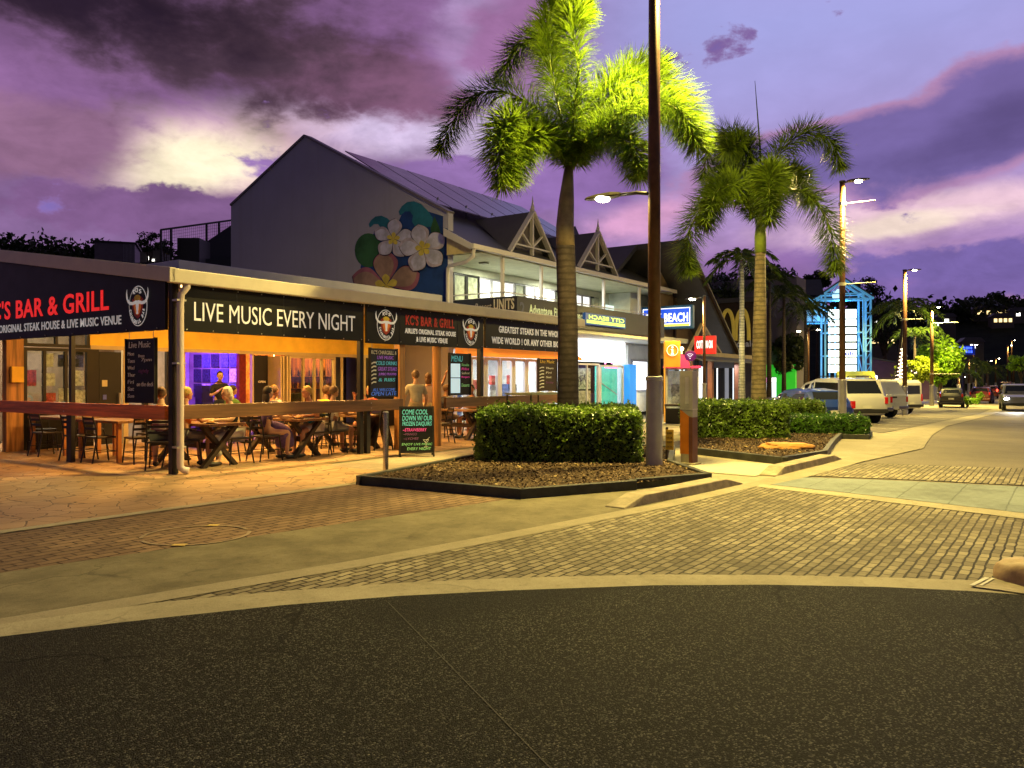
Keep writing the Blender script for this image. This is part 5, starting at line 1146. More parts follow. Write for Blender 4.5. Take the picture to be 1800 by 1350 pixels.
p0, p1 = cp(352, 432, 42), cp(406, 396, 43.5); m = MB(); m.extr([p0, p1, p1 + Vector((0, 0, -3.5)), p0 + Vector((0, 0, -2.5))], (0, 2, 0)); m.build('stair_wall', mat('dark stair wall', (.012, .01, .018), .8), rt)
m = MB(); a, b = cp(225, 452, 39), cp(412, 452, 43); m.extr([(a.x, a.y, 0), (b.x, b.y, 0), (b.x, b.y, b.z), (a.x, a.y, a.z - .3)], (0, 3, 0)); m.build('wall', mat('dark building wall', (.012, .012, .02), .8), rt)
# ================================================================== FURNITURE
m_ttop = woodmat('table top timber', (.20, .105, .045), 1, .4, 9); m_tleg = mat('dark trestle timber', (.035, .02, .012), .6, var=.3); m_tleg2 = mat('orange table leg', (.40, .16, .04), .5, var=.2)
m_chair = mat('black chair metal', (.012, .011, .012), .35, var=.1); m_pad = mat('dark seat vinyl', (.03, .022, .022), .5, var=.2)
def make_table(label, s, t, L=1.9, wd=.74, cross=True, rot=0, name='trestle_table', group='dining tables on the deck'):
    o = sthing(name, label, 'table', s, t, 0, rot, group)
    m = MB()
    for i in range(4): m.box(-wd / 2 + i * wd / 4 + .004, -wd / 2 + (i + 1) * wd / 4 - .004, -L / 2, L / 2, .71, .755)
    m.build('tabletop', m_ttop, o, bev=.005)
    if cross:
        for y in (-L / 2 + .25, L / 2 - .25):
            m = MB(); m.bar((-.36, y - .05, 0), (.3, y - .05, .71), .07, .1, up=(0, 1, 0)); m.bar((.36, y + .05, 0), (-.3, y + .05, .71), .07, .1, up=(0, 1, 0)); m.build('trestle', m_tleg, o)
        m = MB(); m.box(-.04, .04, -L / 2 + .31, L / 2 - .31, .3, .4); m.build('stretcher', m_tleg, o)
    else:
        for x in (-wd / 2 + .07, wd / 2 - .07):
            for y in (-L / 2 + .08, L / 2 - .08): m = MB(); m.box(x - .035, x + .035, y - .035, y + .035, 0, .71); m.build('leg', m_tleg2, o)
    return o
def make_chair():
    o = thing('dining_chair', 'chair', 'chair')
    m = MB(); m.box(-.2, .2, -.2, .2, .44, .475); m.build('seat', m_pad, o, bev=.015)
    for x in (-.18, .18):
        m = MB(); m.tube([(x, .18, .45), (x * 1.12, .24, 0)], .014, 8); m.build('leg', m_chair, o)
        m = MB(); m.tube([(x, -.18, .45), (x * 1.12, -.27, 0)], .014, 8); m.build('leg', m_chair, o)
    m = MB()
    for x in (-.19, .19): m.tube([(x, -.18, .45), (x, -.2, .62), (x * .95, -.26, .88)], .014, 8)
    for z, y in ((.62, -.2), (.72, -.222), (.80, -.24), (.87, -.257)): m.bar((-.19, y, z), (.19, y, z), .016, .045, up=(0, 0, 1))
    m.build('backrest', m_chair, o)
    m = MB(); m.bar((-.2, .2, .2), (.2, .2, .2), .012, .012); m.bar((-.19, .2, .2), (-.19, -.23, .2), .012, .012); m.bar((.19, .2, .2), (.19, -.23, .2), .012, .012); m.build('stretcher', m_chair, o)
    return o
CH = make_chair(); _first = [True]
def chair(label, s, t, rot):
    o = CH if _first[0] else copy_thing(CH); _first[0] = False
    x, y = P(s, t); o.location = (x, y, .004); o.rotation_euler = (0, 0, TH + R(rot)); o['label'] = label; o['group'] = 'black metal dining chairs'; return o
def at_t(px, t): return plane_t(px, 0, t)[0]
TA, TB, TC = at_t(352, .9), at_t(505, 1.0), at_t(618, 1.1)
make_table('dark trestle table behind the corner downpipe, first along the front rail', TA, 1.05)
make_table('dark trestle table in front of the man in the blue shirt', TB, 1.15)
make_table('dark trestle table beside the chalkboard in coloured chalk, near the entrance', TC, 1.3)
make_table('timber table with orange square legs behind the reddish side rail', .78, 3.1, 1.5, .8, False, name='leg_table')
make_table('timber table with orange legs deeper in along the side rail', .85, 5.2, 1.5, .8, False, name='leg_table')
make_table('dark trestle table in the second row in front of the purple lit stage', 3.0, 4.0)
make_table('dark trestle table in the second row in front of the glazed doors', 5.4, 4.2)
make_table('dark trestle table behind the brown rail right of the round timber pole', at_t(800, 1.2), 1.3)
# ------------------------------------------------------------------ people
def skin_mesh(J, E, sub=1):
    """J: name -> (x, y, z, radius); E: list of name pairs, first joint is the root"""
    names = list(J); me = bpy.data.meshes.new('body')
    me.from_pydata([J[n][:3] for n in names], [(names.index(a), names.index(b)) for a, b in E], [])
    o = bpy.data.objects.new('body', me); COL.objects.link(o)
    md = o.modifiers.new('skin', 'SKIN'); md.branch_smoothing = .4
    for i, n in enumerate(names):
        sv = me.skin_vertices[0].data[i]; r = J[n][3]; sv.radius = r if isinstance(r, tuple) else (r, r); sv.use_root = (i == 0)
    if sub: sd = o.modifiers.new('sub', 'SUBSURF'); sd.levels = sub; sd.render_levels = sub
    bpy.context.view_layer.update()
    ev = o.evaluated_get(bpy.context.evaluated_depsgraph_get()); m2 = bpy.data.meshes.new_from_object(ev)
    v = [tuple(p.co) for p in m2.vertices]; f = [tuple(p.vertices) for p in m2.polygons]
    bpy.data.objects.remove(o); bpy.data.meshes.remove(me); bpy.data.meshes.remove(m2); return v, f
def cloth(name, col, var=.12): return mat(name, col, .85, var=var, vs=6, spec=.15)
SKINS = [mat('skin fair', (.50, .30, .20), .5, var=.08, vs=9), mat('skin tan', (.34, .18, .10), .5, var=.08, vs=9), mat('skin ruddy', (.44, .21, .13), .5, var=.08, vs=9)]
m_eye = mat('eye dark', (.02, .015, .012), .3, var=0); m_lip = mat('lips', (.35, .12, .1), .5, var=0)
def person(label, s, t, rot, pose='sit', top=('top', (.1, .1, .1)), bottom=('trousers', (.05, .05, .06)), hair=('hair', (.05, .03, .02)), hairlen=0, skin=0, sc=1.0, lean=.0, arms=None, long_leg=False, sleeve=.55, head=(0, 0), glasses=False, dress=False, z=.004, look=0):
    sk = SKINS[skin]
    if pose == 'sit':
        J = {'pelvis': (0, 0, .57, .125), 'waist': (0, .01 + lean * .25, .74, (.135, .105)), 'chest': (0, .02 + lean * .6, .94, (.165, .115)), 'neckb': (0, .03 + lean * .85, 1.06, (.08, .07)), 'neck': (0, .045 + lean, 1.14, .05), 'skull': (0, .06 + lean * 1.05, 1.2, .06)}
        hz, kn, an, toe = .545, (.13, .43, .51), (.13, .40, .10), (.14, .56, .045)
        elb, wr, hn = (.25, .17 + lean * .7, .80), (.17, .40 + lean * .5, .80), (.14, .48 + lean * .5, .80)
    else:
        J = {'pelvis': (0, 0, .94, .13), 'waist': (0, .0 + lean * .25, 1.08, (.135, .10)), 'chest': (0, .01 + lean * .6, 1.28, (.165, .115)), 'neckb': (0, .0 + lean * .85, 1.40, (.08, .07)), 'neck': (0, .01 + lean, 1.48, .05), 'skull': (0, .025 + lean * 1.05, 1.54, .06)}
        hz, kn, an, toe = .90, (.11, .03, .50), (.11, -.02, .09), (.13, .14, .04)
        elb, wr, hn = (.27, .04 + lean * .5, 1.07), (.25, .16 + lean * .4, .86), (.24, .2 + lean * .4, .78)
    A = {-1: [elb, wr, hn], 1: [elb, wr, hn]}
    if arms: A.update(arms)
    ch = J['chest']; E = [('pelvis', 'waist'), ('waist', 'chest'), ('chest', 'neckb'), ('neckb', 'neck'), ('neck', 'skull')]
    TJ = {k: J[k] for k in ('pelvis', 'waist', 'chest', 'neckb')}; TE = E[:3]; TJ = {k: (v[0], v[1], v[2], tuple(x + .018 for x in (v[3] if isinstance(v[3], tuple) else (v[3], v[3])))) for k, v in TJ.items()}
    PJ = {'pelvis': (*J['pelvis'][:3], .145)}; PE = []
    if pose == 'stand': PJ['waist'] = (*J['waist'][:3], (.145, .115)); PE.append(('pelvis', 'waist'))
    for q, n in ((-1, 'l'), (1, 'r')):
        e, w, h = A[q]; sx = lambda p: (p[0] * q, p[1], p[2])
        J['sh' + n] = (.175 * q, ch[1] + .01, ch[2] + .075, .062); J['el' + n] = (*sx(e), .042); J['wr' + n] = (*sx(w), .03); J['pa' + n] = (*sx(h), (.038, .022))
        E += [('chest', 'sh' + n), ('sh' + n, 'el' + n), ('el' + n, 'wr' + n), ('wr' + n, 'pa' + n)]
        W_ = Vector(sx(w)); Hn = Vector(sx(h)); d = (Hn - W_).normalized(); side = d.cross(Vector((0, 0, 1))); side = side.normalized() if side.length > .1 else Vector((1, 0, 0)); dn = side.cross(d) * (1 if side.cross(d).z < 0 else -1)
        for k in range(4):
            b = Hn + d * .03 + side * (.026 - .0175 * k); ln = (.062, .072, .068, .052)[k]
            J['f%d%s' % (k, n)] = (*b, .010); J['g%d%s' % (k, n)] = (*(b + d * ln * .6 + dn * .008), .009); J['h%d%s' % (k, n)] = (*(b + d * ln + dn * .026), .008)
            E += [('pa' + n, 'f%d%s' % (k, n)), ('f%d%s' % (k, n), 'g%d%s' % (k, n)), ('g%d%s' % (k, n), 'h%d%s' % (k, n))]
        tq = 1 if side.dot(Vector((-q, 0, 0))) > 0 else -1
        J['th' + n] = (*(Hn + side * tq * .042 + d * .012), .011); J['ti' + n] = (*(Hn + side * tq * .052 + d * .05 + dn * .01), .009); E += [('pa' + n, 'th' + n), ('th' + n, 'ti' + n)]
        J['hip' + n] = (.095 * q, J['pelvis'][1] + .02, hz, .098); J['kn' + n] = (*sx(kn), .062); J['ca' + n] = (kn[0] * q, kn[1] * .7 + an[1] * .3 - .015, kn[2] * .68 + an[2] * .32, .057); J['an' + n] = (*sx(an), .04); J['to' + n] = (*sx(toe), (.042, .03))
        E += [('pelvis', 'hip' + n), ('hip' + n, 'kn' + n), ('kn' + n, 'ca' + n), ('ca' + n, 'an' + n), ('an' + n, 'to' + n)]
        sh, el = Vector(J['sh' + n][:3]), Vector(J['el' + n][:3]); TJ['sh' + n] = (*sh, .078); se = sh.lerp(el, sleeve); TJ['se' + n] = (*se, .062); TE = TE + [('chest', 'sh' + n), ('sh' + n, 'se' + n)]
        hp, kk = Vector(J['hip' + n][:3]), Vector(J['kn' + n][:3]); PJ['hip' + n] = (*hp, .112); pe = hp.lerp(kk, 1.0 if long_leg else .86); PJ['pe' + n] = (*pe, .078); PE += [('pelvis', 'hip' + n), ('hip' + n, 'pe' + n)]
        if long_leg: a_ = Vector(J['an' + n][:3]); PJ['pk' + n] = (*kk.lerp(a_, .5), .07); PJ['pa' + n] = (*kk.lerp(a_, .86), .058); PE += [('pe' + n, 'pk' + n), ('pk' + n, 'pa' + n)]
    o = sthing('person', label, 'person', s, t, z, rot); o.scale = (sc, sc, sc)
    b = MB(); b.add(*skin_mesh(J, E))
    hc = Vector(J['skull'][:3]) + Vector((head[0], .012, .055)); hd = Matrix.Translation(hc) @ Matrix.Rotation(R(look), 4, 'Z') @ Matrix.Rotation(R(head[1]), 4, 'X')
    b.T = hd; b.sphere((0, 0, .01), (.074, .092, .108), 14, 10, 0); b.sphere((0, .035, -.055), (.052, .055, .055), 10, 8, 0)
    b.extr([(-.013, .085, -.02), (.013, .085, -.02), (.004, .09, .022), (-.004, .09, .022)], (0, .018, -.004), 0)
    for q in (-1, 1):
        b.sphere((q * .03, .084, .018), (.012, .008, .008), 8, 6, 1); b.sphere((q * .076, -.005, .0), (.01, .02, .03), 8, 6, 0)
    b.box(-.022, .022, .083, .092, -.055, -.045, 2); b.T = None
    b.build('body', [sk, m_eye, m_lip], o, smooth=True)
    h = MB(); h.T = hd
    def hf(p): return p[1] < .045 - max(0, .03 - p[2]) * 1.2 or p[2] > .055
    hs = MB(); hs.sphere((0, -.012, .025), (.087, .1, .108), 16, 12)
    keep = [f for f in hs.f if all(hf(hs.v[i]) and hs.v[i][2] > -.055 - (.02 if hairlen else 0) for i in f)]; h.add(hs.v, keep)
    h.sphere((0, -.02, .05), (.078, .082, .082), 12, 8)
    if hairlen: h.sphere((0, -.055, -.05 - hairlen * .4), (.085, .055, .09 + hairlen * .5), 12, 8)
    h.build('hair', mat(*hair, .6, var=.4, vs=30, bump=.5, bs=60), o, smooth=True)
    if glasses:
        g = MB(); g.T = hd
        for q in (-1, 1): g.box(q * .03 - .024, q * .03 + .024, .096, .1, .004, .03); g.bar((q * .05, .096, .02), (q * .08, .0, .02), .005, .005)
        g.bar((-.01, .1, .02), (.01, .1, .02), .004, .004); g.build('glasses', m_eye, o)
    mt = MB(); mt.add(*skin_mesh(TJ, TE)); mt.build('dress' if dress else 'shirt', cloth(*top), o, smooth=True)
    if dress:
        for q in ('l', 'r'):
            pass
        pe = MB()
        pe.add(*skin_mesh({'a': (0, .0, .6, .17), 'b': (0, .22, .56, .19), 'c': (0, .42, .50, .20), 'd': (0, .46, .32, .19), 'e': (0, .45, .18, .19)}, [('a', 'b'), ('b', 'c'), ('c', 'd'), ('d', 'e')])); pe.build('skirt', cloth(*top), o, smooth=True)
    else:
        mp = MB(); mp.add(*skin_mesh(PJ, PE)); mp.build('trousers' if long_leg else 'shorts', cloth(*bottom), o, smooth=True)
    for q in (-1, 1):
        a_ = J['an' + ('l' if q < 0 else 'r')]; tt = J['to' + ('l' if q < 0 else 'r')]
        m = MB(); mid = ((a_[0] + tt[0]) / 2, (a_[1] + tt[1]) / 2 + .01); m.sphere((mid[0], mid[1], .045), (.052, .145, .045), 12, 8); m.build('shoe', mat('dark shoes', (.03, .025, .025), .5), o, smooth=True)
    return o
hb, hbr, hd_, hw = ('blond hair', (.42, .27, .07)), ('brown hair', (.10, .05, .025)), ('dark hair', (.018, .012, .01)), ('silver blond hair', (.55, .5, .38))
def seat(label_p, label_c, px, t, face, **k):
    s = at_t(px, t); rot = -90 if face == 'r' else (90 if face == 'l' else face)
    person(label_p, s, t, rot, **k); chair(label_c, s, t, rot)
seat('seated diner in an orange top with short blond hair, right beside the corner downpipe', 'black chair under the diner in orange beside the downpipe', 322, .75, 'r', top=('burnt orange top', (.5, .13, .02)), bottom=('grey shorts', (.14, .13, .15)), hair=hb, skin=2)
seat('seated diner with silver blond hair, black top and pale trousers, facing the downpipe', 'black chair under the diner in pale trousers', 412, .55, 'l', top=('black top', (.02, .02, .03)), bottom=('pale grey trousers', (.5, .48, .46)), hair=hw, hairlen=.02, long_leg=True, lean=.08)
seat('seated dark haired woman in a long mauve dress', 'black chair under the woman in the mauve dress', 466, .55, 'r', top=('mauve dress', (.11, .07, .20), .5), hair=hd_, hairlen=.1, dress=True, skin=0)
seat('seated man with blond hair and glasses in a bright blue sleeveless shirt and white shorts', 'black chair under the man in the blue shirt', 553, .6, 'l', top=('bright blue shirt', (.01, .36, .75)), bottom=('white shorts', (.6, .56, .5)), hair=hb, skin=2, glasses=True, lean=.12, sleeve=.2, look=-30)
seat('seated diner with a ruddy face leaning in across from the man in the blue shirt', 'black chair across the table from the man in the blue shirt', 470, 1.75, 'r', top=('navy shirt', (.03, .04, .10)), bottom=('dark shorts', (.04, .04, .05)), hair=hbr, skin=2, lean=.1)
seat('seated brown haired diner in grey shorts behind the man in the blue shirt', 'black chair back to back with the chair of the man in blue', 583, .55, 'r', top=('white singlet', (.7, .68, .65)), bottom=('mid grey shorts', (.2, .2, .22)), hair=hbr, skin=1)
seat('seated blond diner with both forearms raised, beside the chalkboard in coloured chalk', 'black chair under the diner with raised forearms', 654, 1.5, 'l', top=('dark red top', (.3, .03, .03)), bottom=('dark blue shorts', (.04, .05, .1)), hair=hb, skin=2, arms={-1: [(.27, .2, .84), (.2, .36, 1.04), (.18, .4, 1.12)], 1: [(.27, .2, .84), (.22, .34, 1.06), (.2, .37, 1.14)]})
seat('seated diner in a yellow top across from the diner with raised forearms', 'black chair under the diner in the yellow top', 570, 1.8, 'r', top=('yellow top', (.7, .55, .05)), bottom=('brown shorts', (.12, .08, .05)), hair=hbr, skin=1)
seat('seated diner with dark hair in a green top in front of the purple stage', 'black chair under the diner in green at the second row', 405, 4.2, 'r', top=('green top', (.10, .2, .06)), bottom=('dark shorts', (.04, .04, .05)), hair=hd_, skin=1)
seat('seated diner with long blond hair in a white top by the folded doors', 'black chair under the diner in white at the second row', 485, 3.9, 'l', top=('white top', (.75, .74, .72)), bottom=('blue jeans', (.06, .09, .18)), hair=hb, hairlen=.12, skin=0, long_leg=True)
seat('seated diner in an olive top and dark shorts, right of the round timber pole', 'black chair under the diner in the olive top', 833, 1.0, 'l', top=('olive top', (.2, .17, .05)), bottom=('black shorts', (.025, .025, .03)), hair=hd_, skin=2, lean=.05)
seat('seated diner in a dark shirt facing the diner in the olive top', 'black chair facing the diner in the olive top', 782, 1.7, 'r', top=('charcoal shirt', (.05, .05, .06)), bottom=('tan shorts', (.35, .26, .16)), hair=hbr, skin=1)
# striped diner seen from behind at the side rail, and empty chairs along it
ss, st_ = .30, .85
person('seated diner in a mauve and white striped shirt seen from behind', ss, st_, -38, top=('striped shirt', (.48, .36, .46)), bottom=('dark shorts', (.04, .04, .05)), hair=hbr, skin=0)
sm = MATS['striped shirt']; tt_ = sm.node_tree; wv = tt_.nodes.new('ShaderNodeTexWave'); wv.bands_direction = 'Z'; wv.inputs['Scale'].default_value = 6.5; wv.inputs['Distortion'].default_value = .4
tcx = tt_.nodes.new('ShaderNodeTexCoord'); tt_.links.new(tcx.outputs['Object'], wv.inputs['Vector'])
tt_.links.new(mixc(sstep(wv.outputs[0], .45, .55, tt_), (.60, .50, .56), (.18, .09, .17), tt_), tt_.nodes['Principled BSDF'].inputs['Base Color'])
chair('black chair under the diner in the striped shirt', ss, st_, -38)
for lb, s, t, rot in (('empty black chair at the near end of the orange legged table, closest to the corner', .62, 2.05, -8), ('empty black chair on the rail side of the orange legged table, near end', .30, 2.75, -90), ('empty black chair on the rail side of the orange legged table, far end', .28, 3.5, -84),
                      ('empty black chair on the wall side of the orange legged table', 1.35, 2.9, 92), ('empty black chair on the rail side of the deeper orange legged table', .35, 4.9, -88), ('empty black chair at the far end of the deeper orange legged table', .8, 6.05, 178),
                      ('empty black chair on the wall side of the deeper orange legged table', 1.42, 5.3, 88), ('empty black chair at the near end of the second row table by the stage', 3.0, 2.75, 2), ('empty black chair by the entrance post, turned to the table', 5.2, 1.2, 80), ('empty black chair at the glazed door table', 6.05, 4.3, 90),
                      ('empty black chair behind the round timber pole', at_t(776, .55), .55, 60)):
    chair(lb, s, t, rot)
person('standing singer in dark clothes in front of the purple lit stage', at_t(386, 5.7), 5.7, 165, 'stand', top=('singer shirt', (.02, .02, .025)), bottom=('dark jeans', (.02, .025, .04)), hair=hd_, long_leg=True, sleeve=.9, arms={1: [(.26, .1, 1.1), (.16, .28, 1.2), (.1, .3, 1.26)]})
person('standing man with cropped hair in a tan shirt, seen from behind at the entrance', at_t(731, .35), .35, -32, 'stand', top=('tan shirt', (.38, .36, .30)), bottom=('khaki trousers', (.3, .24, .16)), hair=('close cropped hair', (.16, .10, .06)), skin=0, long_leg=True, sc=1.0, sleeve=.75)
person('standing woman in a pale top with one arm raised against the round timber pole', at_t(753, .6), .6, -40, 'stand', top=('pale pink top', (.55, .42, .42)), bottom=('cream trousers', (.5, .42, .3)), hair=hbr, hairlen=.04, skin=2, long_leg=True, sc=.97, sleeve=.55, arms={1: [(.34, .06, 1.42), (.42, .05, 1.62), (.44, .05, 1.70)]})
# glasses and plates on the tables
gm = [mat('beer', (.55, .28, .03), .1, var=0, spec=.6), mat('clear drink', (.5, .5, .48), .1, var=0, spec=.6), mat('red wine', (.25, .01, .02), .1, var=0)]
k = 0
for lb, s, t in (('table by the downpipe', TA, 1.05), ('table of the man in blue', TB, 1.15), ('table by the coloured chalkboard', TC, 1.3)):
    for j, (ds, dt) in enumerate(((-.2, -.5), (.2, -.35), (-.18, .2), (.2, .4))):
        o = sthing('drinking_glass', ('tall amber glass', 'clear glass', 'red wine glass', 'second clear glass')[j] + ' on the dark trestle ' + lb, 'glass', s + ds, t + dt, .757, 0, 'drinks on the tables')
        m = MB(); m.lathe([(.028, 0), (.036, .14), (.034, .142)], n=12, mi=0); m.build('drink', gm[(0, 1, 2, 1)[j]], o, smooth=True)
    for j, (ds, dt) in enumerate(((-.2, -.75), (.19, 0))):
        o = sthing('plate', ('white plate at the near end of the dark trestle ', 'white plate at mid length of the dark trestle ')[j] + lb, 'plate', s + ds, t + dt, .757, 0, 'plates on the tables')
        m = MB(); m.lathe([(.07, 0), (.12, .018), (.125, .02), (.07, .008)], n=18); m.sphere((0, 0, .025), (.07, .06, .03), 10, 6, 1); m.build('dish', [mat('white china', (.7, .68, .62), .3), mat('food', (.4, .2, .06), .7, var=.4, vs=30)], o, smooth=True)
# ------------------------------------------------------------------ boards on the pavement, bollard, bar table, boulder
def a_frame(label, x, y, rz, w=.68, h=.97, lines=None, plain=False):
    o = thing('a_frame_sign', label, 'pavement sign', x, y, .01, rz); th = math.atan2(.2, h)
    for q, nm in ((-1, 'front_panel'), (1, 'rear_panel')):
        m = MB(); m.T = Matrix.Translation((0, q * .21, 0)) @ Matrix.Rotation(q * th, 4, 'X')
        m.box(-w / 2 + .03, w / 2 - .03, -.012, .012, .10, h, 0)
        for a in (-w / 2, w / 2 - .03): m.box(a, a + .03, -.016, .016, 0, h + .02, 1)
        m.box(-w / 2 + .03, w / 2 - .03, -.016, .016, h - .01, h + .02, 1); m.box(-w / 2 + .03, w / 2 - .03, -.016, .016, .075, .10, 1)
        p = m.build(nm, [m_board, m_dkfr], o)
        if q < 0 and lines:
            l = MB(); l.T = m.T
            for tx, c, x0, x1, y0, y1 in lines:
                l1 = MB(); l1.T = m.T; put(l1, tx, (-w / 2 + w * x0, -.012, h * y0), FX, UP, w * (x1 - x0), h * (y1 - y0), 0, .0, .15); l1.build('lettering', CK[c], p)
            for a, b in (((.68, .34), (.76, .27)), ((.84, .34), (.76, .27)), ((.76, .27), (.76, .20)), ((.70, .195), (.82, .195)), ((.68, .34), (.84, .34)), ((.74, .3), (.86, .39))):
                l.bar((-w / 2 + w * a[0], -.015, h * a[1]), (-w / 2 + w * b[0], -.015, h * b[1]), .006, .008, CKL.index('w'), up=(0, 1, 0))
            l.build('glass_drawing', [CK[k_] for k_ in CKL], p)
    return o
x, y = G(731, 803)
a_frame('black A-frame chalkboard with cyan, pink and green lettering on the paving before the entrance', x, y + .1, math.atan2(-x, y) + R(3), lines=[('COME COOL', 'c', .09, .82, .855, .955), ('DOWN W/ OUR', 'c', .09, .94, .73, .83), ('FROZEN DAIQUIRIS', 'c', .09, .93, .61, .71), ('~STRAWBERRY', 'p', .1, .78, .51, .575), ('~MANGO', 'd', .12, .5, .43, .48), ('~LYCHEE', 'd', .12, .55, .34, .39), ('ENJOY LIVE MUSIC', 'g', .07, .94, .215, .275), ('EVERY NIGHT', 'g', .22, .9, .135, .19)])
s_ = at_t(664, .55); x, y = P(s_, .5)
a_frame('plain black A-frame board seen edge on behind the brown rail', x, y, TH + R(62), .62, .95)
x, y = G(678, 832)
bo = thing('bollard', 'slim stainless steel bollard at the left tip of the near planter', 'bollard', x, y, 0)
m = MB(); m.lathe([(.045, 0), (.045, .98)], n=24); m.build('tube', mat('brushed stainless steel', (.55, .52, .5), .22, metal=1.0, var=.05), bo, auto=True)
m = MB(); m.lathe([(.046, .975), (.046, .99), (.03, .995)], n=24); m.build('cap', m_slv, bo, auto=True); m = MB(); m.lathe([(.085, 0), (.085, .008), (.05, .012)], n=24); m.build('base_plate', m_slv, bo, auto=True)
s_ = at_t(940, -.75)
bt = sthing('bar_table', 'high outdoor table with an olive green top behind the near hedge', 'table', s_, -.75, .005, 0)
m = MB(); m.box(-.75, .75, -.4, .4, 1.13, 1.18); m.build('tabletop', mat('olive table top', (.22, .25, .15), .5, var=.1), bt, bev=.01)
for a in (-.7, .7):
    for b in (-.35, .35): m = MB(); m.tube([(a, b, 0), (a, b, 1.13)], .02, 8); m.build('leg', m_chair, bt)
m = MB(); m.box(-.7, .7, -.37, -.35, .85, .88); m.box(-.7, .7, .35, .37, .85, .88); m.build('rail', m_chair, bt)
def rock(name, label, x, y, r, mt, seed, z=0, kind=None, cat='rock', flat=1.0, facet=False):
    bm = bmesh.new(); bmesh.ops.create_icosphere(bm, subdivisions=4, radius=1)
    for v in bm.verts:
        p = v.co.copy(); k_ = 1 + .22 * mnoise.noise(p * 1.3 + Vector((seed, 0, 0))) + (.12 if facet else .06) * mnoise.noise(p * 5 + Vector((seed, 3, 0))) + (.1 * mnoise.cell(p * 2.5 + Vector((seed, 0, 5))) if facet else 0)
        v.co = Vector((p.x * r[0] * k_, p.y * r[1] * k_, max(-.4 * r[2], min(p.z * r[2] * k_, r[2] * flat))))
    me = bpy.data.meshes.new(name); bm.to_mesh(me); bm.free(); me.materials.append(mt); me.polygons.foreach_set('use_smooth', [True] * len(me.polygons))
    o = bpy.data.objects.new(name, me); COL.objects.link(o); o.location = (x, y, z); return tag(o, label, cat, kind=kind)
x, y = G(1385, 798)
rock('boulder', 'flat orange sandstone boulder lying on the mulch of the second planter', x, y + .15, (.5, .3, .14), mat('orange sandstone', (.46, .22, .06), .75, var=.25, vs=4, bump=.5, bs=14), 2, .13, flat=.6, facet=True)
x, y = G(1790, 1034)
rock('island_stone', 'rounded tan kerb stone on the traffic island at the right edge', x + .16, y + .14, (.17, .28, .16), mat('tan kerb stone', (.34, .23, .13), .6, var=.2, vs=6, bump=.3, bs=40), 7, .03, flat=.95, cat='kerb stone')
sheet('traffic_island', [G(1704, 1034), G(1728, 1022), G(1765, 1018), (5.2, 6.1), (5.2, 5.45), G(1800, 1047), G(1750, 1040)], .016, m_kerb)
strip('island_line', G(1708, 1034), G(1735, 1020), .03, .022, m_white); strip('island_line', G(1724, 1034), G(1746, 1021), .02, .022, m_white)
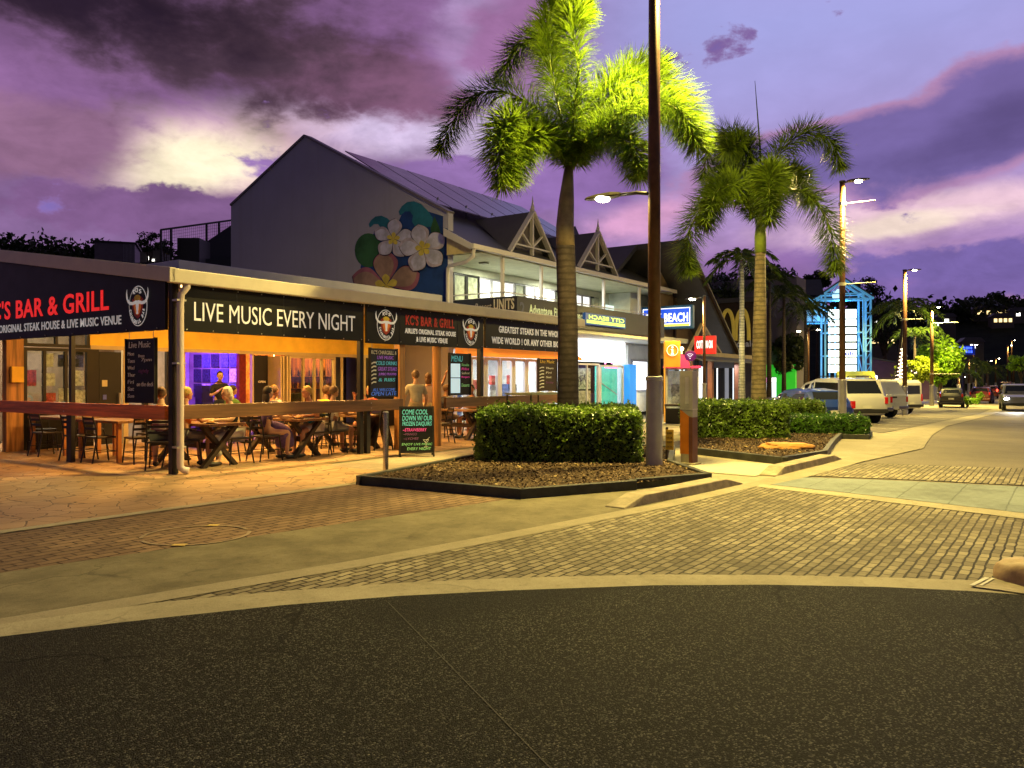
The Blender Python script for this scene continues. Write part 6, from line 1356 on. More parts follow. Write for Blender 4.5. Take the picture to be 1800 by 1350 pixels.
# ================================================================== PLANTERS, HEDGES, PALMS, TREES
m_hedge = leafmat('hedge leaf', (.10, .18, .026), .5, 6, .25, .32); m_hedge2 = leafmat('low hedge leaf', (.06, .15, .02), .5, 6, .25, .35)
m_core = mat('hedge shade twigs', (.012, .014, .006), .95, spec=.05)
m_chip = mat('bark chips', (.075, .045, .026), .85, var=.6, vs=12)
def planter(label, pts, gaps=()):
    o = sthing('planter', label, 'planter'); n = len(pts); c = Vector((sum(p[0] for p in pts) / n, sum(p[1] for p in pts) / n, 0)); z0 = gz(*P(c.x, c.y))
    o.location.z = z0; m = MB()
    for i in range(n):
        a = Vector((*pts[i], 0)); b = Vector((*pts[(i + 1) % n], 0)); d = (b - a).normalized(); inn = Vector((-d.y, d.x, 0))
        if inn.dot(c - a) < 0: inn = -inn
        m.extr([a - d * .0 - Vector((0, 0, .05)), a + Vector((0, 0, .13)), a + inn * .1 + d * .05 + Vector((0, 0, .13)), a + inn * .1 + d * .05 - Vector((0, 0, .05))], (b - a) - d * .003)
    m.build('edging', m_edge, o, bev=.008)
    bm = bmesh.new(); f = bm.faces.new([bm.verts.new((x + (c.x - x) * .03, y + (c.y - y) * .03, .085)) for x, y in pts]); bmesh.ops.triangulate(bm, faces=[f])
    for _ in range(4): bmesh.ops.subdivide_edges(bm, edges=bm.edges[:], cuts=1, use_grid_fill=True)
    def dist(p):
        dd = 9
        for i in range(n):
            a = Vector((*pts[i], 0)); b = Vector((*pts[(i + 1) % n], 0)); ab = b - a; q = max(0, min(1, (Vector((p.x, p.y, 0)) - a).dot(ab) / ab.length_squared)); dd = min(dd, (Vector((p.x, p.y, 0)) - a - ab * q).length)
        return dd
    for v in bm.verts: v.co.z += min(.015, dist(v.co) * .05) + .012 * mnoise.noise(v.co * 3)
    bmesh.ops.recalc_face_normals(bm, faces=bm.faces[:]); me = bpy.data.meshes.new('mulch'); bm.to_mesh(me)
    tri = [[v.co.copy() for v in f.verts] for f in bm.faces]; ar = [f.calc_area() for f in bm.faces]; bm.free()
    me.materials.append(m_mulch); me.polygons.foreach_set('use_smooth', [True] * len(me.polygons)); g = bpy.data.objects.new('mulch', me); COL.objects.link(g); g.parent = o
    N = int(sum(ar) * 420); ar = np.array(ar); idx = np.random.choice(len(tri), N, p=ar / ar.sum()); cen = np.zeros((N, 3))
    for k, i in enumerate(idx):
        w = np.random.dirichlet([1] * len(tri[i])); cen[k] = sum(np.array(q) * ww for q, ww in zip(tri[i], w))
    cen[:, 2] += .012; q = rand_quads(cen, .026, .45, np.tile([[0, 0, 1.0]], (N, 1)), .45)
    ch = bpy.data.objects.new('bark_chips', quad_mesh('bark_chips', q, [m_chip, mat('pale bark chips', (.19, .13, .08), .85, var=.4, vs=20)], (np.random.rand(N) < .3).astype(int))); COL.objects.link(ch); ch.parent = o; ch['kind'] = 'stuff'
    k = idx[:90]; lc = np.array([np.mean([np.array(v_) for v_ in tri[i]], axis=0) for i in k]) + np.random.normal(0, .05, (len(k), 3)) * [1, 1, 0]; lc[:, 2] += .02
    ll = bpy.data.objects.new('leaf_litter', quad_mesh('leaf_litter', rand_quads(lc, .045, .5, np.tile([[0, 0, 1.0]], (len(lc), 1)), .35), mat('dry leaf', (.22, .15, .05), .7, var=.5, vs=10))); COL.objects.link(ll); ll.parent = o; ll['kind'] = 'stuff'
    return o
planter('near planter with dark timber edging and bark mulch around the tall clipped hedge', [(.78, -3.3), (.95, -6.05), (2.55, -6.88), (2.7, -6.8), (3.98, -7.4), (5.45, -6.15), (8.2, -5.0), (8.2, -2.5), (4.6, -2.6)])
planter('second planter with dark edging, mulch and a flat orange boulder', [(8.05, -5.4), (7.0, -7.55), (8.95, -7.85), (12.0, -7.3), (15.2, -6.8), (15.2, -4.1), (10.9, -4.0)])
def hedge(label, cx, cy, w, d, h, rz, mt, dens=1500, leaf=.03, z=None, bulge=.05):
    z0 = (gz(cx, cy) if z is None else z); o = thing('hedge', label, 'hedge', cx, cy, z0, rz, 'clipped hedges along the pavement')
    rr = np.random.default_rng(int(abs(cx * 100)))
    faces = [((w, h), 1), ((w, h), -1), ((d, h), 2), ((d, h), -2), ((w, d), 3)]; P_ = []; N_ = []
    for (a, b), k in faces:
        n = int(a * b * dens); u = rr.uniform(-.5, .5, n); v = rr.uniform(0, 1, n)
        if abs(k) == 1: p = np.stack([u * w, np.full(n, -k * d / 2), v * h], 1); nn = np.tile([[0, -k, 0]], (n, 1))
        elif abs(k) == 2: p = np.stack([np.full(n, (k / 2) * w / 2), u * d, v * h], 1); nn = np.tile([[k / 2, 0, 0]], (n, 1))
        else: p = np.stack([u * w, (v - .5) * d, np.full(n, h)], 1); nn = np.tile([[0, 0, 1.0]], (n, 1))
        P_.append(p); N_.append(nn.astype(float))
    p = np.concatenate(P_); nn = np.concatenate(N_)
    rad = .16                                              # round the edges by pulling points to a rounded box
    q = np.array([w / 2 - rad, d / 2 - rad, h - rad]); core = np.clip(p, [-q[0], -q[1], -9], [q[0], q[1], q[2]]); dv = p - core; L = np.linalg.norm(dv, axis=1)[:, None] + 1e-6
    p = core + dv / L * rad; nn = dv / L
    lump = np.array([mnoise.noise(Vector(x * 2.2)) + .5 * mnoise.noise(Vector(x * 6)) for x in p]); p = p + nn * (lump[:, None] * bulge + rr.normal(0, .018, (len(p), 1)))
    low = p[:, 2] < .16; keep = (~low) | (rr.random(len(p)) < .8); p = p[keep]; nn = nn[keep]; p[:, 2] = np.maximum(p[:, 2], .03)
    k = int(len(p) * .05); sh = rr.integers(0, len(p), k); p2 = p[sh] + nn[sh] * rr.uniform(.02, .07, (k, 1)); tp = np.where(p[:, 2] > h - .12)[0]; tp = tp[rr.integers(0, len(tp), int(w * d * 9))]; spr = (p[tp][:, None, :] + np.stack([rr.normal(0, .012, (len(tp), 7)), rr.normal(0, .012, (len(tp), 7)), np.linspace(.01, 1, 7)[None, :] * rr.uniform(.05, .13, (len(tp), 1))], 2)).reshape(-1, 3); p = np.concatenate([p, spr]); nn = np.concatenate([nn, np.tile([[0, 0, 1.0]], (len(spr), 1)) + rr.normal(0, .6, (len(spr), 3))]); p = np.concatenate([p, p2]); nn = np.concatenate([nn, nn[sh]])
    f = bpy.data.objects.new('foliage', quad_mesh('foliage', rand_quads(p, leaf, .55, nn, .8, .5, 1.5), mt)); COL.objects.link(f); f.parent = o
    m = MB(); m.box(-w / 2 + .1, w / 2 - .1, -d / 2 + .1, d / 2 - .1, .12, h - .09); m.build('dark_core', m_core, o, bev=.1)  # solid dark block, coloured as the shade deep among the leaves
    st = MB()
    for i in range(int(w * 4)): x = -w / 2 + .2 + (w - .4) * rr.random(); y = -d / 2 + .2 + (d - .4) * rr.random(); st.tube([(x, y, 0), (x + .03, y, .16)], .012, 5)
    st.build('stem', mat('hedge stem', (.05, .03, .02), .9), o); return o
hedge('tall clipped box hedge with a bright top around the near palm', .94, 15.0, 2.82, 2.95, .99, R(-7), m_hedge, 1900, .027, z=-.02)
hedge('tall clipped box hedge around the second palm', 5.62, 20.35, 2.3, 2.5, .95, R(-6), m_hedge, 1700, .03, z=-.02)
hedge('low clipped kerbside hedge in front of the blue hatchback', 8.35, 21.5, 2.1, 1.5, .54, R(-6), m_hedge2, 1700, .032)
hedge('dark clipped hedge between the second palm and the blue hatchback', 8.6, 24.2, 1.5, 1.2, .92, R(-6), m_hedge, 1300, .034)
planter('low edging strip round the kerbside hedge', [(13.9, -5.6), (14.5, -7.55), (16.3, -7.3), (17.2, -5.0)])
# ---- palms
m_frond = leafmat('foxtail leaflet', (.16, .27, .025), .45, 5, .45, .4); m_frond2 = leafmat('dark palm leaflet', (.045, .08, .018), .4, 5, .3, .4)
m_rach = mat('palm rachis', (.16, .2, .04), .5, var=.2); m_shaft = mat('green crownshaft', (.22, .30, .05), .45, var=.25, vs=4)
def palmtrunk_mat(name, col):
    if name in MATS: return MATS[name]
    m = mat(name, col, .85, var=.4, vs=5, bump=.5, bs=18); t = m.node_tree; b = t.nodes['Principled BSDF']
    tcx = t.nodes.new('ShaderNodeTexCoord'); w = t.nodes.new('ShaderNodeTexWave'); w.bands_direction = 'Z'; w.inputs['Scale'].default_value = 2.6; w.inputs['Distortion'].default_value = 1.6; w.inputs['Detail'].default_value = 3; w.inputs['Detail Scale'].default_value = 3
    t.links.new(tcx.outputs['Object'], w.inputs['Vector']); old = b.inputs['Base Color'].links[0].from_socket
    t.links.new(mixc(M('MULTIPLY', sstep(w.outputs[0], .55, .95, t), .6, tree=t), old, tuple(x * .35 for x in col), t), b.inputs['Base Color']); return m
def spline(pts, n):
    p = np.array(pts, float); k = len(p); t = np.linspace(0, k - 1, n); out = []
    for x in t:
        i = min(int(x), k - 2); f = x - i; a = p[max(i - 1, 0)]; b = p[i]; c = p[i + 1]; d = p[min(i + 2, k - 1)]
        out.append(.5 * ((2 * b) + (-a + c) * f + (2 * a - 5 * b + 4 * c - d) * f * f + (-a + 3 * b - 3 * c + d) * f ** 3))
    return np.array(out)
def frond_quads(pts, leaf=.5, nst=70, ring=8, plume=True, width=.02, droop=.25, rr=None):
    c = spline(pts, nst); T = np.gradient(c, axis=0); T /= np.linalg.norm(T, axis=1)[:, None]
    quads = []; mi = []
    side = np.cross(T, [0, 0, 1.0]); side /= np.linalg.norm(side, axis=1)[:, None] + 1e-6; upv = np.cross(side, T)
    for i in range(1, nst):
        q = i / (nst - 1)
        if q < .07: continue
        L = leaf * min(1, .35 + q * 2.2) * (1 - .35 * max(0, q - .75) / .25)
        k = ring if plume else 2
        for j in range(k):
            a = (2 * math.pi * (j + rr.random() * .9) / ring) if plume else (rr.normal(0.15, .15) if j else math.pi - rr.normal(.15, .15))
            d = side[i] * math.cos(a) + upv[i] * math.sin(a); d = d + T[i] * ((.16 + .4 * q) if plume else (.55 + .5 * q)) + rr.normal(0, .2, 3); d /= np.linalg.norm(d)
            l = L * rr.uniform(.75, 1.1); w = np.cross(d, T[i]); w /= np.linalg.norm(w) + 1e-6; b = c[i] + T[i] * rr.uniform(-.02, .02)
            tip = b + d * l + np.array([0, 0, -droop * l * rr.uniform(.5, 1.2)]); mid = b + d * l * .45
            quads.append([b, mid + w * width, tip, mid - w * width]); mi.append(0)
    # rachis as a four sided tapering rod
    r0 = .028
    for i in range(nst - 1):
        ra, rb = r0 * (1 - .85 * i / nst), r0 * (1 - .85 * (i + 1) / nst)
        A_ = [c[i] + side[i] * x * ra + upv[i] * y * ra for x, y in ((1, 0), (0, 1), (-1, 0), (0, -1))]; B_ = [c[i + 1] + side[i + 1] * x * rb + upv[i + 1] * y * rb for x, y in ((1, 0), (0, 1), (-1, 0), (0, -1))]
        for j in range(4): quads.append([A_[j], A_[(j + 1) % 4], B_[(j + 1) % 4], B_[j]]); mi.append(1)
    return np.array(quads), mi
def palm(label, x, y, trunk, shaft, fronds, fm, tm, leaf=.5, nst=70, ring=8, plume=True, width=.02, group='palms along the street', droop=.25, seed=1, sm=None):
    """trunk: [(z, r)], shaft: [(z, r)], fronds: lists of points relative to the base"""
    z0 = gz(x, y); o = thing('palm_tree', label, 'palm tree', x, y, z0, 0, group); rr = np.random.default_rng(seed)
    MB().tube([(dx_, 0, z) for z, r, dx_ in trunk], [r for z, r, dx_ in trunk], 16).build('trunk', tm, o, smooth=True)
    if shaft: MB().tube([(dx_, 0, z) for z, r, dx_ in shaft], [r for z, r, dx_ in shaft], 14).build('crownshaft', sm or m_shaft, o, smooth=True)
    for fpts in fronds:
        q, mi = frond_quads(fpts, leaf, nst, ring, plume, width, droop, rr)
        f = bpy.data.objects.new('frond', quad_mesh('frond', q, [fm, m_rach], mi)); COL.objects.link(f); f.parent = o
    return o
def fp(x, y, Y, pts):                                      # frond points: photo column, row, depth offset -> relative to the palm base
    out = []
    for px, py, d in pts: D = Y + d; out.append(((px - 900) / F * D - x, D - y, EYE + (HOR - py) / F * D - gz(x, y)))
    return out
x1, y1 = 1.09, 15.5
t_br = palmtrunk_mat('brown palm trunk', (.06, .045, .04))
f1 = [[(1003, 305, 0), (985, 205, 0), (968, 115, .1), (962, 45, .25), (985, 0, .5)], [(1003, 300, 0), (1003, 200, .3), (985, 95, .6), (945, 66, .8), (905, 90, .9), (880, 140, 1)], [(1000, 300, 0), (950, 200, .2), (872, 160, .3), (812, 190, .4), (776, 262, .5)],
      [(1000, 300, 0), (940, 222, -.5), (893, 215, -.9), (878, 262, -1.1), (884, 322, -1.2)], [(1005, 300, 0), (1050, 195, -.1), (1120, 140, -.2), (1190, 158, -.3), (1232, 240, -.3)], [(1005, 300, 0), (1060, 228, -.6), (1130, 178, -1.0), (1195, 195, -1.3), (1226, 256, -1.4)],
      [(1005, 300, 0), (1040, 240, .6), (1110, 190, 1.2), (1170, 190, 1.6), (1206, 240, 1.8)], [(1000, 300, 0), (975, 250, -.3), (940, 238, -.6), (912, 262, -.8), (902, 312, -.9)], [(1005, 300, 0), (1035, 248, -.4), (1080, 238, -.7), (1112, 262, -.9), (1124, 305, -1.0)],
      [(1003, 300, 0), (1010, 200, -.5), (1016, 110, -.9), (1006, 45, -1.0), (1024, 12, -.9)], [(1003, 300, 0), (1020, 205, .1), (1070, 150, .2), (1120, 118, .3), (1165, 118, .4)]]
palm('near foxtail palm with bushy yellow green plumes rising from the near hedge', x1, y1, [(-.05, .24, 0), (.9, .21, 0), (2.5, .195, .0), (4.05, .185, -.05), (4.1, .195, -.05)], [(4.1, .185, -.05), (4.5, .175, -.06), (5.0, .15, -.03), (5.7, .08, .02)], [fp(x1, y1, 15.5, f) for f in f1], m_frond, t_br, .60, 100, 15, width=.0125, seed=3, droop=.10, sm=mat('tan crownshaft', (.20, .15, .10), .6, var=.35, vs=3, bump=.3, bs=12))
x2p, y2p = 6.5, 21.0
f2 = [[(1338, 395, 0), (1320, 285, .2), (1285, 235, .4), (1250, 252, .5), (1236, 310, .6)], [(1338, 395, 0), (1356, 290, .1), (1410, 236, .2), (1458, 246, .2), (1476, 292, .2)], [(1336, 395, 0), (1282, 335, -.3), (1228, 372, -.5), (1206, 440, -.6), (1212, 475, -.6)], [(1340, 395, 0), (1392, 335, -.4), (1442, 365, -.7), (1466, 430, -.8), (1468, 470, -.8)],
      [(1338, 395, 0), (1345, 335, -.8), (1352, 305, -1.4), (1352, 330, -1.9), (1354, 385, -2.1)], [(1338, 395, 0), (1310, 300, .9), (1275, 290, 1.5), (1255, 340, 1.8)], [(1338, 395, 0), (1365, 320, 1.0), (1400, 310, 1.6), (1425, 350, 1.9)], [(1336, 395, 0), (1300, 330, -.9), (1262, 335, -1.3), (1240, 390, -1.5)], [(1338, 395, 0), (1325, 285, -.1), (1305, 250, -.3), (1280, 262, -.5)]]
pm2 = palm('second foxtail palm with arching dark plumes and a lit central plume, above the second hedge', x2p, y2p, [(-.05, .22, 0), (1.0, .20, 0), (3.0, .17, .03), (4.85, .13, .05)], [(4.85, .15, .05), (5.3, .15, .05), (5.9, .09, .06)], [fp(x2p, y2p, 21.0, f) for f in f2], leafmat('second palm leaflet', (.12, .20, .022), .45, 5, .35, .4), palmtrunk_mat('grey palm trunk', (.17, .135, .085)), .66, 88, 14, width=.015, seed=5, droop=.10)
m = MB(); q = fp(x2p, y2p, 21.0, [(1338, 380, 0), (1336, 260, 0), (1327, 142, 0)]); m.tube(q, [.04, .025, .006], 6); m.build('spear_leaf', m_frond2, pm2)
def radial_palm(label, px, py_crown, Y, R_, n=11, leaf=.4, fm=None, tm=None, seed=1, lean=0, nst=34, base_r=.12, group='background palms'):
    x = (px - 900) / F * Y; z0 = gz(x, Y); h = EYE + (HOR - py_crown) / F * Y - z0; rr = np.random.default_rng(seed); fr = []
    for i in range(n):
        a = 2 * math.pi * i / n + rr.uniform(-.25, .25); e = rr.uniform(.1, 1.1); d = np.array([math.cos(a), math.sin(a)])
        c = [(lean, 0, h)]
        for q in (.35, .7, 1.0): c.append((lean + d[0] * R_ * q * math.cos(e * (1 - q * .4)), d[1] * R_ * q * math.cos(e * (1 - q * .4)), h + R_ * (math.sin(e) * q * 1.1 - q * q * .85)))
        fr.append(c)
    return palm(label, x, Y, [(-.05, base_r * 1.4, 0), (h * .4, base_r, lean * .35), (h * .98, base_r * .75, lean)], [], fr, fm or m_frond2, tm or palmtrunk_mat('pale grey palm trunk', (.34, .35, .38)), leaf, nst, 2, False, .035, group, .35, seed)
radial_palm('slender palm with a pale grey trunk left of the second palm', 1304, 455, 34, 1.5, 12, .5, seed=2)
radial_palm('dark palm crown before the grey mall wall, right of the second palm trunk', 1378, 520, 50, 2.0, 13, .6, seed=4, tm=t_br)
radial_palm('dark bushy palm left of the blue steel tower', 1416, 545, 56, 2.0, 14, .6, seed=6, tm=t_br)
radial_palm('dark palm beside the dim yellow arches', 1352, 492, 46, 1.5, 12, .5, seed=8, tm=t_br)
fm_g = leafmat('mid green palm leaflet', (.07, .13, .03), .4, 5, .35, .4)
fp1 = radial_palm('palm with string lights on its leaning trunk, behind the third street lamp', 1573, 545, 62, 2.7, 15, .8, fm_g, seed=9, tm=t_br, lean=.7)
fp2 = radial_palm('shorter palm with string lights on its thick trunk, behind the parked van', 1608, 590, 68, 2.0, 12, .7, fm_g, seed=10, tm=t_br)
def string_lights(o, h0, h1, r, lean, turns):
    m = MB(); n = int(turns * 12)
    for i in range(n): z = h0 + (h1 - h0) * i / n; a = 2 * math.pi * turns * i / n; m.sphere((lean * z / h1 + r * math.cos(a), r * math.sin(a), z), .05, 5, 4)
    m.build('string_lights', glow('string light bulb', (1, .72, .5), 5), o)
string_lights(fp1, .3, 4.6, .22, .62, 15); string_lights(fp2, .3, 3.6, .24, 0, 12)
for i, (px, py, Y, lb) in enumerate(((1694, 655, 74, 'small roadside palm left of the parked dark car'), (1716, 640, 84, 'small roadside palm with a lit crown right of the round green tree'), (1737, 650, 92, 'small roadside palm by the red tail lights'), (1756, 646, 104, 'small far roadside palm right of the red tail lights'))):
    radial_palm(lb, px, py, Y, 1.5, 10, .5, fm_g, seed=20 + i, nst=22, tm=t_br, group='small roadside palms')
# ---- broadleaf trees
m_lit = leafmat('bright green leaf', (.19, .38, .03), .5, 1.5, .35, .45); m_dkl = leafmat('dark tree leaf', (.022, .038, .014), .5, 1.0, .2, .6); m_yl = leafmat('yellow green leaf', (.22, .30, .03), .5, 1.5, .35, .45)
m_trk = mat('tree trunk bark', (.07, .05, .035), .9, var=.3)
def tree(label, px, py, Y, rx, rz, mt, n=2600, leaf=.14, seed=1, group='trees along the street', clumps=26, base=None):
    x = (px - 900) / F * Y; z0 = gz(x, Y) if base is None else base; zc = EYE + (HOR - py) / F * Y - z0; rr = np.random.default_rng(seed)
    o = thing('tree', label, 'tree', x, Y, z0, 0, group); m = MB(); m.tube([(0, 0, -.3), (.05, 0, zc * .5), (0, .05, zc)], [rx * .1, rx * .075, rx * .03], 8)
    cl = []
    for i in range(clumps):
        d = rr.normal(size=3); d /= np.linalg.norm(d); d[2] = d[2] * .9 + .1; p = np.array([0, 0, zc]) + d * np.array([rx, rx, rz]) * rr.uniform(.45, .88); cl.append((p, rr.uniform(.22, .40) * (rx + rz) / 2))
        if i % 3 == 0: m.tube([(0, 0, zc * .55), tuple((np.array([0, 0, zc]) + p) / 2 - np.array([0, 0, .1])), tuple(p)], [rx * .045, rx * .03, rx * .01], 5)
    m.build('trunk', m_trk, o, smooth=True); k = n // clumps; P_ = []; N_ = []
    for p, r in cl:
        d = rr.normal(size=(k, 3)); d /= np.linalg.norm(d, axis=1)[:, None]; P_.append(p + d * r * rr.uniform(.5, 1.05, (k, 1)) * np.array([1.15, 1.15, .8])); N_.append(d)
    q = rand_quads(np.concatenate(P_), leaf, .5, np.concatenate(N_), .9)
    c = bpy.data.objects.new('crown', quad_mesh('crown', q, mt)); COL.objects.link(c); c.parent = o; return o
tree('round bright green tree behind the fourth street lamp', 1652, 640, 70, 2.05, 2.2, m_lit, 5600, .16, 1, clumps=40)
tree('yellow green bushy tree behind the parked white van', 1608, 655, 68, 1.7, 1.4, m_yl, 3600, .15, 2, clumps=26)
tree('bright green tree at the right edge beyond the headlights', 1795, 640, 78, 1.3, 1.1, m_lit, 1500, .15, 3, clumps=16)
tree('small lit tree between the far lamps', 1722, 648, 98, 1.3, 1.4, m_yl, 1200, .16, 4, clumps=14)
tree('low green shrub beside the parked dark car', 1700, 700, 62, 1.2, .6, m_lit, 1400, .1, 5, clumps=14)
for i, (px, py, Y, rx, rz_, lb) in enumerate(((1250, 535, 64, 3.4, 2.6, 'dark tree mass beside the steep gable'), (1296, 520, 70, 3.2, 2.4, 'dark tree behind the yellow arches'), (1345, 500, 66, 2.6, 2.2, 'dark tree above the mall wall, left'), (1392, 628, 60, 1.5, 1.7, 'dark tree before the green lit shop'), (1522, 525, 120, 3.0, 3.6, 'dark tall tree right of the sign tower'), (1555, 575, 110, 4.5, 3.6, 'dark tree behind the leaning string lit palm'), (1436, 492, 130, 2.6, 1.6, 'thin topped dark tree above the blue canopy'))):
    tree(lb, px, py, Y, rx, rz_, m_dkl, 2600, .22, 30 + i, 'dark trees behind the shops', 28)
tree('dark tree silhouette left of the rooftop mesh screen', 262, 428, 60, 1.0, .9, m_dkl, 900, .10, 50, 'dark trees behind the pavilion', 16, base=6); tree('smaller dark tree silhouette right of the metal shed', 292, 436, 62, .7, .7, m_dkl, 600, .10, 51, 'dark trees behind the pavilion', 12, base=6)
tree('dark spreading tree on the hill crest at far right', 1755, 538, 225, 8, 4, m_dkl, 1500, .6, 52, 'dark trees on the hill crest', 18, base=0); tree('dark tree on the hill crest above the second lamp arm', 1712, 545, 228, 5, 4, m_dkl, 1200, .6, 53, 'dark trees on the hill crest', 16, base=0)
# far woods on the crests: one mass
def woods(name, crest, n, size, seed, spread):
    rr = np.random.default_rng(seed); P_ = []
    for i in range(n):
        q = rr.random() * (len(crest) - 1); k = min(int(q), len(crest) - 2); a = np.array(crest[k]); b = np.array(crest[k + 1]); p = a + (b - a) * (q - k); hgt = abs(mnoise.noise(Vector((q * 9, seed, 0)))) + .5 * abs(mnoise.noise(Vector((q * 31, seed, 2))))
        for j in range(14): d = rr.normal(0, 1, 3) * np.array([size, size, size * .8]); P_.append(p + d + np.array([0, -rr.random() * spread, -rr.random() * spread * .12 + hgt * size * 2.2]))
    P_ = np.array(P_); o = bpy.data.objects.new(name, quad_mesh(name, rand_quads(P_, size * .5, .6), m_dkl)); COL.objects.link(o); o['kind'] = 'stuff'; o['label'] = 'dark woods along the hill crest'
woods('woodland', [sky_pt(px, py, Y) for px, py, Y in ((1150, 572, 222), (1250, 548, 230), (1400, 543, 240), (1560, 556, 240), (1700, 553, 235), (1800, 549, 230), (1950, 545, 215))], 700, 1.6, 1, 30)
woods('woodland', [sky_pt(px, py, Y) for px, py, Y in ((-300, 428, 108), (0, 441, 118), (120, 450, 123), (250, 456, 128), (420, 474, 138))], 420, .75, 2, 12)
# houses with lit windows on the dark hillside
m_hs = mat('dark house wall', (.10, .09, .08), .8); m_hw = glow('warm house window', (1, .72, .3), 2.2); m_hw2 = glow('white house window', (1, .95, .85), 4)
for i, (px, py, Y, w, lb, warm) in enumerate(((1552, 598, 150, 5, 'hillside house with a row of warm lit windows left of the string lit palm', True), (1530, 553, 170, 4, 'small hillside house with white lights high beside the sign tower', False), (1540, 566, 165, 3, 'lower hillside house with one white light beside the sign tower', False), (1664, 563, 190, 4, 'hillside house with a white light right of the fourth lamp', False), (1646, 570, 185, 3, 'small hillside house with a faint light behind the fourth lamp', False), (1710, 608, 160, 4, 'hillside house with a white light above the roadside palms', False), (1763, 562, 200, 5, 'hillside house below the crest at right', True), (1790, 552, 205, 4, 'bright hillside house light at the right edge', False), (1748, 548, 210, 10, 'long low pale roofed house on the crest at right', True))):
    x = (px - 900) / F * Y; z = EYE + (HOR - py) / F * Y; o = thing('house', lb, 'house', x, Y, z - 1.6, R(-15), 'houses on the dark hillside')
    m = MB(); m.box(-w / 2, w / 2, 0, 3, -6, 2.4); m.build('wall', m_hs, o); m = MB(); m.extr([(-w / 2 - .3, -.3, 2.4), (w / 2 + .3, -.3, 2.4), (w / 2 - .6, -.3, 3.3), (-w / 2 + .6, -.3, 3.3)], (0, 3.6, 0)); m.build('roof', m_slate, o)
    m = MB()
    if warm:
        for k in range(4): m.box(-w * .4 + k * w * .22, -w * .4 + k * w * .22 + w * .14, -.06, 0, 1.0, 1.9)
    else: m.box(-.45, .45, -.06, 0, 1.1, 1.9)
    m.build('window', m_hw if warm else m_hw2, o)
x, y, z = sky_pt(263, 452, 80); o = thing('house', 'lit house window low on the left hillside beside the metal shed', 'house', x, y, z - 1.2, 0, 'houses on the dark hillside'); m = MB(); m.box(-1.2, 1.2, 0, 2, -8, 2); m.build('wall', m_hs, o); m = MB(); m.box(-.2, .1, -.05, 0, .9, 1.25); m.box(.25, .5, -.05, 0, .8, 1.0); m.build('window', m_hw2, o); m = MB(); m.box(-1.4, 1.4, -.2, 2.2, 2, 2.15); m.build('roof', m_slate, o)
# ================================================================== VEHICLES
m_tyre = mat('tyre rubber', (.012, .012, .012), .85, var=.2); m_rim = mat('alloy rim', (.40, .40, .42), .35, metal=.8, var=.05); m_cgl = mat('car glass', (.012, .014, .018), .08, var=0, spec=.8)
m_tail = mat('red tail light', (.45, .01, .01), .25, var=0); m_tailon = glow('lit tail light', (1, .05, .02), 9); m_hl = mat('headlight glass', (.55, .55, .55), .15, var=0); m_hlon = glow('lit headlight', (1, .97, .9), 90)
m_bump = mat('black bumper plastic', (.02, .02, .022), .6, var=.1); m_plate = mat('number plate', (.6, .6, .55), .5, var=.05); m_chr = mat('chrome trim', (.6, .6, .6), .15, metal=1, var=0)
CARS = {  # stations: y, half width, bottom, belt, roof (None: no cabin), half roof width
 'hatch': (4.0, [(-2.0, .70, .38, .82, None), (-1.9, .80, .26, .93, None), (-1.4, .85, .2, .97, 1.41), (-.4, .86, .2, .95, 1.49), (.35, .86, .2, .94, 1.42), (.62, .86, .2, .94, 1.31), (1.12, .85, .2, .94, None), (1.6, .83, .22, .84, None), (1.92, .74, .26, .66, None), (2.0, .62, .34, .55, None)], .68, (-1.25, 1.28), .31),
 'suv': (4.8, [(-2.4, .80, .5, 1.0, None), (-2.34, .90, .36, 1.1, None), (-2.0, .93, .34, 1.12, 1.76), (-1.0, .94, .34, 1.1, 1.83), (.3, .94, .34, 1.09, 1.80), (.55, .94, .34, 1.09, 1.72), (1.2, .93, .34, 1.1, None), (1.9, .92, .36, 1.04, None), (2.3, .86, .38, .9, None), (2.4, .74, .45, .7, None)], .80, (-1.45, 1.48), .37),
 'van': (5.0, [(-2.5, .86, .5, 1.1, None), (-2.47, .93, .38, 1.15, 1.85), (-2.3, .95, .36, 1.15, 2.02), (-.5, .95, .36, 1.13, 2.06), (.7, .95, .36, 1.12, 1.98), (1.0, .95, .36, 1.12, 1.85), (1.75, .93, .36, 1.12, None), (2.25, .88, .4, .98, None), (2.45, .75, .45, .8, None)], .87, (-1.5, 1.6), .36),
 'ute': (5.2, [(-.55, .92, .42, 1.1, 1.62), (-.35, .93, .42, 1.1, 1.76), (.5, .93, .42, 1.1, 1.78), (.85, .93, .42, 1.1, 1.68), (1.5, .92, .42, 1.12, None), (2.2, .91, .44, 1.06, None), (2.5, .85, .46, .9, None), (2.6, .72, .5, .75, None)], .79, (-1.6, 1.62), .38)}
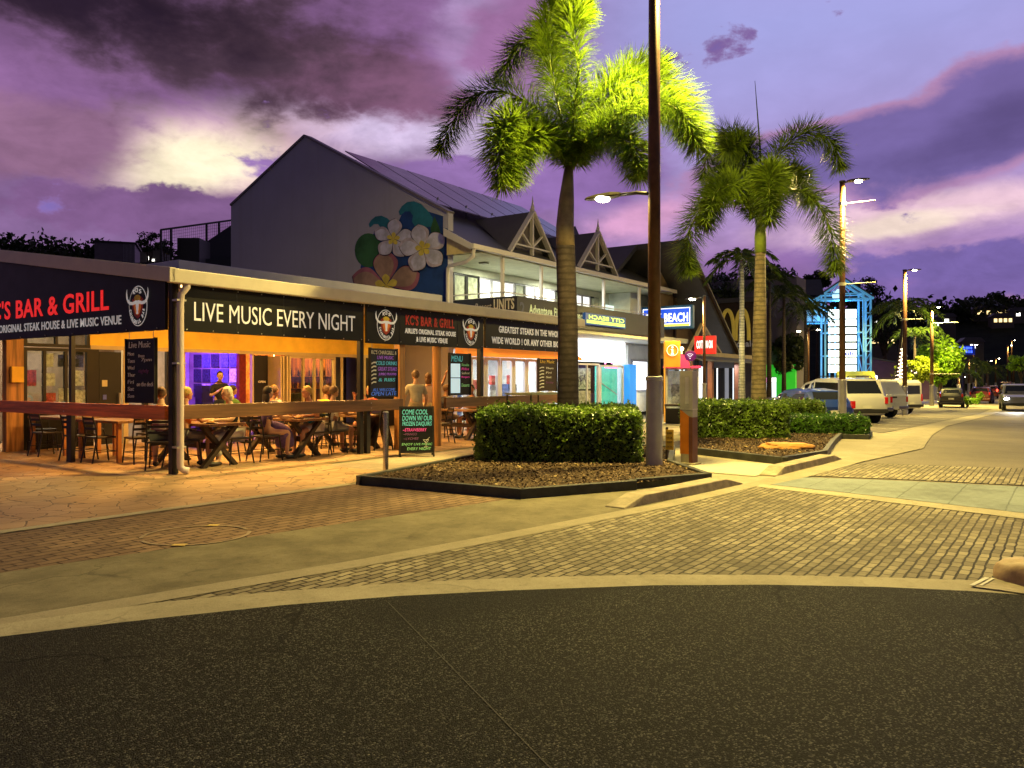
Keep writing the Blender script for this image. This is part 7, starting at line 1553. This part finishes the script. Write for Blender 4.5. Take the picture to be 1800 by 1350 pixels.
def car(name, label, cat, kind, x, y, rz, paint, lit_tail=False, lit_head=False, group='vehicles parked at an angle along the kerb', cover=False, bare=False):
    o = thing(name, label, cat, x, y, gz(x, y), rz, group); L, st, wr, wheels, R_ = CARS[kind]; m = MB(); vs = []; fs = []; rings = []
    for (yy, w, zb, zbelt, zr) in st:
        if zr: r = [(w * .85, zb), (w, zb + .16), (w * 1.0, (zb + zbelt) / 2 + .08), (w * .965, zbelt), (wr + (w - wr) * .25 * max(0, (1.75 - zr)), zr - .05), (wr * .82, zr)]
        else: r = [(w * .85, zb), (w, zb + .16), (w * 1.0, (zb + zbelt) / 2 + .08), (w * .965, zbelt - .02), (w * .86, zbelt + .02), (w * .6, zbelt + .04)]
        ring = [(a, yy, b) for a, b in r] + [(-a, yy, b) for a, b in r[::-1]]; rings.append(ring); vs += ring
    n = 12
    for i in range(len(st) - 1):
        for k in range(n): fs.append((i * n + k, (i + 1) * n + k, (i + 1) * n + (k + 1) % n, i * n + (k + 1) % n))
    fs += [tuple(range(n)), tuple(range((len(st) - 1) * n + n - 1, (len(st) - 1) * n - 1, -1))]; m.add(vs, fs)
    if kind == 'ute':                                      # open tray with tailgate
        m.box(-.92, .92, -2.55, -.57, .55, .72); m.box(-.92, -.86, -2.5, -.57, .722, 1.12); m.box(.86, .92, -2.5, -.57, .722, 1.12)
        if cover: m.extr([(-.9, -2.5, 1.12), (.9, -2.5, 1.12), (.72, -2.2, 1.72), (-.72, -2.2, 1.72)], (0, .03, 0)); m.extr([(-.9, -2.5, 1.13), (-.72, -2.15, 1.74), (-.72, -.6, 1.76), (-.9, -.6, 1.13)], (.05, 0, 0)); m.extr([(.9, -2.5, 1.13), (.72, -2.15, 1.74), (.72, -.6, 1.76), (.9, -.6, 1.13)], (-.05, 0, 0)); m.extr([(-.72, -2.2, 1.72), (.72, -2.2, 1.72), (.72, -.6, 1.76), (-.72, -.6, 1.76)], (0, 0, .04))
    bd = m.build('body', paint, o, auto=True)
    # glass: side, front and rear windows lie just proud of the cabin
    def lerp(a, b, f): return Vector(a) + (Vector(b) - Vector(a)) * f
    def pane(nm, a, b, c, d, lo=.12, hi=.84, e0=.05, e1=.95):       # a,b lower; d,c upper
        A, B, C_, D = Vector(a), Vector(b), Vector(c), Vector(d); nrm = (B - A).cross(D - A).normalized()
        q = [lerp(lerp(A, D, lo), lerp(B, C_, lo), e0), lerp(lerp(A, D, lo), lerp(B, C_, lo), e1), lerp(lerp(A, D, hi), lerp(B, C_, hi), e1), lerp(lerp(A, D, hi), lerp(B, C_, hi), e0)]
        g = MB()
        ctr = Vector((0, 0 if nm in ('windscreen', 'rear_window') else (A.y + B.y) / 2, .9))
        if nrm.dot(A - ctr) < 0: nrm = -nrm
        g.extr([p + nrm * .004 for p in q], nrm * .006); return g.build(nm, m_cgl, o)
    cab = [i for i in range(len(st)) if st[i][4]]
    for sd in (0, 1):
        ib, it = (3, 4) if sd == 0 else (8, 7)
        c0, c1 = cab[0], cab[-1]; mid = cab[len(cab) // 2]
        if st[cab[0]][4] < st[cab[1]][4] - .2: c0 = cab[1]
        for a, b in ((c0, mid), (mid, c1)):
            if b > a: pane('side_window', rings[a][ib], rings[b][ib], rings[b][it], rings[a][it])
    i = cab[-1]; pane('windscreen', (st[i + 1][1] * .86, st[i + 1][0], st[i + 1][3] + .02), (-st[i + 1][1] * .86, st[i + 1][0], st[i + 1][3] + .02), rings[i][6], rings[i][5], .05, .95, .02, .98)
    i = cab[0]; j = cab[1]
    if kind == 'ute': pane('rear_window', (st[i][1] * .9, st[i][0], 1.14), (-st[i][1] * .9, st[i][0], 1.14), rings[i][6], rings[i][5], .1, .9)
    elif kind == 'van': pane('rear_window', (.86, -2.5, 1.15), (-.86, -2.5, 1.15), rings[1][7], rings[1][4], .1, .85, .08, .92)
    else: pane('rear_window', (st[i - 1][1] * .9, st[i - 1][0], st[i - 1][3] + .02), (-st[i - 1][1] * .9, st[i - 1][0], st[i - 1][3] + .02), rings[i][6], rings[i][5], .12, .9, .06, .94)
    if kind == 'ute':
        g = MB(); g.box(-.85, .85, -2.56, -2.502, .70, 1.14); tg_ = g.build('tailgate', paint, o, bev=.02); g = MB(); g.box(-.14, .14, -2.58, -2.56, 1.0, 1.07); g.build('handle', m_bump, tg_)
    ry = -2.57 if kind == 'ute' else st[0][0] - .01
    tl = MB()
    for q in (-1, 1):
        w = st[1][1] if kind != 'ute' else .92
        t_ = MB(); t_.box(min(q * (w - .13), q * (w - .0)), max(q * (w - .13), q * w), ry - .005, ry + .12, .80, 1.06 if kind != 'van' else 1.2); t_.build('tail_light', m_tailon if lit_tail else m_tail, o, bev=.01)
        h_ = MB(); yy, w = st[-2][0], st[-2][1]; h_.sphere((q * (w - .16), yy - .02, st[-2][3] - .08), (.17, .14, .085), 10, 6); h_.build('headlight', m_hlon if lit_head else m_hl, o, smooth=True)
    g = MB(); w = st[0][1] + .08 if kind != 'ute' else .9; zb = st[0][2] if kind != 'ute' else .5; g.box(-w, w, ry - .07, ry + .08, zb - .06, zb + .1); g.build('rear_bumper', paint if kind == 'hatch' else (m_chr if kind == 'ute' else m_bump), o, bev=.03)
    g = MB(); w = st[-1][1] + .12; g.box(-w, w, st[-1][0] - .12, st[-1][0] + .05, .36, .54); g.build('front_bumper', m_bump, o, bev=.03)
    g = MB(); zz = .62 if kind != 'ute' else .6; g.box(-.19, .19, ry - .085, ry - .07, zb - .02 if kind == 'ute' else zz, (zb - .02 if kind == 'ute' else zz) + .12); g.build('number_plate', m_plate, o)
    for yy in wheels:
        for q in (-1, 1):
            w = .93 if kind != 'hatch' else .85
            g = MB(); g.T = Matrix.Translation((q * (w - .1), yy, R_)) @ Matrix.Rotation(R(90), 4, 'Y'); g.lathe([(R_ * .6, -.11), (R_ * .96, -.115), (R_, -.07), (R_, .07), (R_ * .96, .115), (R_ * .6, .11)], n=22); wl = g.build('wheel', m_tyre, o, auto=True)
            g = MB(); g.T = Matrix.Translation((q * (w + .012), yy, R_)) @ Matrix.Rotation(R(90), 4, 'Y'); g.lathe([(R_ * .62, -.02), (R_ * .62, .008), (R_ * .5, .0), (R_ * .15, .015), (.02, .015)], n=20); g.build('rim', m_rim, wl, auto=True)
            a_ = MB(); pts = [(q * (w + .012), yy + (R_ + .09) * math.cos(R(k * 15)), R_ - .02 + (R_ + .07) * math.sin(R(k * 15))) for k in range(13)]; pi = [(q * (w + .012), yy + (R_ + .015) * math.cos(R(k * 15)), R_ - .02 + (R_ + .01) * math.sin(R(k * 15))) for k in range(13)]
            a_.add(pts + pi, [(k, k + 1, 14 + k, 13 + k) for k in range(12)]); a_.build('wheel_arch', m_bump, o)
    for q in (-1, 1):
        i = cab[-1]; g = MB(); g.sphere((q * (st[i][1] + .1), st[i][0] + .15, st[i][3] + .08), (.1, .06, .075), 10, 6); g.build('mirror', paint if kind == 'hatch' else m_bump, o, smooth=True)
    sm_ = MB()                                             # door seams, handles and a dark sill down each side
    for q in (0, 1):
        f = lambda k, i: rings[i][k] if q == 0 else rings[i][11 - k]
        for fr in (.12, .5, .86):
            x_ = cab[0] + fr * (cab[-1] - cab[0]); i = min(int(x_), len(st) - 2); g_ = x_ - i
            pts = [lerp(f(k, i), f(k, i + 1), g_) for k in (1, 2, 3)]; n_ = Vector((.003 if q == 0 else -.003, 0, 0))
            for a, b in zip(pts, pts[1:]): sm_.bar(a + n_, b + n_, .012, .008, up=(1, 0, 0))
            sm_.bar(pts[2] + n_ * 3 + Vector((0, .06, -.09)), pts[2] + n_ * 3 + Vector((0, .24, -.09)), .03, .025)
        for i in range(cab[0], cab[-1]): a, b = Vector(f(1, i)), Vector(f(1, i + 1)); n_ = Vector((.006 if q == 0 else -.006, 0, .02)); sm_.bar(a + n_, b + n_, .02, .09)
    sm_.build('side_trim', m_bump, o)
    if kind in ('suv', 'van'):
        for q in (-1, 1): g = MB(); zr = max(s[4] or 0 for s in st); g.tube([(q * .62, -1.7, zr - .03), (q * .62, -1.6, zr + .06), (q * .62, .2, zr + .06), (q * .62, .35, zr - .02)], .02, 6); g.build('roof_rail', m_bump, o)
    return o
def paint(name, c): return mat(name, c, .3, var=.04, vs=2, coat=.6, spec=.5)
pw, pw2, pw3 = paint('white car paint', (.58, .58, .56)), paint('cream white paint', (.55, .53, .46)), paint('cool white paint', (.56, .58, .58))
def at_tail(px, Y, half, a=25):
    x = px_at(px, Y); h = (-math.sin(R(a)), math.cos(R(a))); return x + h[0] * half, Y + h[1] * half
car('parked_car', 'blue hatchback half hidden behind the low kerbside hedge', 'car', 'hatch', *at_tail(1466, 27.6, 2.0, 8), R(8), paint('blue car paint', (.004, .022, .17))).location.z -= .14
car('parked_car', 'white four wheel drive wagon with dark side windows parked beside the blue hatchback', 'car', 'suv', *at_tail(1522, 31.0, 2.4, 4), R(4), pw)
car('parked_car', 'cream white ute with a closed tailgate facing the road', 'ute', 'ute', *at_tail(1542, 34.2, 2.6, 22), R(22), pw2)
car('parked_car', 'white ute with a canopy over its tray, parked past the cream ute', 'ute', 'ute', *at_tail(1574, 38.4, 2.6), R(25), pw3, cover=True)
car('parked_car', 'white van at the far end of the parked row behind the third street lamp', 'van', 'van', *at_tail(1604, 46.2, 2.5), R(22), pw)
hd = R(145); uu = R(-35)
car('moving_car', 'oncoming car with both headlights blazing at the right edge of the street', 'car', 'suv', px_at(1786, 56), 56, R(152), paint('grey car paint', (.12, .12, .13)), lit_head=True, group='cars driving on the street')
car('moving_car', 'second oncoming car with lit headlights just behind the first', 'car', 'hatch', px_at(1797, 66), 66, R(150), paint('silver car paint', (.3, .3, .32)), lit_head=True, group='cars driving on the street')
car('moving_car', 'far car with glowing red tail lights driving away up the street', 'car', 'hatch', px_at(1742, 92), 92, uu, paint('red brown paint', (.2, .03, .02)), lit_tail=True, group='cars driving on the street')
car('moving_car', 'farthest car with red tail lights at the foot of the hill', 'car', 'suv', px_at(1768, 120), 120, uu, paint('dark red paint', (.15, .02, .02)), lit_tail=True, group='cars driving on the street')
car('parked_car', 'dark car parked at the kerb past the fourth street lamp, tail to the camera', 'car', 'hatch', px_at(1673, 62), 62, R(-30), paint('black car paint', (.012, .012, .02)), group='dark cars parked along the far kerb')
car('parked_car', 'small dark car parked beyond the green shrub', 'car', 'hatch', px_at(1726, 72), 72, R(-35), paint('maroon paint', (.10, .02, .02)), group='dark cars parked along the far kerb')
L = bpy.data.lights.new('headlight beam', 'SPOT'); L.energy = 900; L.spot_size = R(70); L.color = (1, .95, .85); lo = bpy.data.objects.new('headlight_beam', L); COL.objects.link(lo); x = px_at(1786, 53); lo.location = (x, 53, .2); lo.rotation_euler = (R(80), 0, R(152))
# far blue lit billboard
x, y = px_at(1692, 118), 118; z = EYE + (HOR - 618) / F * 118
bb = thing('billboard', 'blue lit billboard above the roadside palms', 'billboard', x, y, gz(x, y), R(-10)); z -= gz(x, y)
m = MB(); m.box(-1.7, 1.7, 0, .2, z - .5, z + .9); m.build('board', mat('navy billboard', (.01, .02, .12), .5, emit=(.005, .02, .3), es=.5), bb); m = MB(); m.box(-.1, .1, .05, .2, 0, z - .5); m.build('post', m_black, bb)
m = MB()
for k in range(2):
    for j in range(9): m.box(-1.4 + j * .31, -1.4 + j * .31 + (.2 if (j + k) % 3 else .26), -.02, 0, z + .35 - k * .55, z + .7 - k * .55)
m.build('lit_strip', glow('blue billboard letters', (.05, .12, 1), 2.5), bb)
